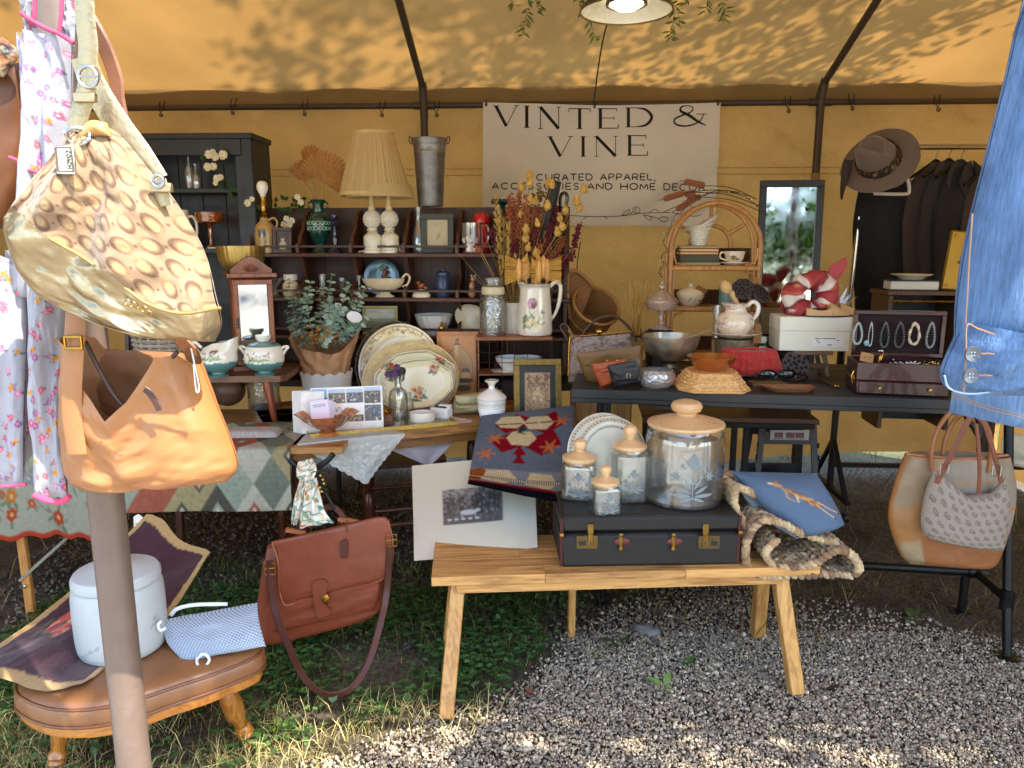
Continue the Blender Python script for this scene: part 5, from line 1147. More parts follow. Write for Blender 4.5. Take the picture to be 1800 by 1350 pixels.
f=Fr(G(775,738,TZ)+Vector((0,.03,0)),-.5);m=mp(f);mbx=thing('match_box','small white card box open with a dark brooch on top','box',f);mb=MB();mb.box((0,0,10*m),(36*m,.05,20*m));obj('tray',mb,mat('white_card','#dcd8cf',.6,var=.03),mbx);mb=MB();mb.ball((-2*m,0,21*m),10*m,(1.4,.6,.3),bump=.4);obj('brooch',mb,mat('dark_brooch','#33372f',.3,var=.5),mbx);mb=MB();mb.box((6*m,.01,22*m),(22*m,.03,6*m),rz=.2);obj('tissue',mb,mat('pale_tissue','#cfcbd0',.7),mbx)
p0,p1=G(545,772,TZ),G(805,747,TZ);f=Fr((p0+p1)/2,math.atan2(p1.y-p0.y,p1.x-p0.x));wd=(p1-p0).length;mt_=thing('mirror_tray','mirrored tray with an embossed gold rim under the bottles','tray',f)
mb=MB();mb.box((0,.12,.004),(wd,.24,.006),.001);obj('mirror_plate',mb,mat('tray_mirror','#8a8678',.08,1,var=.1),mt_)
gilt2=mat('gilt_rim','#c2a256',.35,.8,var=.35,vs=120,bump=.6,bs=180)
for c,s in(((0,0,.011),(wd,.008,.02)),((0,.24,.009),(wd,.006,.012)),((-wd/2,.12,.009),(.006,.24,.012)),((wd/2,.12,.009),(.006,.24,.012))):mb=MB();mb.box(c,s);obj('rim',mb,gilt2,mt_)
def cloth_tri(name,top,tip,cvf,label,cat,mt,dyt,seed,nu=70,nv=60,lace=0,mid=None):
 """kerchief: lies on the table top and its corner hangs over the edge"""
 f=Fr(G(top[0][0]*.5+top[1][0]*.5,top[0][1]*.5+top[1][1]*.5,TZ),wrz);mb=MB()
 A=L(f,*top[0]);B=L(f,*top[1]);T_=L(f,tip[0],tip[1],-.012);V,U=np.mgrid[0:1:nv*1j,0:1:nu*1j]
 A=np.array(toL(f,G(*top[0],TZ)));B=np.array(toL(f,G(*top[1],TZ)));T_=np.array(T_)
 X=(A[0]*(1-U)+B[0]*U)*(1-V)+T_[0]*V;Z=(A[2]*(1-U)+B[2]*U)*(1-V)+T_[2]*V;Yb=(A[1]*(1-U)+B[1]*U)*(1-V)+T_[1]*V
 if lace:Z=Z-.007*np.abs(np.sin(V*pi*lace))*(np.abs(U-.5)*2)**8-.004*np.abs(np.sin(U*pi*14))*V*0
 Y=np.minimum(Yb,-.012)+.014*np.sin(U*9+V*3+seed)*V*(1-V)*2+.012*fbm(U*3,V*3,seed,3)
 Z=Z+.006
 C=cvf.grid(U,V)if cvf else None
 mb.grid(X,Y,Z,C)
 Vb,Ub=np.mgrid[0:1:12*1j,0:1:nu*1j];X2=(A[0]*(1-Ub)+B[0]*Ub)*(1-Vb*.3)+Vb*.3*(A[0]+B[0])/2;Y2=np.minimum(A[1]*(1-Ub)+B[1]*Ub,-.012)+Vb*.16
 mb.grid(X2,Y2,.0065+.002*fbm(Ub*6,Vb*6,seed+2)+0*Vb,None if C is None else C[0:1].repeat(12,0))
 return solo(name,mb,mt,f,label,cat)
cv=Cv(160,160,'#cfcfc6');cv.noise(.06,6,6)
for k in range(9):cv.line([(12+k*6,8),(60+k*2,60+k*6)],1.3,'#b4b6ae');cv.line([(150-k*6,8),(100-k*2,60+k*6)],1.3,'#b4b6ae')
for k in range(60):cv.ell(rnd.uniform(5,155),rnd.uniform(20,155),5,None,'#e2e2da');cv.ell(rnd.uniform(5,155),rnd.uniform(20,155),2,None,'#a9aba4')
cv.flower(80,140,9,'#e6e6e0','#a9aba4');cv.flower(70,118,6,'#e6e6e0','#a9aba4')
cloth_tri('lace_doily',((519,779),(712,764)),(644,853),cv,'white lace doily with a scalloped corner hanging off the table','doily',cloth('lace',attr=True,trans=.3,var=.1,vs=90,bump=.6,bs=(700,700)),0,3,lace=9)
cv=Cv(80,80,'#d9c9cc');cv.noise(.05,20,20)
cloth_tri('pink_kerchief',((616,762),(830,741)),(755,823),cv,'pale pink cotton kerchief hanging off the table beside the lace doily','kerchief',cloth('pink_cotton',attr=True,trans=.3,var=.05,vs=40,bump=.3,bs=(500,500)),.02,6)
c=base(864,740,TZ+.012,22);f=Fr(c);m=mp(f)
cv=Cv(240,40,'#e0dbd0');
for k in range(46):cv.ell(k*5.4,21+3*sin(k*1.7),2.2,1.6,rnd.choice(['#8a7f86','#a49aa0','#6f6a78']),k);cv.ell(k*5.4+2,17+2*sin(k),1,None,'#8a8a8a')
cv.rect(0,14,240,15,'#b9b3ac');cv.rect(0,27,240,28,'#b9b3ac')
wj=thing('lidded_jar','white milk glass jar with a flared knob lid on the striped rug','jar',f)
mb=MB();mb.lathe([(r*m,h*m)for r,h in[(0,0),(19,0),(21,3),(24,14),(25,20)]],60,rip=lambda a,q:.015*sin(a*30));mb.lathe([(25*m,(20+i*.55)*m)for i in range(28)],120,cv=cv,cap=False);obj('body',mb,mat('milk_print',attr=True,rough=.18,coat=.5,var=.03),wj)
mb=MB();mb.lathe([(r*m,h*m)for r,h in((25,35),(26,36),(26,38),(22,43),(14,48),(6,53),(5,58),(8,63),(12,66),(12,68),(0,66.5))],40);obj('lid',mb,mat('milk_white','#e0dbd0',.18,var=.03,coat=.5),wj)
f=Fr(G(945,735,TZ),.05);m=mp(f);gf_=thing('gilt_picture','ornate gold frame holding a brown toile engraving','picture frame',f);Mt=frame4(gf_,84,104,11,m,mat('old_gold','#7d6432',.4,.75,var=.4,vs=50,bump=.4,bs=90),.02,.14)
cv=Cv(110,150,'#17140f');cv.rect(16,24,94,150,'#b08f68');rs=random.Random(9)
for k in range(260):x,y=rs.uniform(20,90),rs.uniform(30,145);q=rs.uniform(0,6);l=rs.uniform(3,12);cv.line([(x,y),(x+cos(q)*l,y+sin(q)*l)],rs.uniform(.8,2.2),rs.choice(['#4a3020','#6a4a30','#3a2418','#8a6a48']))
for k in range(14):cv.ell(rs.uniform(20,90),rs.uniform(30,70),rs.uniform(3,8),None,'#5a3c26',al=.6)
for x,y in((45,100),(66,105),(56,85)):cv.ell(x,y,7,12,'#c9a880');cv.ell(x,y-12,4,5,'#c9a880');cv.line([(x-8,y+4),(x,y-6),(x+9,y+6)],1.5,'#4a3020')
picture(gf_,62,82,11,m,cv,Mt)
f=Fr(base(812,730,TZ,10),.25);m=mp(f);mp_=thing('mesh_purse','small gold metal mesh purse lying on red books','purse',f)
cv=Cv(160,120,'#8f8a62');cv.fill(((cv.X+cv.Y)%8<3)|((cv.X-cv.Y)%8<3),'#b9b68e');cv.noise(.2,30,30)
mb=MB();panel(mb,f,[(800,695),(797,712),(795,729)],[(876,684),(890,705),(893,722)],.03,60,50,0,.004,6,cv);obj('mesh_body',mb,mat('mesh_print',attr=True,rough=.35,metal=.55,bump=.5,bs=500),mp_)
mb=MB();mb.tube(Ls(f,[(800,694),(803,709),(820,711),(850,708),(878,702)],20,-.032),.002,6);obj('trim',mb,goldm,mp_)
f=Fr(G(850,700,TZ),.3);m=mp(f)
for k,(dx,dz,lb)in enumerate(((0,0,'red book at the bottom beneath the mesh purse'),(-.015,.026,'orange-red book on top of the other under the mesh purse'))):
 fb=Fr(f.loc+Vector((dx,.02,dz)),.3+.1*k);bkk=thing('book',lb,'book',fb,0);bkk.rotation_euler.z=fb.rz
 mb=MB();mb.box((0,.07,.012),(.19,.13,.018),.001);obj('pages',mb,mat('paper','#c9b791',.8),bkk)
 for z in(.0022,.0224):mb=MB();mb.box((0,.07,z),(.2,.14,.003),.001);obj('cover',mb,mat('red_cover','#8f2a22',.6,var=.2),bkk)
f=Fr(P(806,693,3.80),.05);f.loc.z=TZ;m=mp(f);lp_=thing('lighthouse_plaque','orange inlaid wooden plaque of a lighthouse in an oval','picture',f);Mt=Matrix.Rotation(-.06,3,'X')
h_=L(f,806,583).z/m;cv=Cv(150,230,'#b8702e');cv.noise(.12,8,60);cv.rect(0,0,150,230,'#8a4a20',.35);cv.rect(9,9,141,221,'#c07c38');cv.noise(.1,6,70,4)
cv.ell(78,128,56,80,'#7a4f2c');cv.ell(78,128,53,77,'#b98a56');cv.poly([(30,110),(126,110),(128,150),(28,150)],'#9a6a3a',.5)
for k in range(9):cv.line([(32+k,78+k*9),(124-k,80+k*8)],1.5,'#8a5f38',.7)
cv.poly([(55,165),(62,40),(82,40),(92,165)],'#d4a468');cv.poly([(82,40),(92,165),(80,165),(75,40)],'#b98448');cv.rect(58,36,86,41,'#4a2e1a');cv.rect(65,24,79,36,'#8a5a30');cv.poly([(62,24),(72,14),(82,24)],'#5a3820')
cv.rect(88,140,118,162,'#d4a468');cv.poly([(84,141),(92,126),(116,126),(122,141)],'#3f2a1e');cv.ell(95,170,40,9,'#33241c');cv.ell(92,198,34,12,'#4a4a28');
picture(lp_,66,h_-8,4,m,cv,Mt,'inlay',-.008,mat('inlay_wood',attr=True,rough=.35,coat=.4))
mb=MB();mb.box(Mt@Vector((0,.002,h_*m/2)),(74*m,.016,h_*m),.003,M=Mt);obj('board',mb,wood('plaque_wood','#7a3f1a','#b56c30',2,12,.4,.3),lp_)
f=Fr(P(905,700,3.66),.02);f.loc.z=TZ;m=mp(f);cr=thing('wire_crate','wire crate with a wooden lid standing behind the gold frame','crate',f)
CZ=L(f,905,592).z;x0,x1=L(f,838,600).x,L(f,971,600).x;cd_=.24
mb=MB();mb.box(((x0+x1)/2,cd_/2,CZ-.009),(x1-x0,cd_+.01,.018));obj('lid',mb,wood('crate_wood','#5a2e16','#9a5c30',0,12,.5),cr)
wire=mat('rust_wire','#3a2a20',.55,.6,var=.3)
for(xx,yy)in((x0,0),(x1,0),(x0,cd_),(x1,cd_)):mb=MB();mb.tube([(xx,yy,0),(xx,yy,CZ-.018)],.0035,6);obj('corner_wire',mb,wire,cr)
for side in range(3):
 for k in range(1,6):
  mb=MB();t_=k/6
  q=(x0+(x1-x0)*t_,.0)if side==0 else((x0 if side==1 else x1),cd_*t_)
  if side==0 or k%2:mb.tube([(q[0],q[1],0),(q[0],q[1],CZ-.018)],.0018,5);obj('wire',mb,wire,cr)
for k in range(7):
 z=.004+k*(CZ-.03)/6;mb=MB();mb.tube([(x0,cd_,z),(x0,0,z),(x1,0,z),(x1,cd_,z)],.0018,5);obj('wire',mb,wire,cr)
mb=MB();mb.box(((x0+x1)/2,cd_/2,.004),(x1-x0-.01,cd_-.01,.006));mb.box(((x0+x1)/2,cd_/2+.02,CZ*.42),(x1-x0-.01,cd_-.06,.01));obj('inner_shelf',mb,MATS['crate_wood'],cr)['kind']='stuff'
for k,(dx,z,r,lb)in enumerate(((-.02,CZ*.42+.006,36,'pale cup on the upper level inside the wire crate'),(.07,CZ*.42+.006,34,'white bowl on a plate inside the wire crate'))):
 ff_=Fr(toW(cr,((x0+x1)/2+dx,.12,z)));mb=MB();mb.lathe([(q*m,h*m)for q,h in sol2([(0,0),(r*.9,0),(r*.95,2),(r*.4,4),(r*.45,8),(r*.7,18),(r*.75,26)],1)],30);solo('bowl' if k else 'cup',mb,white_glaze,ff_,lb,'bowl' if k else 'cup')
mb=MB();mb.box((0,0,.05),(.16,.1,.1));solo('dark_box',mb,mat('dark_card','#2a1d18',.7),Fr(toW(cr,((x0+x1)/2+.02,.13,.008))),'dark wooden block in the lower half of the wire crate','box')
c=toW(cr,toL(cr,on(cr,867,TZ+CZ,.09)));f=Fr((c.x,c.y,TZ+CZ));m=mp(f);cg=thing('glass_canister','diamond-cut clear glass canister with a glass stopper on the wire crate','jar',f)
cutg=glass('cut_glass',(.92,.93,.9),.03,.35,90,.04,milk=.04)
mb=MB();mb.lathe([(r*m,h*m)for r,h in sol2([(0,0),(22,0),(23,3),(23,62),(20,70)],1.3)],40);obj('body',mb,cutg,cg)
mb=MB()
for s in(-1,1):
 for k in range(14):
  mb.tube([Vector((23.3*m*cos(q),23.3*m*sin(q),z*m))for q,z in[(k*2*pi/14+s*i*.13,8+i*4.5)for i in range(12)]],.7*m,4)
obj('diamond_cutting',mb,cutg,cg)['kind']='stuff'
mb=MB();mb.lathe([(r*m,h*m)for r,h in((18,70),(20,72),(20,82),(18,84))],32);obj('seal',mb,mat('seal_rubber','#cbbd98',.5),cg)
mb=MB();mb.lathe([(r*m,h*m)for r,h in((16,84),(18,86),(19,98),(17,101),(0,100))],32);obj('stopper',mb,cutg,cg)
c=on(cr,940,TZ+CZ,.08);f=Fr((c.x,c.y,TZ+CZ));m=mp(f);pit=thing('rose_pitcher','tall cream pitcher painted with a crimson rose on the wire crate','pitcher',f)
cv=Cv(300,150,'#ded4c0');cv.noise(.03,40,40)
rs=random.Random(2)
for k in range(14):q=rs.uniform(-.9,.9)-1.57;cv.line([(140,118),(140+rs.uniform(-26,40),70+rs.uniform(-6,40))],1.3,'#6a7a55')
for k in range(20):cv.ell(140+rs.uniform(-26,34),98+rs.uniform(-18,26),8,3.4,rs.choice(['#5f7350','#7d8c62','#44593f','#9a9a6a']),rs.uniform(-1.4,1.4))
for x,y in((128,112),(150,118),(140,104)):cv.flower(x,y,8,'#d8c48a','#a87f3a')
cv.ell(168,80,7,6,'#8a8a86');cv.ell(168,78,4,4,'#6b4a5a')
cv.ell(140,54,15,17,'#7a2048');cv.ell(136,50,9,9,'#a34a72');cv.ell(142,58,9,7,'#5a1434');cv.ell(144,48,6,5,'#c07a98');cv.ell(133,60,5,4,'#b0618a');cv.ell(139,52,4,3,'#43102a')
for k in range(14):cv.rect(0,3,300,6,'#8a867c',.15)
prof=[(0,0),(27,0),(30,2),(31,6)]+[(31-5*(i/30)**1.2,6+i*2.55)for i in range(1,31)]+[(27,86),(28,89),(26.5,89),(24,80),(27,10),(0,6)]
mb=MB();mb.lathe([(r*m,h*m)for r,h in prof],130,cv=cv,rip=lambda a,q:.0);mb.v=[(x-max(0,z-80*m)*.5*(1 if x<-10*m else 0),y,z+max(0,z-82*m)*.5*(1 if x<-14*m else 0))for x,y,z in mb.v];obj('body',mb,mat('pitcher_print',attr=True,rough=.14,coat=.6,var=.03),pit)
mb=MB();mb.tube([Vector((x*m,0,z*m))for x,z in sub([(25,84),(36,92),(44,86),(43,62),(37,40),(28,26)],20)],[3.6*m]*14+[2.8*m]*6,10);obj('handle',mb,mat('pitcher_white','#ded4c0',.14,var=.03,coat=.6),pit)
bw=wood('brush_wood','#b5823f','#dba85e',2,20,.5);brs=mat('bristle','#d9a950',.8,var=.35,vs=200,bump=.6,bs=300)
for k,(px,py,rz_,w_,rx_,lb)in enumerate(((908,477,.45,30,1,'leftmost wooden brush seen edge-on with bristles fanning left'),(922,478,.1,26,0,'round-faced wooden brush showing its bristle face'),(943,480,0,16,2,'narrow wooden brush in the middle seen from the side'),(951,472,-.1,15,2,'tallest wooden brush leaning at the back of the pitcher'),(966,478,-.3,28,3,'rightmost wooden brush with pale bristles fanning right'))):
 cc=L(pit,px,py,-.0+.012*(k%2));fb=Fr(toW(pit,Vector((cc.x*.6,cc.y,70*m))));bt_=thing('dish_brush',lb,'brush',fb,0,'wooden brushes in the rose pitcher');top=toL(fb,toW(pit,cc))
 mb=MB();mb.tube([(0,0,-.02),top*.5,top],.006,8);obj('handle',mb,bw,bt_)
 if rx_==0:
  mb=MB();mb.ball(top+Vector((0,.008,4*m)),13*m,(.95,.45,1.5),n=16,m=12);obj('head',mb,bw,bt_);mb=MB()
  for q in range(80):a=rnd.uniform(0,6.28);r=rnd.uniform(0,1)**.5;p=top+Vector((cos(a)*r*10*m,-.006,sin(a)*r*16*m+4*m));mb.tube([p,p+Vector((cos(a)*r*2*m,-.018,sin(a)*r*2*m))],.0018,4)
  obj('bristles',mb,brs,bt_)['kind']='stuff'
 else:
  sg={1:-1,2:-1,3:1}[rx_];mb=MB();mb.ball(top+Vector((-sg*4*m,0,2*m)),14*m,(.42,.6,1.5),n=14,m=10);obj('head',mb,bw,bt_);mb=MB();ln_=20*m if rx_!=2 else 9*m
  for q in range(90):z=rnd.uniform(-1,1);p=top+Vector((0,rnd.uniform(-.5,.5)*13*m*(1-abs(z)),z*17*m+2*m));mb.tube([p,p+Vector((sg*ln_,rnd.uniform(-.3,.1)*ln_,z*8*m))],.0014,4)
  obj('bristles',mb,brs,bt_)['kind']='stuff'
c=on(cr,905,TZ+CZ,.17);f=Fr((c.x,c.y,TZ+CZ));m=mp(f);mb=MB();mb.lathe([(r*m,h*m)for r,h in sol2([(0,0),(20,0),(21,3),(24,52),(25,54)],1.5)],80,rip=lambda a,q:.02*sin(a*20));solo('ribbed_vase',mb,mat('ribbed_white','#cfc8b8',.5),f,'pale ribbed vase behind the pitcher holding the dried bouquet','vase')
fd=Fr(f.loc+Vector((0,0,20*m)));bq_=thing('dried_bouquet','large bouquet of dried wheat, seed pods and burgundy amaranth','dried flowers',fd)
strawM=mat('straw','#b08d4e',.85,var=.3,vs=90);burg=mat('burgundy','#5c1522',.9,var=.4,vs=150);rust=mat('rust_flower','#9a5232',.9,var=.35,vs=150);podM=cloth('seed_pod','#dcb566',trans=.25,var=.25,vs=60,bump=0)
S0=(905,560)
def stalk(pts,dy,r=.0016,mt=strawM,nm='stem'):
 p=[L(fd,S0[0],S0[1])]+[L(fd,a,b,dy*(i+1)/len(pts))for i,(a,b)in enumerate(pts)];p=[Vector(q)for q in spline([tuple(q)for q in p],26)];mb=MB();mb.tube(p,r,5);return obj(nm,mb,mt,bq_),p
for pts in(((885,470),(876,370)),((888,470),(884,390)),((894,480),(893,400)),((898,480),(900,430)),((880,480),(870,350)),((893,500),(888,450)),((903,500),(905,455)),((884,500),(880,420))):
 st,p=stalk(pts,rnd.uniform(-.06,.03));mb=MB()
 for k in range(12,26):
  for s in range(4):a=rnd.uniform(0,6.28);mb.leaf(p[k],Vector((cos(a)*.6,sin(a)*.6,1)),(cos(a),sin(a),0),13*m,4.5*m,rows=2)
 obj('wheat_ear',mb,mat('wheat','#b9964f',.9,var=.25,vs=100),st)
def fluffy(pts,dy,mt,r0,r1,k0=10,nm='plume'):
 st,p=stalk(pts,dy,.002,mt if mt is burg else strawM);mb=MB()
 for k in range(k0,26):
  rr=r0+(r1-r0)*(k-k0)/(26-k0)
  for s in range(9):d=Vector((rnd.gauss(0,1),rnd.gauss(0,1),rnd.gauss(0,1))).normalized();mb.ball(p[k]+d*rr*m*rnd.uniform(.4,1),rnd.uniform(1.4,2.6)*m,n=5,m=4)
 o=obj(nm,mb,mt,st,0);o['kind']='stuff'
fluffy(((985,490),(1008,430),(1018,395)),-.05,burg,9,5,13);fluffy(((965,500),(990,465),(1000,450)),-.06,burg,9,5,14);fluffy(((960,460),(975,400),(978,368)),.02,burg,12,8,12);fluffy(((920,440),(908,385),(914,335)),0,rust,9,4,14)
fluffy(((880,470),(872,420),(860,408)),0,burg,10,5,15);fluffy(((850,450),(838,440)),-.03,rust,6,3,18);fluffy(((930,450),(945,390),(950,375)),.03,rust,12,9,14);fluffy(((955,480),(962,440),(965,420)),-.02,rust,9,6,12);fluffy(((900,450),(912,405),(918,390)),-.02,rust,10,6,13);
for a,b,mt_ in((895,372,rust),(940,360,rust),(968,395,burg),(905,425,burg),(950,430,rust),(990,420,rust),(875,395,burg),(925,345,rust),(945,400,burg),(898,345,rust)):fluffy(((905+(a-905)*.6,470),(905+(a-905)*.85,(b+470)/2),(a,b)),rnd.uniform(-.07,.04),mt_,11,7,13)
fluffy(((905,450),(930,365),(952,340)),.04,mat('brown_seed','#7d5c2a',.9,var=.4,vs=150),14,11,18)
for i,(px,py)in enumerate(((931,305),(931,318),(917,325),(931,348),(965,318),(970,322),(1027,329),(1013,350),(1019,362),(916,373),(994,366),(962,358),(984,380),(925,400),(924,415),(960,413),(961,419),(980,405),(928,432),(988,395),(940,350),(945,390),(924,452),(943,440))):
 st,p=stalk((((S0[0]+px)/2+rnd.uniform(-8,8),(S0[1]+py)/2),(px,py+4)),rnd.uniform(-.09,0),.001);mb=MB();mb.ball(p[-1],rnd.uniform(5.5,7.5)*m,(1,1,1.1),n=8,m=6,bump=.35,seed=i)
 for q in range(3):a=q*2.1+i;mb.leaf(p[-1],(cos(a)*.4,sin(a)*.4,1),(cos(a),sin(a),0),12*m,7*m,rows=2)
 obj('seed_pod',mb,podM,st)
for k in range(26):a,b=rnd.gauss(915,45),rnd.uniform(390,500);stalk((((S0[0]+a)/2,(S0[1]+b)/2),(a,b)),rnd.uniform(-.08,.03),.0009)
f=Fr(toW(cr,toL(cr,on(cr,950,TZ+CZ,.2))));f.loc.z=TZ;m=mp(f);um=thing('folded_umbrella','black folded umbrella with a hooked handle behind the dried bouquet','umbrella',f)
p=Ls(f,[(938,560),(945,470),(960,390),(978,318)],26,.0);mb=MB();mb.tube(p,[6*m+6*m*sin(pi*i/30)for i in range(26)],9);obj('canopy',mb,mat('black_nylon','#131213',.55,var=.3,vs=60,sheen=.3),um)
p=Ls(f,[(965,560),(975,450),(984,380),(985,348),(991,339),(997,345),(995,362)],30,.02);mb=MB();mb.tube(p,3*m,8);obj('handle',mb,mat('black_gloss','#0d0c0c',.15,coat=.5),um)
# Left Table, Kilim, Small Shelf
q0,q1=G(120,790,TZ),G(505,775,TZ)
lt_=thing('folding_table','wooden folding table under the kilim runner at the left','table',(q0.x,q0.y,0),.03)
mb=MB();mb.box((.2,.36,TZ-.014),(1.75,.72,.028));obj('tabletop',mb,honey,lt_)
pine=wood('pine_leg','#8a5526','#bd8442',2,12,.5)
g0=toL(lt_,G(36,1100,0));x_=L(lt_,40,960,.03).x
mb=MB();mb.beam((x_,.03,0),(x_,.03,TZ-.03),.035,.02);obj('leg',mb,pine,lt_)
mb=MB();mb.beam((L(lt_,320,1000,.3).x,.3,0),(L(lt_,320,900,.3).x,.3,TZ-.03),.03,.03);obj('leg',mb,redleg,lt_)
mb=MB();mb.beam(L(lt_,35,1020,.02),L(lt_,190,880,.1),.022,.012);obj('brace',mb,mat('grey_wood','#857f70',.7,var=.2),lt_)
for z in(L(lt_,40,940,.0).z,L(lt_,40,1033,0).z):mb=MB();mb.ball((x_,.008,z),.008,(1,.5,1));obj('bolt',mb,steel,lt_)
def slope_fold(f,x0,x1,y_back,ztop,zbot,cv,name,mt,label,cat,nu=150,nv=110,wave=.012,seed=0,rag=0,ov=0):
 """cloth lying on a table top and folding down over its front edge"""
 U,S=np.meshgrid(np.linspace(0,1,nu),np.linspace(0,1,nv));tot=y_back+(ztop-zbot);s=S*tot;X=x0+(x1-x0)*U
 on_=s<y_back;Y=np.where(on_,y_back-s,-.012-.02*((s-y_back)/.3).clip(0,1)+wave*np.sin(U*11+seed)*np.clip((s-y_back)*5,0,1));Z=np.where(on_,ztop+.004,ztop-(s-y_back))
 Z=Z+np.where(on_,0,rag*np.sin(U*40)*S)+.003*fbm(U*8,S*8,seed)
 mb=MB();C=cv.grid(U,S)if cv is not None else None;mb.grid(X,Y,Z,C);mb.grid(X,Y+.0035,Z-.003,C,flip=True);return solo(name,mb,mt,f,label,cat)
def diamonds(cv,n,rows,cols,seed=1):
 rs=random.Random(seed);W=cv.w/n;Hh=cv.h/rows
 for r in range(-1,rows*2+1):
  for k in range(-1,n+1):
   x=k*W+(W/2 if r%2 else 0);y=r*Hh/2;c=rs.choice(cols)
   def dia(s,col):cv.poly([(x,y-Hh/2*s),(x+W/2*s,y),(x,y+Hh/2*s),(x-W/2*s,y)],col)
   dia(1,c);
   if rs.random()<.6:dia(.36,rs.choice(cols));dia(.16,'#c9c2a8')
 return cv
cv=diamonds(Cv(320,240,'#8a8a70'),5,3,['#5a5448','#b9b3a0','#8a9480','#a8604c','#9aa28e','#6b5d54','#c2bca4','#7b8070','#a9986f','#665e56'],12)
cv.a*=.72*(1+.12*np.sin(cv.Y*2.1))[...,None];cv.noise(.2,2,8)
f=Fr((q0.x,q0.y,0),.03);xa,xb=L(f,185,800,0).x,L(f,510,800,0).x
slope_fold(f,xa,xb,.42,TZ,L(f,400,897,-.02).z,cv,'kilim_runner',cloth('kilim',attr=True,trans=.05,var=.15,vs=60,bump=.7,bs=(500,120)),'woven kilim runner with grey and red diamonds hanging over the table end','rug',seed=3,wave=.006)
cv=Cv(300,200,'#a9a892');rs=random.Random(5);cv.noise(.15,3,3)
for k in range(60):x,y=rs.uniform(0,300),rs.uniform(60,195);cv.line([(x,y),(x+rs.uniform(-15,15),y+rs.uniform(-15,15)),(x+rs.uniform(-22,22),y+rs.uniform(-22,22))],1.5,'#6f7a60')
for k in range(34):x,y=rs.uniform(0,300),rs.uniform(66,190);cv.flower(x,y,rs.uniform(6,10),rs.choice(['#b5472f','#c4763a','#a33a30','#8a8f9a']),'#d8c07a',6,leaf='#6c7f5c',rr=rs)
cv.rect(0,0,300,90,'#8c8c74');cv.fill((cv.Y<90)&(((cv.X*.8+cv.Y)%7<3)^((cv.X*.8-cv.Y)%7<3)),'#6d6e58');cv.a*=.72;cv.rect(0,194,300,200,'#a03a26')
slope_fold(f,L(f,-120,800,0).x,L(f,190,800,0).x,.3,TZ,L(f,90,945,-.03).z,cv,'floral_tapestry',cloth('tapestry',attr=True,trans=.12,var=.1,vs=60,bump=.5,bs=(500,500)),'floral tapestry with an orange scalloped hem hanging behind the pole','tablecloth',seed=1,wave=.02,rag=.008)
sf0,sf1=G(330,668,.955),G(501,655,.955);f=Fr((sf0+sf1)/2,.05);f.loc.z=TZ;m=mp(f);shf=thing('small_shelf','little brown shelf table on one splayed leg at the left','shelf',f)
SZ=.955-TZ;xa,xb=L(shf,215,668).x,L(shf,501,668).x
mb=MB();mb.slab([(xa,0),(xb-.02,0),(xb,.03),(xb,.38),(xa,.38)],SZ-.028,SZ);obj('top',mb,wood('chipboard','#4a2c1a','#7a5233',0,30,.45),shf)
for px,dy in((470,.04),(250,.04),(470,.32),(250,.32)):x_=L(shf,px,700,dy).x;mb=MB();mb.tube([(x_+(.03 if px>300 else-.03),dy-.01,0),(x_,dy,SZ-.028)],[.013,.021],16);obj('leg',mb,wood('teak_leg','#5a2410','#8a4020',2,14,.3,.3),shf)
SW=TZ+SZ
def cv_pot():
 cv=Cv(300,100,'#dcd7c6');cv.noise(.03,30,30);cv.rect(0,66,300,100,'#4f7d7a')
 for k in range(300):cv.ell(k,66+2*sin(k*.18)+1.5*sin(k*.5),1.5,2.5,'#4f7d7a')
 for dx,n in((-16,5),(10,9)):
  for k in range(5):cv.ell(150+dx-8+k*5,48+abs(k-2)*1.5,11,1.7,['#6d8f5a','#4d7a4f','#93a86a'][k%3],-1.2+k*.25)
 for k in range(13):x,y=150+rnd.uniform(-34,34),rnd.uniform(22,42);cv.ell(x,y,2.2,4.2,'#8a3556',rnd.uniform(-.5,.5));cv.line([(x,y+3),(150+(x-150)*.4,56)],.9,'#7a9068')
 cv.line([(128,58),(142,40)],2,'#3f6b4a');cv.line([(136,60),(152,34)],1.5,'#3f6b4a');return cv
potm=mat('pottery_print',attr=True,rough=.15,coat=.6,var=.03);teal=mat('teal_glaze','#4f7d7a',.15,coat=.6,var=.06);offw=mat('off_white_glaze','#dcd7c6',.15,coat=.6,var=.03)
def pottery(px,py,prof,foot):
 c=base(px,py,SW,17);f=Fr(c);return f,mp(f)
f,m=pottery(378,664,None,None);cm=thing('creamer','white and teal creamer jug painted with tulips on the small shelf','jug',f);cvp2=cv_pot()
prof=[(r,h)for r,h in((18,9),(24,12),(32,20),(34,28),(34,34),(33,41),(30,48),(27,54),(25,60))];prof=[tuple(q)for q in spline(prof,40)]
mb=MB();mb.lathe([(r*m,h*m)for r,h in prof],120,cv=cvp2,cap=False);mb.v=[(x+(max(0,z-40*m)*.75 if x>0 else max(0,z-44*m)*.1),y*(1-max(0,z-44*m)/(60*m)),z+(max(0,z-40*m)*(.65*x/(30*m))))for x,y,z in mb.v];obj('body',mb,potm,cm)
mb=MB();mb.lathe([(r*m,h*m)for r,h in((0,0),(17,0),(18,2),(12,5),(12,8),(18,9.5))],36);obj('foot',mb,teal,cm)
mb=MB();mb.tube([Vector((x*m,0,z*m))for x,z in sub([(-26,50),(-38,60),(-46,52),(-44,36),(-32,26)],18)],2.8*m,8);obj('handle',mb,offw,cm)
f,m=pottery(461,662,None,None);sb=thing('sugar_bowl','white and teal lidded sugar bowl painted with tulips on the small shelf','bowl',f)
prof=[tuple(q)for q in spline([(18,9),(25,12),(32,19),(34,27),(34,34),(33,42),(30,49),(28,52)],40)]
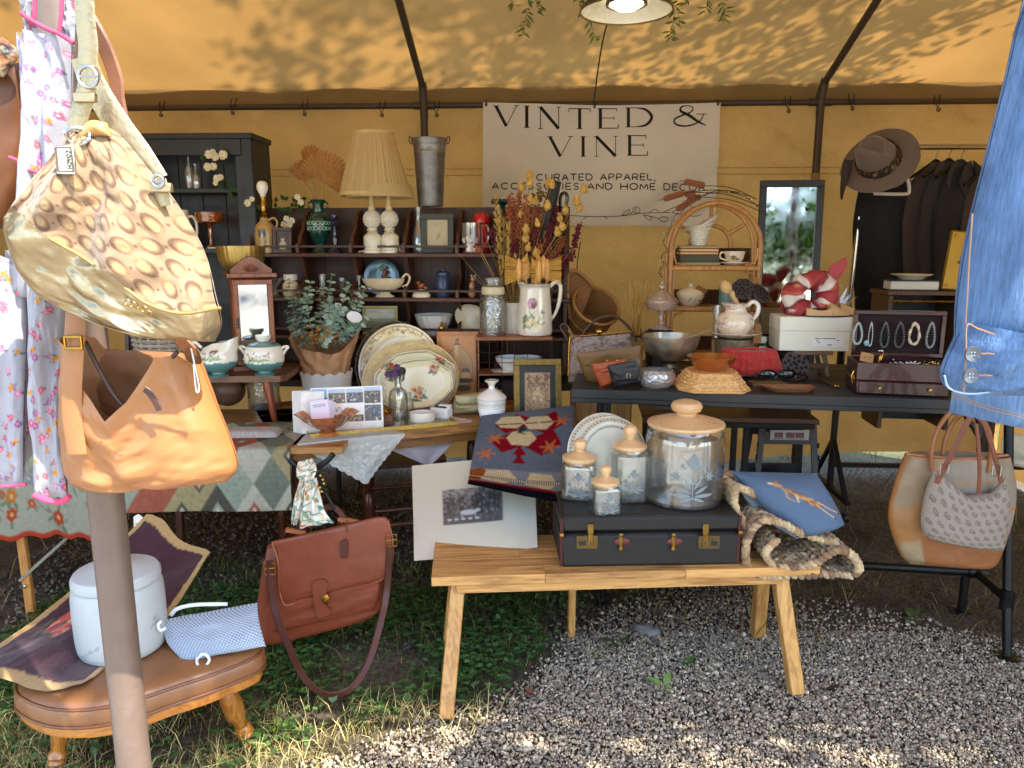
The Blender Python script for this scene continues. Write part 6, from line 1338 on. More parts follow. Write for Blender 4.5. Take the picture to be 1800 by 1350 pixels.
mb=MB();mb.lathe([(r*m,h*m)for r,h in prof],120,cv=cv_pot(),cap=False);obj('body',mb,potm,sb)
mb=MB();mb.lathe([(r*m,h*m)for r,h in((0,0),(17,0),(18,2),(12,5),(12,8),(18,9.5))],36);obj('foot',mb,teal,sb)
mb=MB();mb.lathe([(r*m,h*m)for r,h in((28,52),(26,55),(14,58),(9,59),(9,63),(13,67),(13,70),(0,71))],36);obj('lid',mb,teal,sb)
mb=MB();mb.lathe([(r*m,h*m)for r,h in((9.5,60),(13.3,66),(13.4,70.5),(0,71.6))],30);obj('knob',mb,offw,sb)
for s in(-1,1):mb=MB();mb.tube([Vector((s*x*m,0,z*m))for x,z in sub([(33,36),(38,44),(43,50),(36,50),(31,47)],14)],[2.4*m]*14,8);obj('handle',mb,offw,sb)
f=Fr(G(450,652,SW)+Vector((0,.03,0)),.42);f.loc.z=SW;m=mp(f);ck=thing('clock_cabinet','wooden clock case with an arched carved top and a mirror door','cabinet',f);mah=wood('mahogany','#5a2a14','#8f4e28',2,14,.35,.3)
za,zb=L(ck,440,487).z,L(ck,440,457).z;xm,xb=L(ck,410,560).x,L(ck,483,560).x;wx=xb-xm;cx=(xm+xb)/2
mb=MB();mb.box((cx,.1,za/2),(wx,.2,za));obj('case',mb,mah,ck)
mb=MB();mb.box((cx,.09,.012),(wx+.03,.23,.024));obj('plinth',mb,mah,ck);mb=MB();mb.box((cx,.09,za+.008),(wx+.035,.235,.018));obj('cornice',mb,mah,ck)
zc=za+.017;pts=[(cx-wx*.5,zc)]+[(cx+wx*.5*t_,zc+(zb-za-.004)*(.25+.75*cos(t_*pi/2)**1.3 if abs(t_)<.8 else .25+.75*cos(.8*pi/2)**1.3*(1-abs(t_))/.2))for t_ in np.linspace(-.98,.98,28)]+[(cx+wx*.5,zc)]
mb=MB();mb.prism(pts,.0,.02);obj('pediment',mb,mah,ck)
mb=MB()
for a in np.linspace(20,160,9):mb.leaf((cx,-.002,zc+.006),(cos(rad(a)),0,sin(rad(a))),(0,-1,0),.042,.01,fold=.5)
obj('carved_shell',mb,mat('carving','#6f3a1c',.4),ck)
zt_,zl=za-.012,.03;b=.022
for c_,s_ in(((cx,-.008,zt_-b/2),(wx-.01,.018,b)),((cx,-.008,zl+b/2),(wx-.01,.018,b)),((xm+.005+b/2,-.008,(zt_+zl)/2),(b,.018,zt_-zl-2*b)),((xb-.005-b/2,-.008,(zt_+zl)/2),(b,.018,zt_-zl-2*b))):mb=MB();mb.box(c_,s_);obj('door_rail',mb,mah,ck)
mirror=mat('mirror_silver','#c9cac6',.02,1,var=.0)
mb=MB();mb.box((cx,-.004,(zt_+zl)/2),(wx-.012-2*b,.006,zt_-zl-2*b),.001);obj('mirror',mb,mirror,ck)
mb=MB();[mb.ball((xm+.016,-.02,(zt_+zl)/2+dz),.006,(1,.6,1.5))for dz in(-.016,0,.016)];obj('latch',mb,mat('dark_silver','#5a564e',.35,.9),ck)
c=toW(ck,(cx-.03,.12,0));f=Fr((c.x,c.y,SW+zc));m=mp(f);mb=MB();pg=[(0,0),(22,0),(30,6),(38,22),(40,40),(40,46),(38.5,46),(37,24),(0,5)];mb.lathe([(r*m,h*m)for r,h in pg],110,rip=lambda a,q:.022*abs(sin(a*14+q*2)));solo('gold_bowl',mb,mat('satin_gold','#a98f4e',.35,.85,var=.12),f,'fluted matt gold bowl on top of the clock cabinet','bowl')
f=Fr(G(272,655,SW)+Vector((0,.12,0)));f.loc.z=SW;m=mp(f);wb=thing('wicker_basket','grey wicker basket half hidden behind the leather bag','basket',f);wk=wood('grey_wicker','#6f6555','#a89c88',0,30,.7)
for r_ in range(10):
 mb=MB();z=(4+r_*8)*m;R_=(44+r_*.8)*m;mb.tube([((R_+(2.2*m if(k+r_)%2 else-2.2*m))*cos(a),(R_+(2.2*m if(k+r_)%2 else-2.2*m))*.8*sin(a),z)for k,a in enumerate(np.linspace(0,2*pi,36,endpoint=False))],3.6*m,6,True);obj('weave',mb,wk,wb)
mb=MB()
for k in range(18):a=2*pi*k/18;mb.tube([(44*m*cos(a),35*m*sin(a),0),(51*m*cos(a),41*m*sin(a),82*m)],2.2*m,6)
obj('stakes',mb,wk,wb)['kind']='stuff'
c=base(240,664,SW,15);f=Fr(c);m=mp(f);cv=Cv(200,60,'#d6bf3a');cv.rect(0,0,200,16,'#d9d2bf')
for k in range(40):cv.flower(rnd.uniform(0,200),rnd.uniform(14,50),rnd.uniform(3,5),rnd.choice(['#b56a7a','#e0dcc8','#6a8a5a','#8a5a8a']),'#c99a3a')
yp=thing('yellow_pot','small yellow floral china pot with a gold lid beside the basket','pot',f);mb=MB();mb.lathe([(r*m,h*m)for r,h in[tuple(q)for q in spline([(14,0),(17,6),(19,18),(20,28),(20,31)],24)]],90,cv=cv);obj('body',mb,potm,yp);mb=MB();mb.lathe([(r*m,h*m)for r,h in((17,31),(16,35),(10,37),(0,37.5))],28);obj('lid',mb,mat('ochre','#c48a1e',.5),yp)
lt('dark_pot',mat('black_jar','#20222a',.3),190,664,SW,[(0,0),(12,0),(14,20),(12,26),(13,30),(0,31)],'small black jar left of the yellow pot','jar')
f=Fr(G(215,650,SW)+Vector((0,.2,0)));f.loc.z=SW;m=mp(f);bfm=thing('photo_frame','plain brown frame leaning behind the wicker basket','picture frame',f,0);frame4(bfm,60,95,7,m,MATS['frame_brown'],.014,.12);mb=MB();mb.box((0,.012,47*m),(56*m,.004,88*m));obj('backing',mb,mat('dark_backing','#1c1815',.8),bfm)
lt('cut_glass_vase',cutg,457,722,TZ,sol2([(0,0),(26,0),(28,3),(27,30),(29,54)],1.5),'chunky cut glass vase under the small shelf','vase')
f=Fr(G(438,772,TZ),.05);mb=MB();m=mp(f)
cv=Cv(160,60,'#a59a94');cv.noise(.5,2.2,2.2)
for k in range(3):
 U,V=np.meshgrid(np.linspace(-1,1,70),np.linspace(-1,1,30));q=(1-np.abs(U)**8)*(1-np.abs(V)**6);mb.grid(U*48*m,V*.055+.06,(.004+.009*(k+1))*q**.4+.003*fbm(U*12,V*9,k),cv.grid((U+1)/2,(V+1)/2))
solo('crochet_cloth',mb,mat('crochet',attr=True,rough=.95,bump=1,bs=260,var=.3,vs=200),f,'folded beige crochet cloth on the kilim runner','cloth')
mb=MB();mb.ball((0,0,.0),.09,(1,.8,.9),n=20,m=12);f=Fr(G(385,722,TZ)+Vector((0,.12,.08)));solo('stoneware_crock',mb,mat('crock','#6a4a35',.4,var=.3,vs=20),f,'rounded brown crock in the shade under the small shelf','crock')
# Black Pipe Table
BZ=.955;b0=G(1003,683,BZ);g0,g1=G(1055,1100,0),G(1770,1155,0);brz=math.atan2(g1.y-g0.y,g1.x-g0.x)
bf_=Fr((b0.x,b0.y,0),brz);bt=thing('black_table','black pipe-legged table displaying purses and glassware on the right','table',bf_)
bl_top=mat('black_wood','#1c1b1c',.45,var=.25,vs=8,bump=.2,bs=50,stretch=(.15,1,1))
bw_=toL(bt,g1).x+.08;BD=.84
for k in range(4):mb=MB();mb.box((bw_/2,BD*(k+.5)/4,BZ-.02),(bw_,BD/4-.002,.04),.003);obj('top_plank',mb,bl_top,bt)
mb=MB();mb.box((bw_/2,.03,BZ-.045),(bw_-.004,.05,.028));obj('front_edge',mb,bl_top,bt)
pipem=mat('black_pipe','#19191a',.4,.5,var=.2,vs=40,bump=.1)
lf0,lf1=toL(bt,g0),toL(bt,g1);lf2=toL(bt,G(1690,1073,0));yb=lf2.y;
for(x,y)in((lf0.x,lf0.y),(lf0.x-.03,yb),(lf1.x,lf1.y),(lf2.x,yb)):
 ly=y if x==lf1.x else max(.05,y)
 mb=MB();mb.tube([(x,ly,0),(x,max(.05,y),BZ-.06)],.017,14);obj('leg',mb,pipem,bt);mb=MB();mb.lathe([(.04,0),(.04,.006),(.02,.01)],20,(x,ly,0));obj('foot_plate',mb,pipem,bt);mb=MB();mb.lathe([(.024,.17),(.024,.25)],16,(x,ly*.76+max(.05,y)*.24,0));obj('fitting',mb,pipem,bt)
zs=.21;ym=(max(.05,lf1.y)+yb)/2
for x in(lf0.x-.015,lf1.x*.5+lf2.x*.5):mb=MB();xx=(lf0.x,lf0.x-.03)if x<1 else(lf1.x,lf2.x);mb.tube([(xx[0],max(.05,lf1.y)if x<1 else lf1.y*.78+.011,zs),(xx[1],yb,zs)],.017,12);obj('side_pipe',mb,pipem,bt)
mb=MB();mb.tube([(lf0.x-.015,ym,zs),((lf1.x+lf2.x)/2,ym,zs)],.017,12);obj('long_pipe',mb,pipem,bt);mb=MB();mb.lathe([(.024,0),(.024,.07)],16,((lf1.x+lf2.x)/2-.035,ym,zs),tilt=rotM((0,pi/2,0)));obj('tee',mb,pipem,bt)
def bl(px,py,rpx):return base(px,py,BZ,rpx)
f=Fr(G(1058,660,BZ)+Vector((0,.09,0)),-.05);f.loc.z=BZ;m=mp(f);sn=thing('snakeskin_purse','boxy snakeskin purse with a gold frame clasp behind the olive clutch','purse',f)
cv=Cv(200,120,'#8a7468');cv.noise(.8,5,3);cv.noise(.5,2,2,7);cv.fill(vnoise(cv.X/9,cv.Y/6,4)>.68,'#4a3b34',.7)
mb=MB();panel(mb,f,[(1003,592),(1000,625),(999,672)],[(1108,585),(1120,620),(1128,664)],.05,60,40,0,.003,5,cv,pw=.35,open_top=True,lin=True);obj('body',mb,mat('snake_print',attr=True,rough=.45,bump=.3,bs=200),sn)
mb=MB();mb.tube(Ls(f,[(1002,592),(1055,588),(1109,583)],12,-.01),.004,8);mb.tube(Ls(f,[(1002,592),(1000,625),(999,660)],12,-.01),.003,8);obj('gold_frame_bar',mb,goldm,sn)
mb=MB();p=L(f,1053,583,-.015);mb.ball(p,6*m,(1,.7,.8));obj('clasp',mb,goldm,sn);mb=MB();mb.tube(Ls(f,[(1000,600),(985,575),(995,570),(1008,590)],14,.02),.006,8,flat=(1,.4));obj('strap',mb,mat('snake_strap','#7a645a',.5),sn)
def clutch(name,lab,Lp,Rp,base_px,mt,flapm,th,rz=0,flap=None,cat='purse',dy0=.0,seed=1):
 f=Fr(G(*base_px,BZ)+Vector((0,dy0,0)),rz);t=thing(name,lab,cat,f);mb=MB();panel(mb,f,Lp,Rp,th,40,30,0,.003,4,None,pw=.45,lin=True,seed=seed);obj('body',mb,mt,t)
 if flap:mb=MB();panel(mb,f,flap[0],flap[1],.006,36,20,-th*.95,.002,4,None,pw=.4,seed=seed+3,lin=True);obj('flap',mb,flapm,t)
 return t,f,mp(f)
olive=mat('olive_leather','#6b4a1a',.42,var=.15,vs=12,bump=.12,bs=220);rusty=mat('rust_leather','#9a4118',.42,var=.15,bump=.12,bs=220);blkl=mat('black_leather','#17171a',.4,var=.2,bump=.12,bs=220)
clutch('clutch_bag','olive brown leather clutch with a rounded flap',[(1012,622),(1022,650),(1036,677)],[(1125,608),(1130,640),(1132,664)],(1065,672),olive,olive,.03,-.05,([(1012,621),(1024,641),(1034,644)],[(1125,607),(1124,630),(1120,630)]),dy0=.03)
t,f,m=clutch('wallet','rust orange leather wallet between the olive clutch and the black wallet',[(1039,640),(1046,660),(1056,681)],[(1100,632),(1102,650),(1104,664)],(1056,681),rusty,rusty,.016,-.1,([(1040,640),(1044,650),(1060,656)],[(1100,631),(1101,642),(1092,648)]),'wallet',seed=4,dy0=.02)
t,f,m=clutch('wallet','small black leather wallet with a silver monogram',[(1067,643),(1073,662),(1080,682)],[(1119,634),(1124,650),(1128,672)],(1080,682),blkl,blkl,.016,-.12,([(1068,643),(1074,655),(1084,672)],[(1119,633),(1123,648),(1122,668)]),'wallet',seed=8)
mb=MB();p=L(f,1105,660,-.026)
for s in(-1,1):mb.tube([p+Vector((s*x*m,0,z*m))for x,z in sub([(1,-3),(3,-3),(3,2),(0,3.5)],10)],.5*m,5)
mb.tube([p+Vector((-2*m,0,0)),p+Vector((2*m,0,0))],.5*m,5);obj('monogram',mb,steel,t)
mb=MB();[mb.ball(L(f,px,634,-.012),2.2*m)for px in(1067,1085)];obj('kiss_clasp',mb,goldm,t)
silver=mat('antique_silver','#b5ab95',.36,.85,var=.3,vs=20,dirt=.3,dcol=(.05,.04,.03))
c=bl(1185,668,40);f=Fr(c);m=mp(f);sbw=thing('silver_bowl','fluted antique silver bowl on a tall foot','bowl',f)
mb=MB();mb.lathe([(r*m,h*m)for r,h in sol2([(0,24),(10,26),(28,32),(40,42),(46,55),(49,72)],1)],96,rip=lambda a,q:.012*abs(sin(a*8)));obj('body',mb,silver,sbw)
mb=MB();mb.lathe([(r*m,h*m)for r,h in((0,0),(40,0),(40,3),(26,9),(13,16),(11,22),(14,26),(0,27))],90,rip=lambda a,q:.02*sin(a*28)*(1-q));obj('foot',mb,mat('pewter','#7d7666',.4,.9,var=.3),sbw)
f=Fr(c+Vector((0,0,70*m)));sl_=thing('silver_server','tarnished silver-handled server lying across the silver bowl','cutlery',f);mb=MB();mb.tube(Ls(f,[(1178,600,-.0),(1215,592),(1250,580)],12,-.06),[.004,.004,.005,.006,.007,.008,.008,.008,.008,.008,.007,.005],8,flat=(1.6,.8));obj('handle',mb,silver,sl_);mb=MB();mb.tube(Ls(f,[(1178,600),(1168,603),(1160,598)],6,-.05),.002,6);obj('tine',mb,MATS['pewter'],sl_)
crys=glass('crystal',(.92,.92,.9),.03,1.,60,.08,milk=.2)
lt('crystal_bowl',crys,1158,684,BZ,sol2([(0,0),(24,0),(30,5),(34,16),(32,26),(28,31)],3),'low faceted crystal bowl at the front of the black table','bowl',n=24)
f=Fr((P(1162,560,3.54).x,3.54,BZ));m=mp(f);z_=L(f,1162,578).z;cmp_=thing('glass_compote','pinkish clear glass compote with a peaked lid','dish',f)
pinkg=glass('pink_glass',(.95,.88,.85),.03,body=.04,milk=.2);mb=MB();mb.box((0,0,z_/2-.003),(.12,.12,z_-.006));solo('display_block',mb,mat('dark_block','#231c18',.7),Fr(f.loc),'small dark riser under the glass compote','block')
k_=lambda pr:[(r*m,z_+h*m)for r,h in pr]
mb=MB();mb.lathe(k_(sol2([(0,0),(21,0),(21,2),(10,5),(4,9),(4,15),(5.5,18),(4,22),(8,30),(24,34),(27,40),(28,46)],1)),36);obj('bowl',mb,pinkg,cmp_)
mb=MB();mb.lathe(k_([(29,46),(28,49),(20,57),(8,66),(4,68),(0,68)]),36,cap=False);obj('lid',mb,pinkg,cmp_);mb=MB();mb.ball((0,0,z_+73*m),5*m,n=8,m=6);mb.ball((0,0,z_+80*m),3.2*m,n=8,m=6);obj('knob',mb,crys,cmp_)
f=Fr(bl(1258,655,12));m=mp(f);bvs=thing('bud_vase','tall clear glass bud vase with a kraft tag round its neck','vase',f);mb=MB();mb.lathe([(r*m,h*m)for r,h in sol2([(0,0),(14,0),(15,3),(14,22),(9,40),(6,60),(5.5,90),(8.5,116)],.9)],30);obj('body',mb,cabg,bvs)
mb=MB();kr=mat('kraft_tag','#a87f52',.8,var=.1);mb.prism([(-9*m,25*m),(11*m,25*m),(12*m,54*m),(6*m,60*m),(-5*m,60*m),(-9*m,55*m)],-.035,-.034);obj('tag',mb,kr,bvs);mb=MB();[mb.box((2*m,-.0355,h*m),(11*m,.0006,1.2*m),0)for h in(32,36,40,45)];obj('tag_writing',mb,ink,bvs)['kind']='stuff';mb=MB();mb.tube([(2*m,-.034,58*m),(0,-.02,70*m),(-4*m,0,72*m),(6*m,0,71*m),(2*m,-.02,66*m)],.0009,5);obj('string',mb,MATS['straw'],bvs)
c=G(1262,690,BZ)+Vector((0,.12,0));f=Fr(c,-.06);m=mp(f);wbk=thing('woven_basket','flat octagonal straw basket turned upside down','basket',f);straw2=wood('woven_straw','#a5713a','#d8a868',0,40,.6)
def octp(s):return[(x*s*m,y*s*m)for x,y in((-58,-38),(-40,-62),(40,-62),(58,-38),(58,38),(40,62),(-40,62),(-58,38))]
o0,o1=octp(1),octp(.66);vs=[(x,y,0)for x,y in o0]+[(x,y,.006)for x,y in o0]+[(x,y,30*m)for x,y in o1]
mb=MB();mb.add(vs,[tuple(range(16,24))]+[(i+j*8,(i+1)%8+j*8,(i+1)%8+8+j*8,i+8+j*8)for j in(0,1)for i in range(8)]);obj('body',mb,straw2,wbk)
mb=MB();mb.tube([(x*1.02,y*1.02,.005)for x,y in o0],.005,8,True);obj('rim',mb,straw2,wbk)
mb=MB()
for i in(0,1,2,7,3):
 for j in range(6):
  t0=(j+.5)/6;a_,b_=[Vector((*o0[k%8],.006)).lerp(Vector((*o1[k%8],30*m)),t0)for k in(i,i+1)]
  n_=int((b_-a_).length/(7*m))+1
  for k in range(n_):
   if(k+j)%2==0:p=a_.lerp(b_,(k+.5)/n_);mb.ball(p,3.8*m,(1,.6,.7),n=6,m=4)
obj('weave',mb,straw2,wbk)['kind']='stuff'
c2=c+Vector((0,0,30*m));lat('amber_dish',amber,None,c2,0,0,sol2([(0,0),(22,0),(26,3),(36,14),(43,25)],1.2),'swirled amber glass dish standing on the upturned basket','dish',n=90,m_=m,rip=lambda a,q:.04*sin(a*11+q*3)*q)
f=Fr(G(1320,668,BZ)+Vector((0,.05,0)),-.05);rc=thing('clutch_bag','bright red gathered fabric clutch','purse',f);mb=MB()
panel(mb,f,[(1270,614),(1262,640),(1258,662)],[(1366,617),(1374,640),(1377,660)],.045,90,40,0,.003,8,None,pw=.5,lin=True,fold=lambda U,V:(.02*np.abs(fbm(U*26+V,V*2.2,2))+.002*np.sin(U*70+fbm(U*9,V*3,2)*9))*(1.1-V*.6));obj('body',mb,mat('red_fabric','#a8180e',.65,var=.12,vs=20,sheen=.3),rc)
mb=MB();mb.tube(Ls(f,[(1270,614),(1318,612),(1366,616)],16,-.004),.005,8);obj('frame',mb,MATS['red_fabric'],rc)
f=Fr(bl(1302,664,38)+Vector((0,.03,0)));f.loc.z=BZ;m=mp(f);z_=L(f,1305,594).z;mb=MB();mb.lathe([(.0,0),(30*m,0),(34*m,z_-.002),(0,z_-.002)],40);solo('basket_riser',mb,mat('grey_straw','#75664c',.8,var=.4,vs=60,bump=.8,bs=120),f,'grey woven drum under the pink saucer','basket')
fs2=Fr(f.loc+Vector((0,0,z_)));cv=Cv(160,160,'#dccbb4');
for k in range(160):a,r=rnd.uniform(0,6.28),rnd.uniform(48,78);cv.ell(80+r*cos(a),80+r*sin(a),rnd.uniform(1,4),rnd.uniform(1,3),'#b56a70',a,.7)
disc([(14*m,1*m),(24*m,1*m),(36*m,5*m),(46*m,10*m),(46*m,11*m),(35*m,7*m),(23*m,3*m),(0.1*m,3*m)],thing('saucer','wide pink transfer-printed saucer under the pink pitcher','saucer',fs2),'dish',plm_,60,0,None,cv,46*m)
f=Fr(f.loc+Vector((0,0,z_+3.2*m)));pp=thing('pink_pitcher','small cream and pink transferware pitcher holding dried lotus pods','pitcher',f);cv=Cv(260,130,'#dfd0b8');rs=random.Random(8)
for k in range(230):x,y=rs.choice((rs.gauss(75,24),rs.gauss(185,24))),rs.gauss(75,24);cv.ell(x,y,rs.uniform(1,3.2),rs.uniform(1,2),rs.choice(['#b0606c','#c58088','#9a4a58']),rs.uniform(0,3),.8)
for k in range(150):cv.ell(rs.uniform(0,260),rs.uniform(0,22),rs.uniform(1,3),1.5,'#a85a66',0,.8);cv.ell(rs.uniform(0,260),rs.uniform(116,130),rs.uniform(1,3),1.5,'#b0707a',0,.7)
prof=[tuple(q)for q in spline([(19,0),(25,6),(31,17),(31,28),(25,38),(18,44),(17,50),(20,57)],50)]
mb=MB();mb.lathe([(r*m,h*m)for r,h in prof],110,cv=cv,cap=False);mb.v=[(x-max(0,z-44*m)*(.5 if x<0 else 0),y,z)for x,y,z in mb.v];obj('body',mb,MATS['pitcher_print'],pp)
mb=MB();mb.tube([Vector((x*m,-2*m,z*m))for x,z in sub([(17,52),(28,60),(37,54),(37,40),(28,28),(20,22)],20)],3.8*m,10);obj('handle',mb,MATS['pitcher_white'],pp)
mb=MB();mb.prism([(22*m,-8*m),(36*m,-8*m),(34*m,22*m),(30*m,26*m),(24*m,24*m)],-34*m,-33.3*m);obj('tag',mb,mat('tan_tag','#7a5428',.8),pp)
ltm=mat('lotus','#3a2a22',.85,var=.3,vs=60);lhole=mat('lotus_hole','#120c09',.9)
def lotus(f_,c,r,M_,lab,par=None,top=None,mt=ltm):
 t=thing('lotus_pod',lab,'seed pod',Fr(toW(f_,c)));mb=MB();mb.lathe([(r*.25,-r*.9),(r*.6,-r*.5),(r*.95,-.1*r),(r,.05*r),(r*.92,.12*r),(0,.14*r)],28,tilt=M_,rip=lambda a,q:.04*sin(a*9));obj('pod',mb,mt,t);mb=MB()
 for i in range(19):
  q=i*2.4;rr=r*.85*(i/19)**.5;p=M_@Vector((rr*cos(q),rr*sin(q),.145*r));mb.ball(p,r*.135,(1,1,.35),n=8,m=5,M=M_)
 obj('holes',mb,lhole,t)['kind']='stuff';mb=MB();p=M_@Vector((0,0,-r*.85));mb.tube([p,p+Vector((-.006,.0,-.05))],.003,6);obj('stem',mb,ltm,t)
lotus(pp,L(pp,1306,508,0),19*m,rotM((1.15,-.35,0)),'dark lotus pod facing forward in the pink pitcher, on the left')
lotus(pp,L(pp,1336,516,.02),20*m,rotM((.75,.6,0)),'dark lotus pod tipped to the right in the pink pitcher')
f=Fr(bl(1405,668,22));lotus(f,Vector((0,0,22*m)),24*m,rotM((1.1,.1,0)),'grey lotus pod lying on the black table beside the red clutch',mt=mat('lotus_grey','#4b423c',.85,var=.25,vs=60))
f=Fr(toW(pp,(-10*m,0,50*m)));mus=thing('wooden_mushroom','pale carved wooden mushroom standing in the pink pitcher','ornament',f);mm=mat('pale_wood','#c9a468',.6,var=.2,vs=40)
mb=MB();mb.tube(Ls(f,[(1303,548),(1293,528),(1285,512)],10),[4*m]*5+[5*m]*5,8);obj('stalk',mb,mm,mus);mb=MB();mb.ball(L(f,1276,505),13*m,(.75,.8,1),n=14,m=10,M=rotM((0,-.5,0)));obj('cap',mb,mm,mus)
f=Fr(G(1350,680,BZ)+Vector((0,.03,0)),-.03);m=mp(f);mb=MB()
cv=Cv(60,40,'#8a7c58');tl=thing('woven_tray','small gold beaded tray under the sunglasses','tray',f);mb.slab(rrect(-26*m,-.03,34*m,.05,.01),0,.012);obj('base',mb,mat('gold_bead','#7d7046',.4,.6,var=.6,vs=300,bump=1,bs=400),tl)
f=Fr(G(1392,689,BZ)+Vector((0,.03,0)),-.05);pt_=thing('wooden_tray','coppery tray with sloping sides and a straw mat inside','tray',f);cop=mat('copper_wood','#8a5132',.4,var=.2,vs=20);o0=[(x*m,y)for x,y in((-40,-.02),(-26,-.045),(28,-.045),(40,-.02),(44,.05),(-46,.05))]
mb=MB();mb.slab([(x*.82,y*.8)for x,y in o0],0,.006);mb.add([(x,y,.016)for x,y in o0]+[(x*.82,y*.8,.002)for x,y in o0]+[(x*1.02,y*1.02,.016)for x,y in o0]+[(x*.84,y*.82,0)for x,y in o0],[(i,(i+1)%6,(i+1)%6+6,i+6)for i in range(6)]+[(i+12,i+18,(i+1)%6+18,(i+1)%6+12)for i in range(6)]+[(i,i+12,(i+1)%6+12,(i+1)%6)for i in range(6)]);obj('tray',mb,cop,pt_);mb=MB();mb.box((0,0,.01),(62*m,.06,.006));obj('mat',mb,mat('straw_mat','#8a7850',.8,var=.5,vs=150,bump=.8,bs=200),pt_)
f=Fr(G(1360,668,BZ)+Vector((0,0,.014)),-.05);m=mp(f);sg=thing('sunglasses','dark tortoiseshell sunglasses lying folded on the trays','sunglasses',f);tor=mat('tortoise','#1d110b',.15,var=.5,vs=60,coat=.5)
for i,px in enumerate((1350,1384)):
 mb=MB();c=L(f,px,659,-.01);mb.ball(c,15*m,(1,.2,.55),n=16,m=8);obj('lens',mb,mat('dark_lens','#150f0d',.05,coat=.6),sg);mb=MB();mb.tube([c+Vector((15.5*m*cos(q),-.002,9*m*sin(q)))for q in np.linspace(0,6.28,20,endpoint=False)],1.7*m,6,True);obj('rim',mb,tor,sg)
mb=MB();mb.tube(Ls(f,[(1363,657),(1368,655),(1372,657)],6,-.012),1.6*m,6);obj('bridge',mb,tor,sg);mb=MB();mb.tube(Ls(f,[(1397,657,0),(1420,662,.02),(1400,672,.03)],14,-.01),1.7*m,6);obj('temple',mb,tor,sg)
f=Fr(G(1430,676,BZ));blt=thing('leather_strap','brown leather strap with a gold tip lying on the black table','strap',f);p=[toL(f,G(a,b,BZ))+Vector((0,0,.008))for a,b in((1395,672),(1420,667),(1445,671),(1462,678),(1474,682))];mb=MB();mb.strip([Vector(q)for q in spline([tuple(q)for q in p],20)],.014,.005,(0,0,1));obj('strap',mb,mat('brown_strap','#4b2a18',.5),blt);mb=MB();mb.ball(p[-1],.006,(1.6,1,.6));mb.ball(p[-1]-Vector((.012,-.003,0)),.006);obj('gold_tip',mb,goldm,blt)
f=Fr(G(1432,665,BZ)+Vector((0,.05,0)),-.06);f.loc.z=BZ;m=mp(f);st_=thing('mini_stool','little dark wooden stool under the white shoe box','stool',f);stw=wood('stool_wood','#3a2a1c','#6b5036',0,20,.55);zt_=L(f,1430,616).z
mb=MB();mb.box((0,.05,zt_-.009),(66*m,.15,.016));obj('seat',mb,stw,st_)
for s in(-1,1):
 for y in(-.0,.1):mb=MB();mb.beam((s*31*m,y,0),(s*22*m,y+.01,zt_-.018),.018,.018);obj('leg',mb,stw,st_)
mb=MB();mb.box((0,.0,zt_*.42),(50*m,.014,.02));obj('rung',mb,stw,st_)
f=Fr(toW(st_,(0,-.02,zt_)),-.08);m=mp(f);bx=thing('shoe_box','white lidded shoe box with printed labels on the mini stool','box',f);ctn=mat('white_carton','#dcd6c2',.6,var=.04,vs=8);h_=L(f,1430,557).z;w_=122*m
mb=MB();mb.box((0,.09,h_*.3),(w_-.006,.18,h_*.6),.002);obj('body',mb,ctn,bx);mb=MB();mb.box((0,.09,h_*.79),(w_,.186,h_*.42),.003);obj('lid',mb,ctn,bx)
mb=MB();mb.box((22*m,-.0008,h_*.27),(54*m,.0012,16*m),0);obj('label',mb,mat('label_white','#e3dfd8',.5,var=.02),bx);mb=MB()
for x,z,l in((5,18,9),(24,18,24),(5,14,5),(8,11,4),(26,7,8),(40,15,4)):mb.box((x*m,-.0018,h_*.27+(z-12)*m),(l*m,.0006,1.3*m),0)
for z in(6,3):mb.box((-38*m,-.0008+.003-.001,h_*.12+z*m),(10*m,.0015,1.4*m),0)
obj('printing',mb,ink,bx)['kind']='stuff'
shoeM=mat('beige_leather','#c39a62',.45,var=.1,vs=20,bump=.08);soleM=mat('dark_sole','#241a14',.5)
for k,(px,py,dy,lb)in enumerate(((1452,550,.02,'beige pointed flat shoe in front on the white shoe box'),(1470,540,.08,'beige pointed flat shoe behind its mate on the white shoe box'))):
 f2=Fr(toW(bx,(L(bx,px,py,dy).x,dy,h_)),-.08-.12*k);sh=thing('shoe',lb,'shoe',f2,0,'pair of beige flats');m=mp(f2)
 U,V=np.meshgrid(np.linspace(0,2*pi,40,endpoint=False),np.linspace(0,1,36));wd=.034*np.sqrt(np.clip(1-(V*1.0)**3.2,0,1))*(.78+.25*np.sin(V*2.6))*np.clip(V*14+.3,0,1)**.5
 xx=-.09+V*.19;top=.026+.03*np.exp(-((V-.02)/.25)**2)+.026*np.exp(-((V-.55)/.22)**2)*.9-.0*V;top=top*np.clip((1.02-V)*6,.15,1)
 hole=(V<.52)*1.
 zz=np.where(np.sin(U)>0,np.sin(U)**.6*top*(1-hole*.55*np.exp(-((np.sin(U)-1)/.45)**2)),0)+.006;mb=MB();mb.grid(xx,np.cos(U)*wd,zz,closeu=True);obj('upper',mb,shoeM,sh)
 mb=MB();pr=[(-.09+v*.192,.0345*math.sqrt(max(0,1-v**3.2))*(.78+.25*sin(v*2.6))*min(1,v*14+.3)**.5)for v in np.linspace(0,1,24)];mb.slab(pr+[(x,-y)for x,y in pr[::-1]],0,.006);obj('sole',mb,soleM,sh)
 mb=MB();mb.ball((-.035,0,.03),.02,(2.0,.8,.35),n=14,m=8);obj('lining',mb,mat('shoe_dark','#15110e',.9),sh);mb=MB();mb.tube([(.02,.0345*cos(a)*.93,.008+.038*max(0,sin(a))**.6)for a in np.linspace(0,pi,16)],.0012,5);obj('seam',mb,mat('seam_brown','#7a5430',.7),sh)
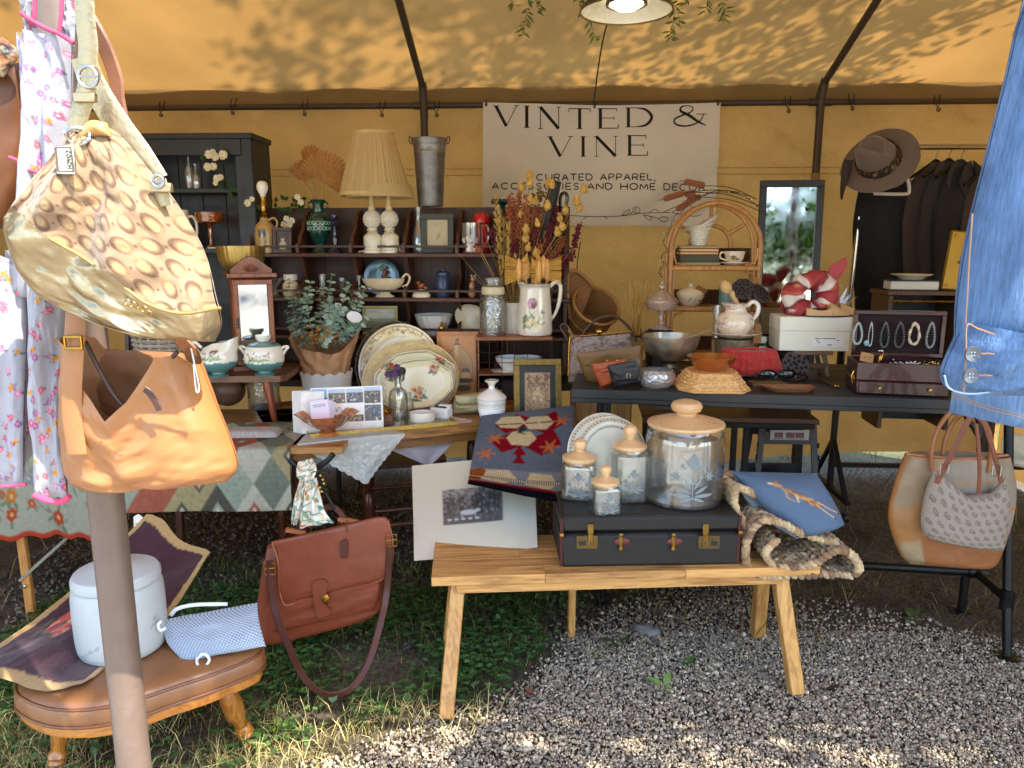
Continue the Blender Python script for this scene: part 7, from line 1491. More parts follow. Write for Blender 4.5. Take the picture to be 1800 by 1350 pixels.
f=Fr(toW(bx,(L(bx,1420,545,.09).x,.09,h_)));m=mp(f);scf=thing('scarf','dusty rose patterned scarf coiled on the shoe box with one end sticking up','scarf',f)
cv=Cv(240,80,'#b04a4a');rs=random.Random(6)
for x in(20,78,120,175,215):cv.poly([(x,0),(x+12,0),(x+34,80),(x+18,80)],'#e6dccd');cv.line([(x+16,0),(x+38,80)],2.5,'#41474f');cv.line([(x-3,0),(x+13,80)],1.5,'#d98a4a')
for k in range(24):cv.ell(rs.uniform(0,240),rs.uniform(0,80),4,2.5,rs.choice(['#d99a5a','#e9dfd0','#8a3038']),rs.uniform(0,3))
U,V=np.meshgrid(np.linspace(0,1,140),np.linspace(0,1,26));A=U*2*pi*1.0-.4
R0=28*m*(1+.08*np.sin(A*2+1));tube=21*m*(1+.18*np.sin(A*2+.5)+.12*np.sin(A*7+V*5));B=V*2*pi
rr=R0+tube*np.cos(B)*.8;X=np.cos(A)*rr;Zc=np.sin(A)*rr*.98+36*m;Yc=tube*np.sin(B)*1.1-.008+.010*np.sin(A*5+B*2)+.012*np.sin(A*2)
mb=MB();mb.grid(X,Yc,Zc+.004*np.sin(A*9+B*3),cv.grid(U,V));obj('coil',mb,cloth('scarf_cloth',attr=True,trans=.15,var=.06,vs=60,bump=.2,bs=(600,600)),scf)
mb=MB();panel(mb,f,[(1452,498),(1459,470),(1480,455),(1488,453)][::-1],[(1461,503),(1476,488),(1487,470),(1488,456)][::-1],.006,24,30,-.0,.005,5);obj('end',mb,mat('rose_cloth','#a84448',.85,var=.12,vs=40),scf)
f=Fr(toW(bx,(L(bx,1462,535,.12).x,.12,h_)));mb=MB();
for k in range(9):a=rad(35+k*14);mb.leaf((0,0,.01),(cos(a),-.1,sin(a)),(0,-1,0),52*m,11*m,fold=.5)
solo('glass_fan',mb,cabg,f,'clear fluted glass fan dish behind the shoes','dish')
j0,j1=G(1503,692,BZ),G(1668,699,BZ);f=Fr(j0,math.atan2(j1.y-j0.y,j1.x-j0.x));m=mp(f);jx=thing('jewellery_box','dark cherry jewellery box open with necklaces in its lid and a drawer','jewellery box',f)
chm=wood('cherry_dark','#230a0a','#3f1614',0,10,.28,.4,.15);w_=(j1-j0).length;z1_,z2_=L(jx,1580,670).z,L(jx,1580,640).z;D_=.2;vel=mat('burgundy_velvet','#1e0709',.95,var=.2,sheen=.15)
mb=MB();mb.box((w_/2,D_/2,z1_/2-.001),(w_,D_,z1_-.002));obj('base',mb,chm,jx);mb=MB();mb.box((w_/2,-.004,z1_*.5),(w_-.02,.012,z1_*.8));obj('drawer',mb,chm,jx)
for k in(.25,.78):mb=MB();mb.lathe([(.0,.012),(.006,.011),(.007,.007),(.003,.004),(.003,0)],16,(w_*k,-.01,z1_*.5),tilt=rotM((pi/2,0,0)));obj('knob',mb,brass,jx)
for c_,s_ in(((w_/2,.006,(z1_+z2_)/2),(w_,.012,z2_-z1_)),((.006,D_/2,(z1_+z2_)/2),(.012,D_-.026,z2_-z1_)),((w_-.006,D_/2,(z1_+z2_)/2),(.012,D_-.026,z2_-z1_)),((w_/2,D_-.006,(z1_+z2_)/2),(w_,.012,z2_-z1_))):mb=MB();mb.box(c_,s_);obj('tray_side',mb,chm,jx)
mb=MB();mb.box((w_/2,D_/2,z1_+.006),(w_-.026,D_-.026,.01));obj('tray_lining',mb,vel,jx)
zt_=L(jx,1580,546,D_).z;zl=z2_+.004;tl_=L(jx,1497,546,D_).x
xl_,xr_=L(jx,1497,600,D_).x,L(jx,1658,600,D_).x;fw=.016
for c_,s_ in((((xl_+xr_)/2,D_,zt_-fw/2),(xr_-xl_,.03,fw)),(((xl_+xr_)/2,D_,zl+fw/2),(xr_-xl_,.03,fw)),((xl_+fw/2,D_,(zt_+zl)/2),(fw,.03,zt_-zl-2*fw)),((xr_-fw/2,D_,(zt_+zl)/2),(fw,.03,zt_-zl-2*fw))):mb=MB();mb.box(c_,s_);obj('lid_rail',mb,chm,jx)
mb=MB();mb.box(((xl_+xr_)/2,D_+.008,(zt_+zl)/2),(xr_-xl_-.02,.01,zt_-zl-.02));obj('lid_lining',mb,vel,jx)
mb=MB();[mb.ball((-.004,.02+.01*k,z1_+.006*k),.007,(.6,1,1))for k in range(3)];mb.tube([(-.006,.03,z1_-.02),(-.012,.03,z1_+.01),(-.004,.03,z1_+.03)],.003,6);obj('clasp',mb,goldm,jx)
for px,hw,hh,c_,br,lb in((1509,9,19,'#9aa69c',2.4,'pale green pearl necklace, leftmost in the jewellery box lid'),(1532,4,21,'#b5b8b4',1.2,'silver necklace with a heart pendant in the lid'),(1557,8,22,'#3e4643',2.5,'dark grey bead necklace with a charm in the lid'),(1583,9,22,'#39413f',2.5,'plain dark grey bead necklace in the lid'),(1609,10,19,'#cdb79a',2.6,'peach and white bead necklace in the lid'),(1638,8,22,'#7c8280',2.4,'light grey bead necklace, rightmost in the lid')):
 c=L(jx,px,568,D_-.02);fn=Fr(toW(jx,c),f.rz);nk=thing('necklace',lb,'necklace',fn,0,'necklaces in the jewellery box lid');bm=mat('bead_'+c_,c_,.25,var=.2,vs=100,coat=.4);n_=30 if br>2 else 44
 for k in range(n_):
  a=2*pi*k/n_;x=hw*m*sin(a)*(.35+.65*(1-cos(a))/2)**.6;z=-hh*m*(1-cos(a));y=-.003
  if k==0:continue
  mb=MB();mb.ball((x,y,z),br*m*(1+.25*sin(k*5)if c_=='#cdb79a' else 1),n=8,m=6);o=bpy.data.objects.new('bead',mb.mesh('bead',60));o.data.materials.append(bm);COL.objects.link(o);o.parent=nk
 mb=MB();mb.ball((0,.004,2*m),1.6*m);obj('hook',mb,brass,nk)
 if px==1532:mb=MB();mb.ball((-6*m,-.004,-36*m),4.6*m,(1,.4,1.1));mb.lathe([(0,0),(3*m,-5*m)],8,(-6*m,-.004,-36*m));obj('pendant',mb,mat('aqua_stone','#7fa0a0',.2,coat=.4),nk)
 if px==1557:mb=MB();mb.ball((-4*m,-.004,-51*m),4*m,(1.3,.4,.7));obj('charm',mb,steel,nk)
f=Fr(toW(jx,(w_*.2,.07,z2_+.0)),f.rz);erc=thing('earring_card','brown card of gold stud earrings in the jewellery box tray','card',f);mb=MB();mb.box((-.02,.0,.012),(.05,.002,.04),.001,M=rotM((-.5,.2,0)));obj('card',mb,kr,erc);mb=MB();[mb.ball((-.03+.02*k,-.008,.014),.003)for k in(0,1)];obj('studs',mb,goldm,erc)
f=Fr(toW(jx,(w_*.28,.05,z2_-.01)),f.rz);mb=MB();mb.tube([(.0+.006*sin(a),.012*cos(a),.026+.022*sin(a))for a in np.linspace(0,6.28,18,endpoint=False)],.0035,6,True);solo('gold_ring',mb,goldm,f,'gold bangle standing in the jewellery box tray','bangle')
for k,(x,mt,lb)in enumerate(((.48,steel,'heap of silver chain in the jewellery box tray'),(.64,mat('pearl','#c9bfae',.3),'string of small pearls in the jewellery box tray'),(.84,goldm,'heap of gold chain at the right of the jewellery box tray'))):
 f2=Fr(toW(jx,(w_*x,.05,z2_-.012)),f.rz);mb=MB()
 for q in range(34):mb.ball((rnd.gauss(0,.018),rnd.gauss(0,.014),abs(rnd.gauss(.008,.005))),rnd.uniform(.002,.004),n=6,m=4)
 o=solo('chain',mb,mt,f2,lb,'chain');o['kind']='stuff';del o['category']
f=Fr(P(1610,560,3.7),-.12);f.loc.z=.6;m=mp(f);z_=L(f,1610,512).z;xa,xb=L(f,1562,530).x,L(f,1690,530).x;crt=thing('dark_shelf','dark wooden open shelf behind the jewellery box','shelf',f)
dkw=wood('dark_crate','#2a1a10','#5a3a20',2,16,.5)
mb=MB();mb.box(((xa+xb)/2,.12,z_-.01),(xb-xa+.02,.26,.02));obj('top',mb,dkw,crt)
for x in(xa+.01,xb-.01):mb=MB();mb.box((x,.12,z_/2-.01),(.022,.24,z_-.022));obj('side',mb,dkw,crt)
mb=MB();mb.box(((xa+xb)/2,.23,z_/2-.01),(xb-xa-.05,.012,z_-.03));obj('back',mb,mat('near_black','#0f0e0f',.6),crt);mb=MB();mb.tube([(xa,-.0,z_-.05),(xb,0,z_-.05)],.005,8);obj('rod',mb,brass,crt)
f2=Fr(toW(crt,(L(crt,1606,505,.05).x,.05,z_)),-.2);m=mp(f2);bo=thing('book','thick white-paged book with a dark cover lying flat under a plate','book',f2);mb=MB();mb.box((0,.05,9*m),(78*m,.13,15*m));obj('pages',mb,mat('white_pages','#d8d2c4',.7,var=.08,vs=6,stretch=(1,1,60)),bo)
for z in(1,17.5):mb=MB();mb.box((-1*m,.05,z*m),(80*m,.134,2*m));obj('cover',mb,mat('navy_cover','#1c1e2c',.5),bo)
f3=Fr(toW(bo,(0,.05,18.5*m)));cv=Cv(20,20,'#e0d3b0');disc([(.1*m,0),(18*m,0),(24*m,5*m),(34*m,9*m),(34*m,10*m),(22*m,7*m),(.1*m,2*m)],thing('plate','small cream saucer resting on the flat book','plate',f3),'dish',plm_,44,0,None,cv,40*m)
f3=Fr(toW(crt,(L(crt,1675,500,.08).x,.08,z_)),-.15);m=mp(f3);gbd=thing('metal_board','gold metal panel with a small emblem and corner screws','panel',f3);h_=L(f3,1680,405).z;Mt=rotM((-.06,.1,0));mb=MB();mb.box(Mt@Vector((10*m,0,h_/2)),(60*m,.02,h_-.004),.004,M=Mt);obj('board',mb,mat('brass_panel','#b98f35',.4,.55,var=.12,vs=10),gbd)
mb=MB();[mb.ball(Mt@Vector((x*m,-.012,z*h_)),2.4*m,(1,.4,1))for x,z in((-13,.08),(-13,.92))];obj('screw',mb,brass,gbd)['kind']='stuff';mb=MB();c=Mt@Vector((8*m,-.0115,h_*.48));[mb.ball(c+Vector((10*m*cos(q)*.7,0,9*m*sin(q))),3*m,(1,.2,1))for q in np.linspace(0,5.2,6)];obj('emblem',mb,mat('dark_brass','#6a4a1a',.4,.7),gbd)['kind']='stuff'
mb=MB();e_=.006
for c_,s_ in(((10*m,-.011,e_),(60*m,.003,.004)),((10*m,-.011,h_-e_),(60*m,.003,.004)),((-19*m,-.011,h_/2),(.004,.003,h_-.02))):mb.box(Mt@Vector(c_),s_,M=Mt)
obj('border',mb,MATS['dark_brass'],gbd)['kind']='stuff'
# Rattan Shelf And Its Contents
f=Fr(G(1255,668,BZ)+Vector((0,.5,0)),-.08);f.loc.z=BZ;m=mp(f);rt=thing('rattan_shelf','arched rattan shelf with wicker backs standing on the black table','shelf',f)
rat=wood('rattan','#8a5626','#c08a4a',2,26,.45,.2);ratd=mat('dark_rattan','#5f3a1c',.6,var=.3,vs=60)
xl_,xr_=L(rt,1178,500).x,L(rt,1333,500).x;xc=(xl_+xr_)/2;hw=(xr_-xl_)/2;zt_=L(rt,1255,357).z;zs_=zt_-hw;RD=.16
for dy in(0,RD):
 p=[(xl_,dy,0),(xl_,dy,zs_*.5),(xl_,dy,zs_)]+[(xc-hw*cos(a),dy,zs_+hw*sin(a))for a in np.linspace(0,pi,30)[1:-1]]+[(xr_,dy,zs_),(xr_,dy,zs_*.5),(xr_,dy,0)]
 mb=MB();mb.tube(p,.0125 if dy==0 else .01,10);obj('arch',mb,rat,rt)
 if dy==0:
  mb=MB()
  for i in range(70):
   t_=i/69*(len(p)-1.001);k=int(t_);q=Vector(p[k]).lerp(Vector(p[k+1]),t_-k);tg=(Vector(p[k+1])-Vector(p[k])).normalized();nn=Vector((0,1,0));b2=tg.cross(nn)
   mb.tube([q+(nn*cos(a)+b2*sin(a))*.0132 for a in np.linspace(0,2*pi,10,endpoint=False)],.0016,4,True)
  obj('binding',mb,rat,rt)['kind']='stuff'
ZS=[L(rt,1255,467).z,L(rt,1255,539).z,.04]
for i,z in enumerate(ZS):
 mb=MB();mb.tube([(xl_,0,z-.014),(xr_,0,z-.014)],.012,10);obj('front_bar',mb,rat,rt)
 mb=MB();mb.box((xc,RD/2,z-.004),(2*hw-.02,RD,.008));obj('shelf',mb,rat,rt)
 for s in(-1,1):mb=MB();mb.tube([(xc+s*hw,0,z),(xc+s*hw,RD,z)],.008,8);obj('side_bar',mb,rat,rt)
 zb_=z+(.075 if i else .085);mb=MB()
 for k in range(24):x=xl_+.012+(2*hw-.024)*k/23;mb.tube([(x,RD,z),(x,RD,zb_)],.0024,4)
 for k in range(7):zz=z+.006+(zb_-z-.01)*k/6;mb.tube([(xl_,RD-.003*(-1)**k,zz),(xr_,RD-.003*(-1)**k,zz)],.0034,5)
 obj('wicker_back',mb,ratd,rt)['kind']='stuff';mb=MB();mb.box((xc,RD+.008,(z+zb_)/2),(2*hw-.02,.003,zb_-z));obj('shade_sheet',mb,mat('rattan_shadow','#3a2414',.9),rt)  # dark sheet puts the shade behind the open wicker into colour
 for s in(-1,1):
  zt2=(ZS[i-1]-.03 if i else zs_+hw*.2);mb=MB();mb.tube([(xc+s*(hw-.014),-.002,z+.03),(xc+s*(hw-.016),-.002,zt2-.03),(xc+s*(hw-.03),-.002,zt2-.008),(xc+s*(hw-.07),-.002,zt2)]if i else[(xc+s*(hw-.07),-.004,z+.004),(xc+s*(hw-.025),-.004,z+.01),(xc+s*(hw-.013),-.004,z+.05),(xc+s*(hw-.014),-.004,zs_)],.005,8);obj('inner_loop',mb,rat,rt)
mb=MB();ri=hw*.48;mb.tube([(xc+ri*cos(a),RD,zs_+.01+ri*sin(a))for a in np.linspace(-.1,pi+.1,24)],.011,10);obj('sun_arc',mb,rat,rt)
for a in(35,90,145):mb=MB();mb.tube([(xc+ri*cos(rad(a)),RD,zs_+.01+ri*sin(rad(a))),(xc+(hw-.01)*cos(rad(a)),RD,zs_+(hw-.01)*sin(rad(a)))],[.012,.009],10);obj('sun_ray',mb,rat,rt)
z0=ZS[0]
def rput(px,z,dy):return toW(rt,Vector((toL(rt,on(rt,px,BZ+z,dy)).x,dy,z)))
hs=0
for k,(h,w_,c_,pg,lb)in enumerate(((6,74,'#4b4636','#a58f62','worn olive book at the bottom of the stack in the rattan arch'),(12,68,'#2f3328','#4a4a36','dark green cloth book, second from the bottom in the rattan arch'),(5,66,'#8a4a34','#c9a46a','tan paged book in the middle of the rattan arch stack'),(5,65,'#a86a4a','#d4b27a','cream paged book, second from the top in the rattan arch'),(5,66,'#2a241c','#b5905a','black covered book on top of the stack in the rattan arch'))):
 fb=Fr(rput(1228+(k%2),z0+hs*m,.045),-.08+.03*((k*7)%3-1));bb=thing('book',lb,'book',fb,0,'books stacked in the rattan arch');bc_=mat('cover_'+c_,c_,.6,var=.25,vs=30)
 mb=MB();mb.box((0,.04,h*m/2),(w_*m-.004,.1,h*m-1.5*m),.0006);obj('pages',mb,mat('pages_'+pg,pg,.8,var=.25,vs=10,stretch=(1,1,40)),bb)
 for z in(.5*m,h*m-.5*m):mb=MB();mb.box((0,.04,z),(w_*m,.105,1*m),.0004);obj('cover',mb,bc_,bb)
 hs+=h+.2
f=Fr(rput(1228,z0+hs*m,.075));m=mp(f);cv=Cv(200,90,'#d5cdb8')
for r_ in range(9):
 y=10+r_*9;x=3
 while x<196:l=rnd.uniform(3,9);cv.line([(x,y),(x+l*.3,y-3),(x+l*.5,y+2),(x+l,y-1)],1.1,'#3a342c');x+=l+rnd.uniform(1,4)
mb=MB();mb.lathe([(r*m,h*m)for r,h in[tuple(q)for q in spline([(13,0),(15,10),(17,22),(19,30),(22,36)],40)]],110,cv=cv,cap=True);mb.v=[(x*(1+max(0,z-22*m)/(34*m)),y,z+max(0,z-24*m)*(1.1*x/(20*m)+.3*abs(sin(math.atan2(y,x)*2))))for x,y,z in mb.v]
solo('script_vase',mb,mat('script_print',attr=True,rough=.5,var=.04),f,'white fishtail vase printed with handwriting on top of the books','vase')
def cup(px,z,lb1,lb2):
 f=Fr(rput(px,z,.05));m=mp(f);disc([(.1*m,0),(12*m,0),(18*m,2*m),(25*m,5*m),(25*m,6*m),(16*m,3*m),(.1*m,2*m)],thing('saucer',lb2,'saucer',f),'dish',plm_,40,0,None,Cv(8,8,'#d8c9ae'),26*m)
 f=Fr(f.loc+Vector((0,0,2.5*m)));t=thing('teacup',lb1,'cup',f);cv=Cv(140,60,'#d8c9ae');cv.flower(62,26,8,'#8a6a3a','#4a3a20',leaf='#5a5a34');cv.flower(72,36,6,'#7a5a34','#4a3a20',leaf='#5a5a34')
 mb=MB();mb.lathe([(r*m,h*m)for r,h in[tuple(q)for q in spline([(8,0),(13,4),(16,12),(18,22)],24)]],70,cv=cv,cap=False);mb.lathe([(17.2*m,22*m),(15*m,10*m),(8*m,2*m),(0,1*m)],40,cap=False);obj('body',mb,MATS['pitcher_print'],t);mb=MB();mb.tube([Vector((-x*m,-.004,z_*m))for x,z_ in sub([(16,19),(24,20),(25,11),(14,6)],14)],1.6*m,6);obj('handle',mb,cream,t)
cup(1290,z0,'floral teacup on its saucer in the rattan arch','cream saucer under the floral teacup')
f=Fr(rput(1213,ZS[1],.06));m=mp(f);sbw2=thing('lidded_dish','pale lidded sugar dish with a wheat motif on the second rattan shelf','dish',f);cv=Cv(140,60,'#cfc1a4');cv.line([(60,40),(66,18)],1.5,'#3a3a2a');cv.line([(72,40),(75,20)],1.5,'#6a5a30');cv.flower(84,30,5,'#8a6a3a','#4a3a20')
mb=MB();mb.lathe([(r*m,h*m)for r,h in[tuple(q)for q in spline([(13,0),(18,5),(23,14),(24,20)],24)]],70,cv=cv);obj('body',mb,MATS['pitcher_print'],sbw2);mb=MB();mb.lathe([(r*m,h*m)for r,h in((25,20),(22,25),(12,31),(4,33),(3,36),(5,39),(0,41))],36);obj('lid',mb,cream,sbw2);mb=MB();mb.box((14*m,-16*m,28*m),(20*m,.002,12*m),M=rotM((.6,.5,0)));obj('leaf_tag',mb,mat('copper_tag','#8a5a2c',.5),sbw2)
lat('teal_cup',mat('teal_cup','#5f7a74',.4,var=.1),None,rput(1278,ZS[1],.05),0,0,sol2([(0,0),(15,0),(15,36)],1.5),'plain teal cup behind the wooden mushroom','cup',m_=m)
f=Fr(rput(1250,zt_,.03));m=mp(f);ctl=mat('cattail','#7d4218',.9,var=.2,vs=60,sheen=.3);stg=mat('dark_stem','#2b2416',.8)
for k,(a,b,end,lb)in enumerate((((1203,319),(1238,326),(1330,350),'uppermost brown cattail lying over the rattan arch'),((1166,350),(1203,339),(1320,345),'leftmost brown cattail lying over the rattan arch'),((1204,342),(1222,338),(1335,362),'short brown cattail in the middle of the bunch'),((1189,369),(1224,348),(1300,338),'lowest brown cattail slanting over the rattan arch'),((1208,352),(1232,346),(1345,375),'brown cattail partly hidden behind the lowest one'))):
 t=thing('cattail',lb,'cattail',f,0,'cattails on the rattan arch');p=Ls(f,[a,b],10,-.03+.015*k);mb=MB();mb.tube(p,[3*m]+[5.6*m]*8+[4*m],12);obj('head',mb,ctl,t);mb=MB();mb.tube(Ls(f,[b,((b[0]+end[0])/2,(b[1]+end[1])/2-8),end],18,-.03+.015*k),.0022,6);mb.tube([p[0],p[0]+(p[0]-p[1]).normalized()*8*m],.0015,5);obj('stem',mb,stg,t)
lf_=Fr(rput(1255,.3,-.03));fl_=thing('fairy_lights','string of tiny wire lights draped round the rattan shelf','string lights',lf_);wirep=[(1340,372),(1320,352),(1290,340),(1262,338),(1235,345),(1215,352),(1198,372),(1187,378),(1178,400),(1172,415),(1165,425),(1173,440),(1162,450),(1167,465),(1158,478),(1164,488)]
p=Ls(lf_,wirep,110,-.01);mb=MB();mb.tube([q+Vector((rnd.gauss(0,.002),rnd.gauss(0,.004),rnd.gauss(0,.002)))for q in p],.0016,5);obj('wire',mb,mat('dark_wire','#241f19',.6),fl_)
for k in range(3,110,6):
 a=rnd.uniform(0,6.28);e=p[k]+Vector((cos(a)*.02,-.006,sin(a)*.02));mb=MB();mb.tube([p[k],e],.0012,5);b_=obj('lead',mb,MATS['dark_wire'],fl_);mb=MB();mb.ball(e,.0028,n=6,m=5);obj('bulb',mb,mat('tiny_bulb','#e6d49a',.3),b_)
f=Fr(G(1040,640,BZ)+Vector((0,.34,0)));f.loc.z=BZ;m=mp(f);sc_=thing('scoop_basket','brown wicker scoop basket tilted on its side behind the purses','basket',f);wkb=mat('brown_wicker','#8a5c2c',.65,var=.45,vs=60,bump=1,bs=90,stretch=(1,1,3));wkd=mat('brown_wicker_rim','#a3713a',.6,var=.25,vs=60)
c=L(f,1044,545);Mt=rotM((.75,.35,0));mb=MB();prof=[(20,-52),(30,-46),(36,-20),(41,12),(42,14),(38,12),(33,-20),(26,-42),(0,-46)]
mb.lathe([(r*m,h*m)for r,h in prof],60,c=c,tilt=Mt);obj('body',mb,wkb,sc_)
for r,h in((42,13),(36,-20),(30,-46)):mb=MB();mb.tube([c+Mt@Vector((r*m*cos(a),r*m*sin(a),h*m))for a in np.linspace(0,2*pi,40,endpoint=False)],2.6*m,7,True);obj('rim',mb,wkd,sc_)
mb=MB()
for k in range(30):a=2*pi*k/30;mb.tube([c+Mt@Vector((r*m*cos(a+h*.006),r*m*sin(a+h*.006),h*m))for r,h in((31,-46),(36.8,-20),(42,12))],1*m,4)
for k in range(30):a=2*pi*k/30;mb.tube([c+Mt@Vector((r*m*cos(a-h*.012),r*m*sin(a-h*.012),h*m))for r,h in((31,-46),(36.8,-20),(42,12))],.8*m,4)
obj('cane',mb,wkd,sc_)['kind']='stuff'
mb=MB();mb.tube(Ls(f,[(1003,560),(998,520),(1000,482),(1012,476),(1030,488),(1043,503)],26,-.0),3.2*m,8);obj('high_back',mb,wkd,sc_);mb=MB();panel(mb,f,[(1001,480),(999,520),(1006,560)],[(1012,478),(1040,505),(1020,560)],.006,20,24,.02,.002,5);obj('back_weave',mb,wkb,sc_);mb=MB();mb.tube(Ls(f,[(1018,570),(1014,480),(1020,425)],12,.03),.003,6);obj('stake',mb,stg,sc_)
f=Fr(G(1060,640,BZ)+Vector((0,.22,0)));f.loc.z=BZ;m=mp(f);hp=thing('bentwood_basket','grey bentwood hoop basket behind the snakeskin purse','basket',f);bww=mat('grey_bentwood','#5c4c3c',.55,var=.25,vs=20,stretch=(.3,1,1))
for k,(dy,r)in enumerate(((0,1),(.05,1.02),(.1,.96))):
 mb=MB();mb.tube(Ls(f,[(1012,640),(1022,592),(1048,562),(1080,556),(1105,575),(1118,600)],30,dy),4.6*m*(1-.15*k),8,flat=(1,.55));obj('hoop',mb,bww,hp)
for k in range(7):mb=MB();q=[L(f,1025+k*13,600-abs(k-3)*2+8,dy)for dy in(0,.1)];mb.tube([q[0],q[1]],.003,6);obj('rib',mb,bww,hp)
mb=MB();mb.ball(L(f,1062,605,.06),32*m,(1,.9,.5),n=18,m=10);obj('bowl',mb,MATS['brown_wicker'],hp)
f=Fr(G(1128,640,BZ)+Vector((0,.3,0)));f.loc.z=BZ;m=mp(f);dg=thing('dried_grass_bundle','sheaf of pale dried grass standing behind the purses','dried grass',f);mb=MB()
for k in range(60):a=rnd.gauss(0,.9);mb.tube(Ls(f,[(1117+rnd.uniform(-6,6),640),(1117+a*4,570),(1122+a*13+rnd.uniform(-4,10),rnd.uniform(492,530))],8,rnd.uniform(-.02,.03)),.0019,4)
obj('stalks',mb,mat('pale_straw','#d0a558',.8,var=.25,vs=50),dg)['kind']='stuff';mb=MB();c=L(f,1117,590);mb.tube([c+Vector((9*m*cos(a),9*m*sin(a),0))for a in np.linspace(0,6.28,16,endpoint=False)],1.6*m,5,True);obj('twine',mb,stg,dg)
f=Fr(G(1125,625,BZ)+Vector((0,.12,0)));f.loc.z=BZ;mb=MB()
for k in range(26):q=[L(f,1098+rnd.uniform(0,40),575+rnd.uniform(0,60),rnd.uniform(-.03,.03))for _ in range(3)];mb.tube([Vector(z)for z in spline([tuple(z)for z in q],8)],.0014,4)
o=solo('grapevine_twigs',mb,mat('red_twig','#5a2e18',.8),f,'tangle of thin reddish twigs behind the silver bowl','twigs');o['kind']='stuff';del o['category']
# Mirror, Rack, Hat, Garments
f=Fr(P(1397,730,3.80),-.12);m=mp(f);mr_=thing('mirror','tall narrow mirror in a black frame leaning behind the table','mirror',f);q=[L(f,*p)for p in((1341,316),(1456,313))];h_=(q[0].z+q[1].z)/2;w_=q[1].x-q[0].x;xc=(q[0].x+q[1].x)/2;Mt=rotM((-.05,.0,0));b=.034
for c_,s_ in(((xc,0,h_-b/2),(w_,.024,b)),((xc,0,b/2),(w_,.024,b)),((xc-w_/2+b/2,0,h_/2),(b,.024,h_-2*b)),((xc+w_/2-b/2,0,h_/2),(b,.024,h_-2*b))):mb=MB();mb.box(Mt@Vector(c_),s_,M=Mt);obj('frame_bar',mb,mat('mirror_frame','#1b1a1c',.4,var=.15),mr_)
mb=MB();mb.box(Mt@Vector((xc,.002,h_/2)),(w_-2*b,.006,h_-2*b),.001,M=Mt);obj('glass',mb,mirror,mr_)
f=Fr((P(1475,890,4.2).x-.08,4.2,0),-.05);m=mp(f);rk=thing('clothes_rack','chrome clothes rail on a black wheeled base','clothes rack',f);zt_=L(f,1640,258).z;chrome=mat('chrome','#b5b5b5',.12,1,var=.08)
x0=L(f,1518,330).x;x1=x0+1.25
mb=MB();mb.tube([(x0,0,zt_),(x1,0,zt_)],.017,18);obj('hanging_rail',mb,chrome,rk)
for x in(x0,x1):mb=MB();mb.tube([(x-.05 if x==x0 else x+.05,0,.28),(x,0,zt_)],.013,16);obj('upright',mb,chrome,rk)
for x in(x0-.05,x1+.05):
 mb=MB();mb.beam((x,-.28,.12),(x,.28,.12),.03,.03);obj('base_bar',mb,blackmet,rk)
 for s in(-1,1):
  mb=MB();mb.beam((x,s*.24,.13),(x,0,.42),.025,.02);obj('gusset',mb,blackmet,rk);mb=MB();mb.lathe([(.006,-.012),(.028,-.012),(.03,0),(.028,.012),(.006,.012)],18,(x,s*.26,.03),tilt=rotM((0,pi/2,0)));wh=obj('wheel',mb,black,rk);mb=MB();mb.tube([(x,s*.26,.05),(x,s*.26,.115)],.007,10);obj('stem',mb,steel,rk)
mb=MB();mb.beam((x0-.05,0,.26),(x1+.05,0,.26),.025,.025);obj('lower_bar',mb,blackmet,rk);mb=MB();mb.beam((x0-.05,0,.12),(x0-.05,0,.95),.03,.03);obj('post_sleeve',mb,blackmet,rk)
def garment(px,top,sh,wl,wr,bot,mt,lb,ry,seed,collar=True,hanger=True,group='dark clothes on the rack',white=False):
 x=L(rk,px,290).x;f2=Fr(toW(rk,(x,0,0)),-.05+ry);t=thing('jacket',lb,'jacket',f2,0,group);f2.loc.z=0;m=mp(f2)
 Lp=[(px-8,top),(px-sh*.55,top+14),(px-wl*.8,top+38),(px-wl,top+90),(px-wl*1.04,(top+bot)/2),(px-wl*.98,bot)];Rp=[(px+8,top),(px+sh*.55,top+14),(px+wr*.8,top+38),(px+wr,top+90),(px+wr*1.04,(top+bot)/2),(px+wr*.98,bot)]
 mb=MB();panel(mb,f2,Lp,Rp,.05,60,60,0,.01,4,None,seed=seed,open_top=True,fold=lambda U,V:.012*np.sin(U*14+fbm(U*3,V*1.5,seed)*5)*V);obj('body',mb,mt,t)
 if collar:
  for s in(-1,1):mb=MB();mb.prism([toXZ(L(f2,px+s*a,top+b,0))for a,b in((2,-2),(14,8),(24,36),(12,62),(3,46),(6,20))],-.062,-.054);obj('lapel',mb,mt,t)
 mb=MB();p=Ls(f2,[(px,top+6),(px,top-10),(px+6,262),(px+3,254),(px-4,257)],18);mb.tube(p,.002,6);obj('hook',mb,chrome,t)
 mb=MB();mb.tube(Ls(f2,[(px-sh,top+26),(px-10,top+3),(px,top-4),(px+10,top+3),(px+sh,top+26)],16),.009,8);obj('hanger',mb,blackmet,t);return t,f2,m
def toXZ(p):return(p.x,p.z)
gar_b=mat('black_cloth','#100f10',.9,var=.3,vs=8,sheen=.15,bump=.2,bs=200);gar_br=mat('brown_suede','#35251c',.8,var=.3,vs=8,sheen=.2,bump=.2,bs=120);gar_d=mat('charcoal_cloth','#24201d',.85,var=.3,vs=8,sheen=.15)
garment(1560,288,30,58,62,555,gar_b,'black sleeveless top at the left end of the clothes rail',.0,3,False)
garment(1645,286,44,56,52,560,gar_br,'dark brown suede jacket in the middle of the clothes rail',.35,5)
garment(1668,284,44,50,58,560,gar_d,'charcoal jacket behind the brown suede one',.5,7);garment(1690,286,44,46,56,560,gar_b,'black jacket, third from the left on the rail',.55,9);garment(1738,300,44,46,60,560,gar_br,'dark jacket beside the denim sleeve on the rail',.5,12)
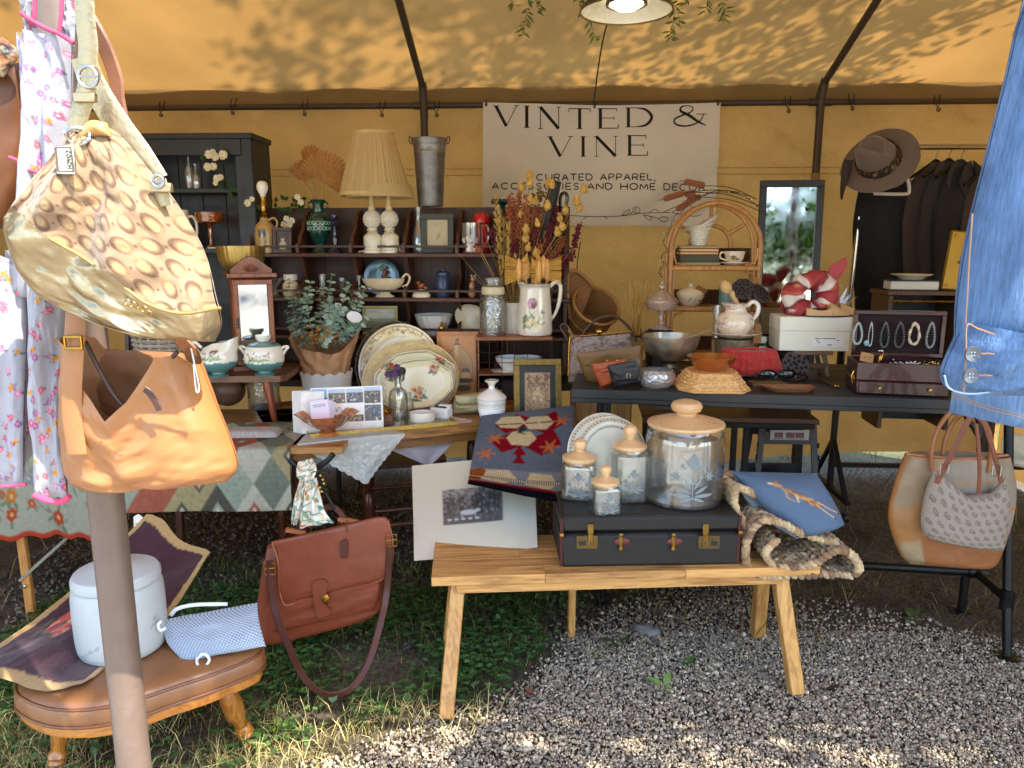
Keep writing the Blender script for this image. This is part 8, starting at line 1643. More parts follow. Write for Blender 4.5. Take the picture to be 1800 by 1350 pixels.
f=Fr(P(1600,330,4.1));m=mp(f);wh_=thing('coat_hanger','white plastic hanger hooked over the black top','hanger',f);mb=MB();mb.tube(Ls(f,[(1536,340),(1560,341),(1592,341),(1598,336),(1596,318),(1588,312),(1582,312)],30,-.03),3*m,8);obj('bar',mb,mat('white_plastic','#cfc8bd',.4),wh_)
f=Fr(P(1532,285,3.98));m=mp(f);ht=thing('fedora','taupe felt fedora hung on the rail end with a patterned scarf band','hat',f);felt=mat('taupe_felt','#6b5a4e',.95,var=.1,vs=30,sheen=.3,bump=.2,bs=200)
Mt=rotM((1.05,0,0));Mt=Matrix.Rotation(.60,3,'Y')@Matrix.Rotation(.25,3,'Z')@Mt;Mt=Matrix.Rotation(-.95,3,'Y')@Matrix.Rotation(.62,3,'X')
mb=MB();n_=60;prof=[(62,-3),(63,0),(50,1),(38,3),(34,5),(33,14),(31,30),(28,44),(22,50),(12,48),(0,45)]
c0=L(f,1546,285);mb.lathe([(r*m,h*m)for r,h in prof],n_,sc=(1.0,1.08));mb.v=[tuple((Mt@Vector((x*(1 if z<20*m else 1-.18*(z/(50*m))),y,z+(.10*abs(x)if z<4*m and abs(x)>36*m else 0)-(10*m*math.exp(-(x/(9*m))**2)if z>40*m else 0))))+c0)for x,y,z in mb.v];obj('felt',mb,felt,ht)
cv=Cv(300,30,'#3d342c');rs=random.Random(4)
for k in range(260):cv.ell(rs.uniform(0,300),rs.uniform(0,30),rs.uniform(1,3),rs.uniform(1,2),rs.choice(['#8a4a3a','#a87a5a','#5a5f4a','#241f1b','#b58a6a']),rs.uniform(0,3))
mb=MB();mb.lathe([(36.5*m,4*m),(36*m,9*m),(35*m,14*m),(34*m,19*m),(33*m,22*m)],120,sc=(1.0,1.08),cv=cv,cap=False);mb.v=[tuple(Mt@Vector(v)+c0)for v in mb.v];obj('scarf_band',mb,cloth('band_cloth',attr=True,trans=.05,var=.2,vs=60,bump=.5),ht)
mb=MB();panel(mb,f,[(1484,280),(1480,300),(1477,330),(1478,350)],[(1499,282),(1497,300),(1488,325),(1480,352)],.01,20,30,.02,.006,5);obj('scarf_tail',mb,mat('scarf_dark','#3a2c26',.85,var=.5,vs=60),ht)
# Under The Black Table
f=Fr((P(1240,725,3.75).x,3.55,0),-.1);m=mp(f);lsf=thing('low_bench','low dark-framed bench with a brown wood top under the black table','bench',f);zt_=L(f,1240,733).z;xa,xb=L(f,1130,733).x,L(f,1440,733).x
for k in range(3):mb=MB();mb.box(((xa+xb)/2,.06+.12*k,zt_-.012),(xb-xa,.118,.024),.002);obj('top_board',mb,wood('bench_brown','#3a2010','#6b4020',0,9,.45),lsf)
mb=MB();mb.box(((xa+xb)/2,.18,zt_-.04),(xb-xa-.03,.34,.03));obj('frame',mb,blackmet,lsf)
for x in(xa+.04,L(f,1312,800).x):
 for y in(.03,.32):mb=MB();mb.beam((x,y,0),(x,y,zt_-.055),.03,.03);obj('leg',mb,blackmet,lsf)
mb=MB();mb.box(((xa+xb)/2-.1,.17,.2),(xb-xa-.3,.3,.02));obj('lower_board',mb,MATS['bench_brown'],lsf)
f=Fr(toW(lsf,(L(lsf,1165,715,.1).x,.1,zt_)));mb=MB();[mb.tube([(.07*cos(a)*(1+.1*k),.05*sin(a),.01+.004*k+.02*sin(a*.5))for a in np.linspace(0,6.1,24)],.0035,6)for k in range(3)];solo('cable_coil',mb,mat('grey_cable','#6a6a6c',.5),f,'coil of grey cable on the low bench','cable')
f=Fr(P(1065,800,3.5));f.loc.z=0;wbx=thing('wooden_case','tall light wooden case standing under the black table','case',f);xa,xb,zt_=L(f,1008,720).x,L(f,1112,720).x,.82;cw=wood('case_wood','#7a5026','#a97a40',2,8,.5)
mb=MB();mb.box(((xa+xb)/2,.12,zt_/2),(xb-xa,.22,zt_));obj('carcass',mb,cw,wbx);mb=MB();mb.box(((xa+xb)/2,.002,zt_/2),(xb-xa-.02,.02,zt_-.02));obj('door',mb,cw,wbx);mb=MB();mb.ball((xa+.03,-.014,zt_-.13),.007);mb.box((xa+.03,-.01,zt_-.13),(.03,.004,.012));obj('latch',mb,brass,wbx)
f=Fr((P(1390,800,4.05).x,4.0,0),-.05);m=mp(f);ss=thing('step_stool','grey plastic folding step stool with cut-outs and a printed label','step stool',f);gp_=mat('grey_plastic','#4d4f52',.5,var=.1,vs=20);gp2=mat('dark_grey_plastic','#2d3034',.5,var=.1)
zt_=L(f,1390,738).z;tw,bw2=(L(f,1436,745).x-L(f,1335,745).x)/2,(L(f,1446,860).x-L(f,1318,860).x)/2;xc=L(f,1385,745).x
mb=MB();mb.box((xc,.1,zt_-.012),(2*tw+.02,.24,.024));obj('tread',mb,gp_,ss);mb=MB()
for i in range(11):
 for j in range(6):mb.box((xc-tw+.012+(2*tw-.024)*i/10,.0+.04*j,zt_+.002),(.012,.022,.005),.001)
obj('grip_dots',mb,gp2,ss)['kind']='stuff'
def side(y0,y1,mt):
 def pt(u,v):hw_=bw2+(tw-bw2)*v;return(xc+(2*u-1)*hw_,y0+(y1-y0)*v,(zt_-.024)*v)
 def bar(a,b,w_):mb=MB();mb.beam(pt(*a),pt(*b),w_,.016,up=(0,1,0));obj('side_panel',mb,mt,ss)
 bar((.06,0),(.06,1),.034);bar((.94,0),(.94,1),.034);bar((.08,.86),(.92,.86),.07);bar((.08,.36),(.92,.36),.11);
side(-.06,.0,gp_);side(.28,.2,gp2)
for s in(-1,1):
 mb=MB();mb.lathe([(.028,-.012),(.028,.012)],20,(xc+s*bw2*.62,-.052,zt_*.32),tilt=rotM((pi/2,0,0)));obj('round_hole',mb,mat('hole_dark','#0e0e0f',.9),ss)
 for k in range(6):mb=MB();v=.16+.12*k;mb.box((xc+s*(bw2+(tw-bw2)*v)*.985,-.06+.06*v-.012,zt_*v),(.008,.006,.03));obj('slot',mb,MATS['hole_dark'],ss)
mb=MB();mb.box((xc+.005,-.024,zt_*.86),(tw*1.35,.004,.055),.0005);obj('label',mb,mat('sticker','#c9c4c2',.5),ss);mb=MB()
for k,c_ in((-.35,0),(.05,0),(.38,0)):mb.box((xc+k*tw,-.0268,zt_*.86),(tw*.3,.0012,.03),0);mb.box((xc+k*tw,-.0268,zt_*.86-.021),(tw*.36,.0012,.004),0)
obj('label_print',mb,mat('label_mauve','#7a5a62',.6),ss)['kind']='stuff'
# Tan Stool And What Lies On It
KZ=.38;fl0=G(235,1190,KZ);f=Fr((fl0.x,fl0.y,0),.3);ks=thing('vanity_stool','kidney shaped stool padded in tan leather on turned legs','stool',f)
out=[tuple(toL(f,G(a,b,KZ)).xy)for a,b in((24,1203),(40,1226),(90,1243),(160,1243),(235,1228),(310,1203),(380,1180),(440,1156),(462,1140),(455,1118),(410,1100),(300,1085),(190,1082),(90,1105),(40,1150))];out=[tuple(q)for q in spline(out,110,True)]
cx,cy=[sum(q[i]for q in out)/110 for i in(0,1)]
def stack(mb,lv):
 vs=[];n=len(out)
 for s,z in lv:vs+=[(cx+(x-cx)*s,cy+(y-cy)*s,z+(.006*float(fbm(x*9,y*9,3))if s<.99 else .0025*sin(i*1.7)*(.33<z<.375)))for i,(x,y)in enumerate(out)]
 mb.add(vs,[(i*n+k,i*n+(k+1)%n,(i+1)*n+(k+1)%n,(i+1)*n+k)for i in range(len(lv)-1)for k in range(n)]+[tuple(range((len(lv)-1)*n,len(lv)*n)),tuple(range(n))[::-1]])
tanl=mat('tan_vinyl','#7d5230',.42,var=.2,vs=9,bump=.12,bs=160,coat=.15)
mb=MB();stack(mb,[(.97,.315),(.995,.322),(1.01,.335),(1.01,.35),(1,.362),(.975,.376),(.9,.388),(.7,.394),(.35,.397)]);obj('cushion',mb,tanl,ks)
for s,z in((.985,.372),(1.005,.325)):mb=MB();mb.tube([(cx+(x-cx)*s,cy+(y-cy)*s,z)for x,y in out],.0045,6,True);obj('piping',mb,mat('tan_piping','#6b3c18',.4),ks)
maple=wood('maple','#7a4416','#b5752f',2,14,.28,.5);mb=MB();stack(mb,[(.93,.288),(.97,.29),(.985,.3),(.975,.318)]);obj('wooden_band',mb,wood('maple_band','#8a4f1c','#b9772f',0,12,.3,.5),ks)
def kleg(top,foot):
 a,b=Vector(toL(ks,top)),Vector(toL(ks,foot));d=b-a;M_=Vector((0,0,-1)).rotation_difference(d).to_matrix();l=d.length
 mb=MB();mb.lathe([(r,-h*l)for r,h in((.024,0),(.026,.1),(.021,.14),(.027,.17),(.02,.2),(.026,.24),(.031,.38),(.03,.45),(.022,.6),(.018,.7),(.024,.73),(.026,.76),(.02,.79),(.025,.82),(.016,.86),(.02,.91),(.021,.95),(.016,1))],24,a,tilt=M_);obj('leg',mb,maple,ks)
ft=G(440,1308,0);tp=P(385,1175,ft.y-.1);tp.z=.292;kleg(tp,ft)
ft2=G(96,1372,0);tp2=Vector((ft2.x+.03,ft2.y+.06,.292));kleg(tp2,ft2)
for q in((.27,.19),(-.17,.2)):p=toW(ks,(cx+q[0]*.7,cy+q[1]*.6,0));kleg(Vector((p.x,p.y,.292)),Vector((p.x+.02,p.y+.06,0)))
SZT=.397
f=Fr(base(186,1172,SZT,62));m=mp(f);fj=thing('frosted_jar','white frosted glass jar with a domed lid etched with a vine','jar',f);cv=Cv(400,170,'#a5a9a8');cv.noise(.04,50,50)
for p in(((160,150),(185,128),(215,128),(240,112)),((165,150),(200,152),(230,148)),((205,128),(225,100),(232,88)),((160,150),(178,140))):cv.line(sub(p,24),1.8,'#7f8687')
for x,y,a in((186,125,.8),(196,118,2.2),(216,108,-.7),(222,98,1),(228,96,-.4),(235,86,2),(162,146,.6),(240,110,1.5),(172,150,0)):cv.ell(x,y,6,2.6,'#838a8b',a)
for x,y in((282,78),(286,88),(276,94)):cv.ell(x,y,6,2.6,'#838a8b',-.8)
frost=mat('frosted_glass',attr=True,rough=.5,var=.03,sss=.25,spec=.5);mb=MB();mb.lathe([(r*m,h*m)for r,h in[tuple(q)for q in spline([(50,0),(62,2),(69,10),(72,26),(73,60),(73,90),(72,114),(69,124),(66,128)],70)]],150,cv=cv);obj('body',mb,frost,fj)
fwh=mat('frosted_white','#a5a9a8',.5,var=.03,sss=.25);mb=MB();mb.lathe([(r*m,h*m)for r,h in((66,128),(70,130),(70,140),(66,147),(52,152),(46,152),(40,155),(22,158),(12,160),(13,166),(18,171),(16,176),(0,178))],60);obj('lid',mb,fwh,fj)
f=Fr(G(140,1205,SZT));nd=[P(258,904,2.42),P(368,974,2.36),G(142,1207,SZT+.008),P(-120,1192,1.72)];nd=[toL(f,q)for q in nd]
U,V=np.meshgrid(np.linspace(0,1,150),np.linspace(0,1,150));Q=sum(np.array(q)[None,None]*w_[...,None]for q,w_ in zip(nd,((1-U)*(1-V),U*(1-V),U*V,(1-U)*V)))
Q[...,1]+=.05*np.sin(V*pi)*(.5+U)+.012*np.sin(U*9+V*4);Q[...,2]+=-.055*np.sin(V*pi)+.010*np.sin(U*7+V*6)+.006*fbm(U*14,V*14,2)
Q[...,2]=np.maximum(Q[...,2],np.where(V>.55,.004,-9))
cv=Cv(300,300,'#340b16');cv.noise(.16,3,3)
edge=np.minimum(np.minimum(cv.X,299-cv.X),np.minimum(cv.Y,299-cv.Y))+7*fbm(cv.X/6,cv.Y/6,4,3);cv.fill(edge<14,'#a98a55');cv.fill((edge<14)&(((cv.X+cv.Y)%4)<2),'#96784a')
for x,y,s,cs in((72,178,26,['#b5483a','#d07a5a','#8f2f30','#c9604a']),(42,125,20,['#d6c79a','#e3dab8','#b5985a']),(100,205,12,['#b5483a','#d07a5a']),(30,92,12,['#c9b88a','#8a9a6a'])):
 for k in range(16):a=k*2.4;cv.ell(x+cos(a)*s*.6,y+sin(a)*s*.55,s*.5,s*.36,cs[k%len(cs)],a)
 cv.ell(x,y,s*.25,None,'#4a4a2a');cv.ell(x+3,y-2,s*.14,None,'#d6a94a')
for k in range(16):cv.ell(55+rnd.uniform(-45,45),150+rnd.uniform(-70,70),9,3.4,'#4f5a34',rnd.uniform(0,3),.8)
cv.line(sub([(262,287),(258,270),(270,262),(264,250),(276,240),(268,225),(280,216),(272,202),(284,190)],60),2,'#4a3a22')
mb=MB();C=cv.grid(U,V);mb.grid(Q[...,0],Q[...,1],Q[...,2],C);mb.grid(Q[...,0],Q[...,1]+.004,Q[...,2]-.003,C,flip=True);solo('needlepoint',mb,mat('needlepoint_wool',attr=True,rough=.95,var=.12,vs=90,bump=.6,bs=420,sheen=.2),f,'burgundy needlepoint panel with poppies and a frayed tan border','textile')
f=Fr(G(380,1158,SZT)+Vector((0,.02,0)),.2);m=mp(f);mc=thing('mesh_clutch','white and blue-grey mesh clutch lying on the tan stool','purse',f);cv=Cv(260,150,'#a5aeb6');cv.fill(((cv.X/5.2).astype(int)+(cv.Y/5.2).astype(int))%2==0,'#56667a');cv.noise(.1,40,40)
mb=MB();panel(mb,f,[(282,1090),(294,1130),(322,1162)],[(452,1060),(455,1090),(467,1136)],.028,130,80,0,.006,4,cv,pw=.6,seed=2,depth=lambda U,V:.10*(1-V));obj('body',mb,mat('mesh_knit',attr=True,rough=.5,var=.05,bump=.3,bs=500),mc)
wl=mat('white_leather','#cfd2d2',.4);mb=MB();mb.tube(Ls(f,[(284,1092),(278,1098),(282,1108),(292,1104)],14,.03),2.6*m,7);obj('side_loop',mb,wl,mc);mb=MB();mb.strip(Ls(f,[(300,1082),(312,1070),(345,1063),(400,1062)],20,.12),.012,.004);obj('wrist_strap',mb,wl,mc)
mb=MB();mb.tube(Ls(f,[(355,1150),(346,1160),(350,1172),(360,1172),(368,1160),(362,1150)],20,-.03),2.4*m,7,True);obj('zip_pull',mb,wl,mc)
# Hanging Briefcase And Scarf
f=Fr(P(575,1105,2.56),.06);m=mp(f);br=thing('briefcase','reddish brown leather flap briefcase hanging from the table by its handle','briefcase',f);lea=mat('chestnut_leather','#7d3b24',.42,var=.16,vs=10,bump=.14,bs=190,coat=.1);lead=mat('chestnut_edge','#9a5a34',.55);dkl=mat('dark_chestnut','#4b1f12',.45,var=.15)
mb=MB();panel(mb,f,[(470,958),(456,1040),(446,1110),(470,1132)],[(668,912),(676,1000),(672,1060),(655,1084)],.05,60,60,0,.005,4,None,pw=.22,seed=4);obj('body',mb,lea,br)
mb=MB();panel(mb,f,[(500,1040),(488,1075),(482,1112)],[(664,1000),(668,1040),(658,1072)],.016,50,30,-.045,.004,4,None,pw=.3,seed=7);obj('front_pocket',mb,lea,br)
FL,FRt=[(476,952),(486,968),(489,1010),(492,1045),(503,1062)],[(664,908),(683,914),(691,960),(688,1000),(673,1019)]
mb=MB();panel(mb,f,FL,FRt,.016,60,60,-.05,.004,3,None,pw=.25,seed=11,vp=[1,1,1]);obj('flap',mb,lea,br)
mb=MB();mb.tube(Ls(f,[(478,954),(488,985),(491,1030),(496,1056),(506,1064),(540,1050),(590,1033),(640,1026),(670,1019),(687,1000),(691,955),(682,915)],60,-.056),.003,6);obj('piping',mb,lead,br)
mb=MB();mb.prism([toXZ(L(f,a,b,0))for a,b in sub([(556,1016),(560,1006),(575,1003),(583,1010),(579,1030),(577,1042),(588,1060),(566,1068),(560,1045)],26)],-.078,-.07);obj('tongue',mb,lea,br)
mb=MB();c=L(f,573,1052,-.08);mb.lathe([(7*m,0),(7*m,3*m),(4*m,4*m),(0,4*m)],20,c,tilt=rotM((pi/2,0,0)),sc=(.85,1.2));mb.box(c+Vector((0,-4.5*m,0)),(3*m,4*m,7*m));obj('turn_lock',mb,brass,br)
mb=MB();mb.strip(Ls(f,[(545,928),(556,908),(570,893),(588,892),(602,906),(607,916)],24,-.02),.022,.012,(0,-1,.2));obj('handle',mb,dkl,br)
for q in((520,934),(612,915)):mb=MB();mb.box(L(f,*q,-.03),(34*m,.016,7*m),rz=0,M=rotM((0,.2,0)));obj('handle_tab',mb,lead,br)
mb=MB();mb.tube(Ls(f,[(604,914),(601,922),(609,924),(610,914)],12,-.04),.0018,6,True);obj('ring',mb,brass,br)
mb=MB();mb.prism([toXZ(L(f,a,b,0))for a,b in((609,936),(613,934),(617,938),(616,966),(605,966),(605,940))],-.078,-.073);mb.tube(Ls(f,[(607,922),(611,936)],4,-.07),.0015,5);obj('hang_tag',mb,dkl,br)
mb=MB();mb.strip(Ls(f,[(474,985),(476,1020),(484,1075,-.02),(505,1130,-.1),(530,1185,-.19),(560,1215,-.24),(588,1222,-.25),(620,1208,-.23),(648,1165,-.16),(668,1100,-.07),(680,1040),(686,960)],70,-.07),.026,.006,(0.15,-1,0));obj('shoulder_strap',mb,dkl,br)
for q in((474,1000),(688,950)):mb=MB();c=L(f,*q,-.07);mb.tube([c+Vector((9*m*sx,0,10*m*sz))for sx,sz in((-1,-1),(1,-1),(1,1),(-1,1))],.0022,6,True);mb.tube([c+Vector((-9*m,0,0)),c+Vector((9*m,-.003,2*m))],.0018,6);obj('buckle',mb,brass,br)
mb=MB();panel(mb,f,[(463,985),(452,1060),(448,1120)],[(480,975),(486,1060),(478,1130)],.012,16,30,-.03,.004,4,None,seed=3);obj('gusset',mb,lea,br)
f=Fr(P(545,920,2.44));m=mp(f);hk=thing('metal_hook','dark curved metal hook under the table edge holding the briefcase','hook',f);mb=MB();mb.tube(Ls(f,[(508,806),(520,818),(540,824),(556,822),(575,810),(586,798)],20,.0),5*m,8);mb.tube(Ls(f,[(548,822),(562,850),(580,880),(588,896)],12,.03),3*m,8);obj('hook',mb,blackmet,hk)
sk=thing('silk_scarf','floral silk scarf in white orange and teal knotted round the briefcase hook','scarf',f);cv=Cv(90,160,'#d9d2c2');rs=random.Random(12)
for k in range(46):cv.ell(rs.uniform(0,90),rs.uniform(0,160),rs.uniform(4,11),rs.uniform(3,7),rs.choice(['#d08a1c','#c2602a','#e0b23a','#5f8a7c','#4a7468','#e3dccb','#8a9a4a']),rs.uniform(0,3))
for k in range(5):cv.line(sub([(rs.uniform(0,90),k*34),(rs.uniform(0,90),k*34+20),(rs.uniform(0,90),k*34+38)],20),5,'#55857a')
silk=mat('silk',attr=True,rough=.4,var=.06,sheen=.3)
for Lp,Rp,nm,sd in(([(527,842),(516,880),(513,920)],[(543,838),(535,880),(522,924)],'tail',1),([(534,838),(532,870),(527,905),(528,928)],[(556,840),(562,870),(572,900),(588,918)],'tail',5),([(524,812),(520,830),(530,848)],[(548,806),(556,826),(550,846)],'knot',3)):
 mb=MB();panel(mb,f,Lp,Rp,.016 if nm=='tail' else .024,40,50,-.02 if nm=='tail' else-.03,.01,5,cv,seed=sd,fold=lambda U,V:.008*np.sin(U*13+V*4));obj(nm,mb,silk,sk)
bb=thing('beaded_belt','black chain with small yellow beads hanging beside the scarf','belt',f);mb=MB()
for k in range(18):mb.ball(L(f,559+5*(k%3)+k*.3,824+k*2.6,.0),2.6*m,n=6,m=5)
obj('black_beads',mb,black,bb)['kind']='stuff';mb=MB();[mb.ball(L(f,562+rnd.uniform(0,8),836+k*7,-.01),2.2*m,n=6,m=5)for k in range(5)];obj('yellow_beads',mb,mat('yellow_bead','#c9a43a',.3),bb)['kind']='stuff'
# Acacia Bench
NZ=.46;n0,n1=G(758,1015,NZ),G(1443,996,NZ);nf=Fr((n0.x,n0.y,0),math.atan2(n1.y-n0.y,n1.x-n0.x));bn=thing('wooden_bench','pale acacia wood bench on splayed legs at the front','bench',nf);BL_=(n1-n0).length
aca=wood('acacia','#8a5a2c','#cf9a58',0,8,.45,.1);acl=wood('acacia_leg','#96652f','#c99552',2,9,.45,.1);rs=random.Random(3)
for r in range(5):
 x=0;first=True
 while x<BL_-.01:
  l=min(rs.uniform(.3,.62),BL_-x);l=BL_-x if BL_-x-l<.15 else l;mb=MB();mb.box((x+l/2,.034+.0675*r,NZ-.016),(l-.0008,.067,.032),.0012);obj('stave',mb,aca,bn);x+=l
for y in(.035,.3):mb=MB();mb.box((BL_/2-.02,y,NZ-.052),(BL_-.2,.022,.04));obj('apron',mb,aca,bn)
lfr=[toL(nf,G(*q,0))for q in((784,1262),(1400,1218),(1331,1118),(1004,1118))];lb=Vector((lfr[0].x,lfr[2].y,0))
for ft_,tp in((lfr[0],(lfr[0].x+.045,.075)),(lfr[1],(lfr[1].x-.055,.075)),(lfr[2],(lfr[2].x-.03,.28)),(lb,(lb.x+.045,.28))):mb=MB();mb.beam((ft_.x,ft_.y,0),(*tp,NZ-.033),.05,.042,up=(0,1,0));obj('leg',mb,acl,bn)
mb=MB();mb.beam((lfr[3].x,lfr[3].y,0),(lfr[3].x,lfr[3].y-.02,NZ-.033),.028,.028);obj('back_leg',mb,acl,bn)
s0,s1=G(985,999,NZ),G(1299,994,NZ);f=Fr(s0,math.atan2(s1.y-s0.y,s1.x-s0.x));m=mp(f);sc=thing('suitcase','old black suitcase with worn red edges and brass locks lying on the bench','suitcase',f);sw=(s1-s0).length;sh,sd=L(f,1140,905).z,.27;zl=L(f,1140,937).z
fib=mat('black_fibre','#171411',.55,var=.25,vs=12,bump=.25,bs=140,dirt=.12,dcol=(.08,.06,.05));mb=MB();mb.box((sw/2,sd/2,zl/2-.001),(sw,sd,zl-.002),.012);obj('base',mb,fib,sc);mb=MB();mb.box((sw/2,sd/2,(zl+sh)/2),(sw,sd,sh-zl-.001),.014);obj('lid',mb,fib,sc)
wr_=mat('worn_red','#4a1512',.6,var=.5,vs=30)
for x in(.004,sw-.004):
 for y in(.006,sd-.006):mb=MB();mb.tube([(x,y,.008),(x,y,zl-.004)],.006,6);obj('corner_binding',mb,wr_,sc);mb=MB();mb.tube([(x,y,zl+.004),(x,y,sh-.01)],.006,6);obj('corner_binding',mb,wr_,sc)
abr=mat('aged_brass','#8a6a32',.4,.85,var=.35,vs=60)
for px,y0 in((1032,0),(1246,1)):
 mb=MB();c=L(f,px,953,-.002);mb.box(c,(38*m,.005,24*m),.001);obj('lock_plate',mb,mat('dull_brass','#6b5732',.5,.7,var=.4,vs=50),sc);mb=MB();c=L(f,px+(6 if y0==0 else-6),950,-.006);mb.box(c,(9*m,.006,22*m),.001);mb.box(c+Vector((0,.002,20*m)),(11*m,.005,20*m),.002);obj('hasp',mb,abr,sc);mb=MB();mb.box(L(f,px+(6 if y0==0 else-6),955,-.0095),(2*m,.001,7*m),0);mb.box(L(f,px-(8 if y0==0 else-10),955,-.005),(12*m,.001,8*m),0);obj('keyhole',mb,black,sc)['kind']='stuff'
for px in(1094,1186):
 mb=MB();c=L(f,px,952,-.003);mb.ball(c,14*m,(1,.25,.55),n=14,m=8);obj('handle_stub',mb,mat('red_leather','#6b2a22',.6,var=.35),sc);mb=MB();mb.box(c+Vector((-3*m,-.006,0)),(7*m,.005,24*m),.002);mb.ball(c+Vector((-3*m,-.006,13*m)),4*m,(1,.5,1));mb.ball(c+Vector((-3*m,-.006,-13*m)),4*m,(1,.5,1));obj('handle_loop',mb,abr,sc)
for x in(.003,sw-.003):mb=MB();mb.box((x,.0,zl),(.014,.016,.01));obj('corner_stud',mb,brass,sc)
CZT=NZ+sh;lidm=mat('tan_plastic_lid','#d0a878',.3,var=.04,coat=.3);jarg=glass('jar_glass',(.95,.97,.96),.025,body=.03,milk=.03);frw=cloth('frosted_print','#a9b0b0',trans=.5,var=.05,bump=0)
def sqr(k):return lambda a,q:(1/max(abs(cos(a)),abs(sin(a)),(abs(cos(a))+abs(sin(a)))/1.72)-1)*k
def motif(t,R_,zc,s,m,flat=True,yaw=0):
 mb=MB();rows=[((0,12),pi/2,22,6),((0,14),2.3,17,4),((0,14),.85,17,4),((0,-26),pi/2,40,1.6),((3,-18),.5,20,4),((-3,-18),2.64,20,4),((3,-22),.05,26,5),((-3,-22),3.09,26,5),((2,-12),1,16,3.5),((-2,-12),2.14,16,3.5),((0,-24),-.35,17,4),((0,-24),3.5,17,4)]
 for sx in(-1,1):
  for k in range(6):a=k*1.05;rows.append(((sx*22,4),a,7,3))
  rows+=[((sx*6,22),pi/2+sx*.5,15,6),((sx*9,14),pi/2-sx*.9,9,4)]
 for(x,z),a,l,w_ in rows:
  vs=[]
  for i in range(7):
   for sg in(-1,1):
    t_=i/6;ww=w_*.5*sin(pi*min(1,.08+t_*.92))**.8*sg;X,Z=(x+cos(a)*l*t_-sin(a)*ww)*s*m,(z+sin(a)*l*t_+cos(a)*ww)*s*m
    if flat:vs.append((X,-R_-.001,zc+Z))
    else:q=X/R_-pi/2;vs.append(((R_+.0012)*cos(q),(R_+.0012)*sin(q),zc+Z))
  mb.add([rotz(v,yaw)for v in vs],[(2*i,2*i+2,2*i+3,2*i+1)for i in range(6)])
 obj('etched_flower',mb,frw,t,0)['kind']='stuff'
def canister(px,py,r,hb,rl,hl,lb,square,yaw=0):
 p=G(px,py,CZT);f=Fr(p+Vector((0,r*mp(p),0)),yaw);m=mp(f);t=thing('canister',lb,'jar',f,0,'clear canisters with tan lids');k=.84 if square else 1;rp=sqr(1)if square else None
 def rip(a,q):return rp(a,q)if square else 0
 wall=[(r*.9,1),(r*.985,3),(r,7),(r,hb*.84),(r*.97,hb*.9)]
 mb=MB();mb.lathe([(0,.5*m)]+[(q*m*k,h*m)for q,h in wall],96,rip=rip);mb.lathe([(q*m,h*m)for q,h in((r*.96*k,hb*.88),(rl*1.0,hb*.95),(rl*.93,hb),(rl*.93,hb+4))],64,cap=False,rip=(lambda a,q:rip(a,q)*(1-q)if q<.4 else 0));mb.lathe([(0,5*m)]+[((q-3)*m*k,(h+4)*m)for q,h in wall[:4]],96,rip=rip,cap=False);obj('glass_body',mb,jarg,t)
 mb=MB();mb.lathe([(q*m,h*m)for q,h in((rl*.85,hb-4),(rl*.92,hb),(rl,hb+1),(rl*1.02,hb+4),(rl,hb+7),(rl*.72,hb+hl*.27),(rl*.4,hb+hl*.38),(rl*.27,hb+hl*.43),(rl*.27,hb+hl*.5),(rl*.38,hb+hl*.6),(rl*.42,hb+hl*.75),(rl*.36,hb+hl*.9),(rl*.2,hb+hl*.98),(0,hb+hl))],48);obj('lid',mb,lidm,t)
 motif(t,r*m*k,hb*.42*m,r/32*.62,m,square,0);return t
canister(1215,899,67,132,65,46,'largest round clear canister with a tan lid on the suitcase',False)
canister(1110,888,34,92,29,42,'tallest square clear canister with a tan lid beside the big jar',True,.12)
canister(1021,884,36,66,30,38,'middle sized square canister with a tan lid at the left end of the suitcase',True,-.15)
canister(1067,909,30,50,24,34,'smallest square canister with a tan lid at the front of the suitcase',True,.2)
cv=Cv(120,120,'#c9c3ae');cv.noise(.06,20,20)
for k in range(60):a=k*2*pi/60;cv.ell(60+55*cos(a),60+55*sin(a),2,1.4,'#7a5a52',a)
for k in range(140):a=k*2*pi/140;cv.ell(60+45*cos(a),60+45*sin(a),1.2,None,'#4a4438')
for dx,dd,lb,nm in((-8,.035,'white round metal tray with a patterned rim leaning behind the other one',1),(5,0,'white round metal tray leaning on the suitcase behind the canisters',0)):
 platter('metal_tray',1070+dx,798+(-4 if nm else 2),2.62+dd,64,68,circ,cv,plm_,lb,'tray',dep=-9,tilt=.2,flat=.84,base_z=CZT)
f=Fr(P(835,982,2.50),.0);f.loc.z=NZ+.002;m=mp(f);pr_=thing('matted_print','black and white landscape print in a cream mat inside a clear sleeve','print',f)
cv=Cv(160,170,'#d3cdb8');cv.noise(.03,60,60);rs=random.Random(8);x0,y0,x1,y1=39,54,117,117;cv.rect(x0,y0,x1,y1,'#4a4a4a')
for k in range(500):
 x,y=rs.uniform(x0+1,x1-1),rs.uniform(y0+1,y1-1);g_=rs.choice(['#3a3a3a','#6a6a6a','#585858','#2a2a2a','#8a8a8a'])if y>y0+16 else rs.choice(['#8f8f8f','#a5a5a5','#6f6f6f']);cv.rect(max(x0,x-1.5),max(y0,y-2),min(x1,x+1.5),min(y1,y+2),g_)
for x in(82,86,90,100,107,112):cv.line([(x,y0+2),(x+rs.uniform(-2,2),y1-18)],rs.uniform(.8,2.2),'#222222')
cv.rect(x0,y1-16,x1,y1,'#5a5a5a',.6);cv.ell(72,y1-20,11,4.5,'#c4c4c4');cv.line([(64,y1-18),(63,y1-8)],1.5,'#b5b5b5');cv.line([(80,y1-18),(82,y1-8)],1.5,'#b5b5b5');cv.ell(84,y1-23,4,2.5,'#c4c4c4');[cv.ell(x0+8+k*9,y1-9,3,1.6,'#cfcfcf')for k in range(5)]
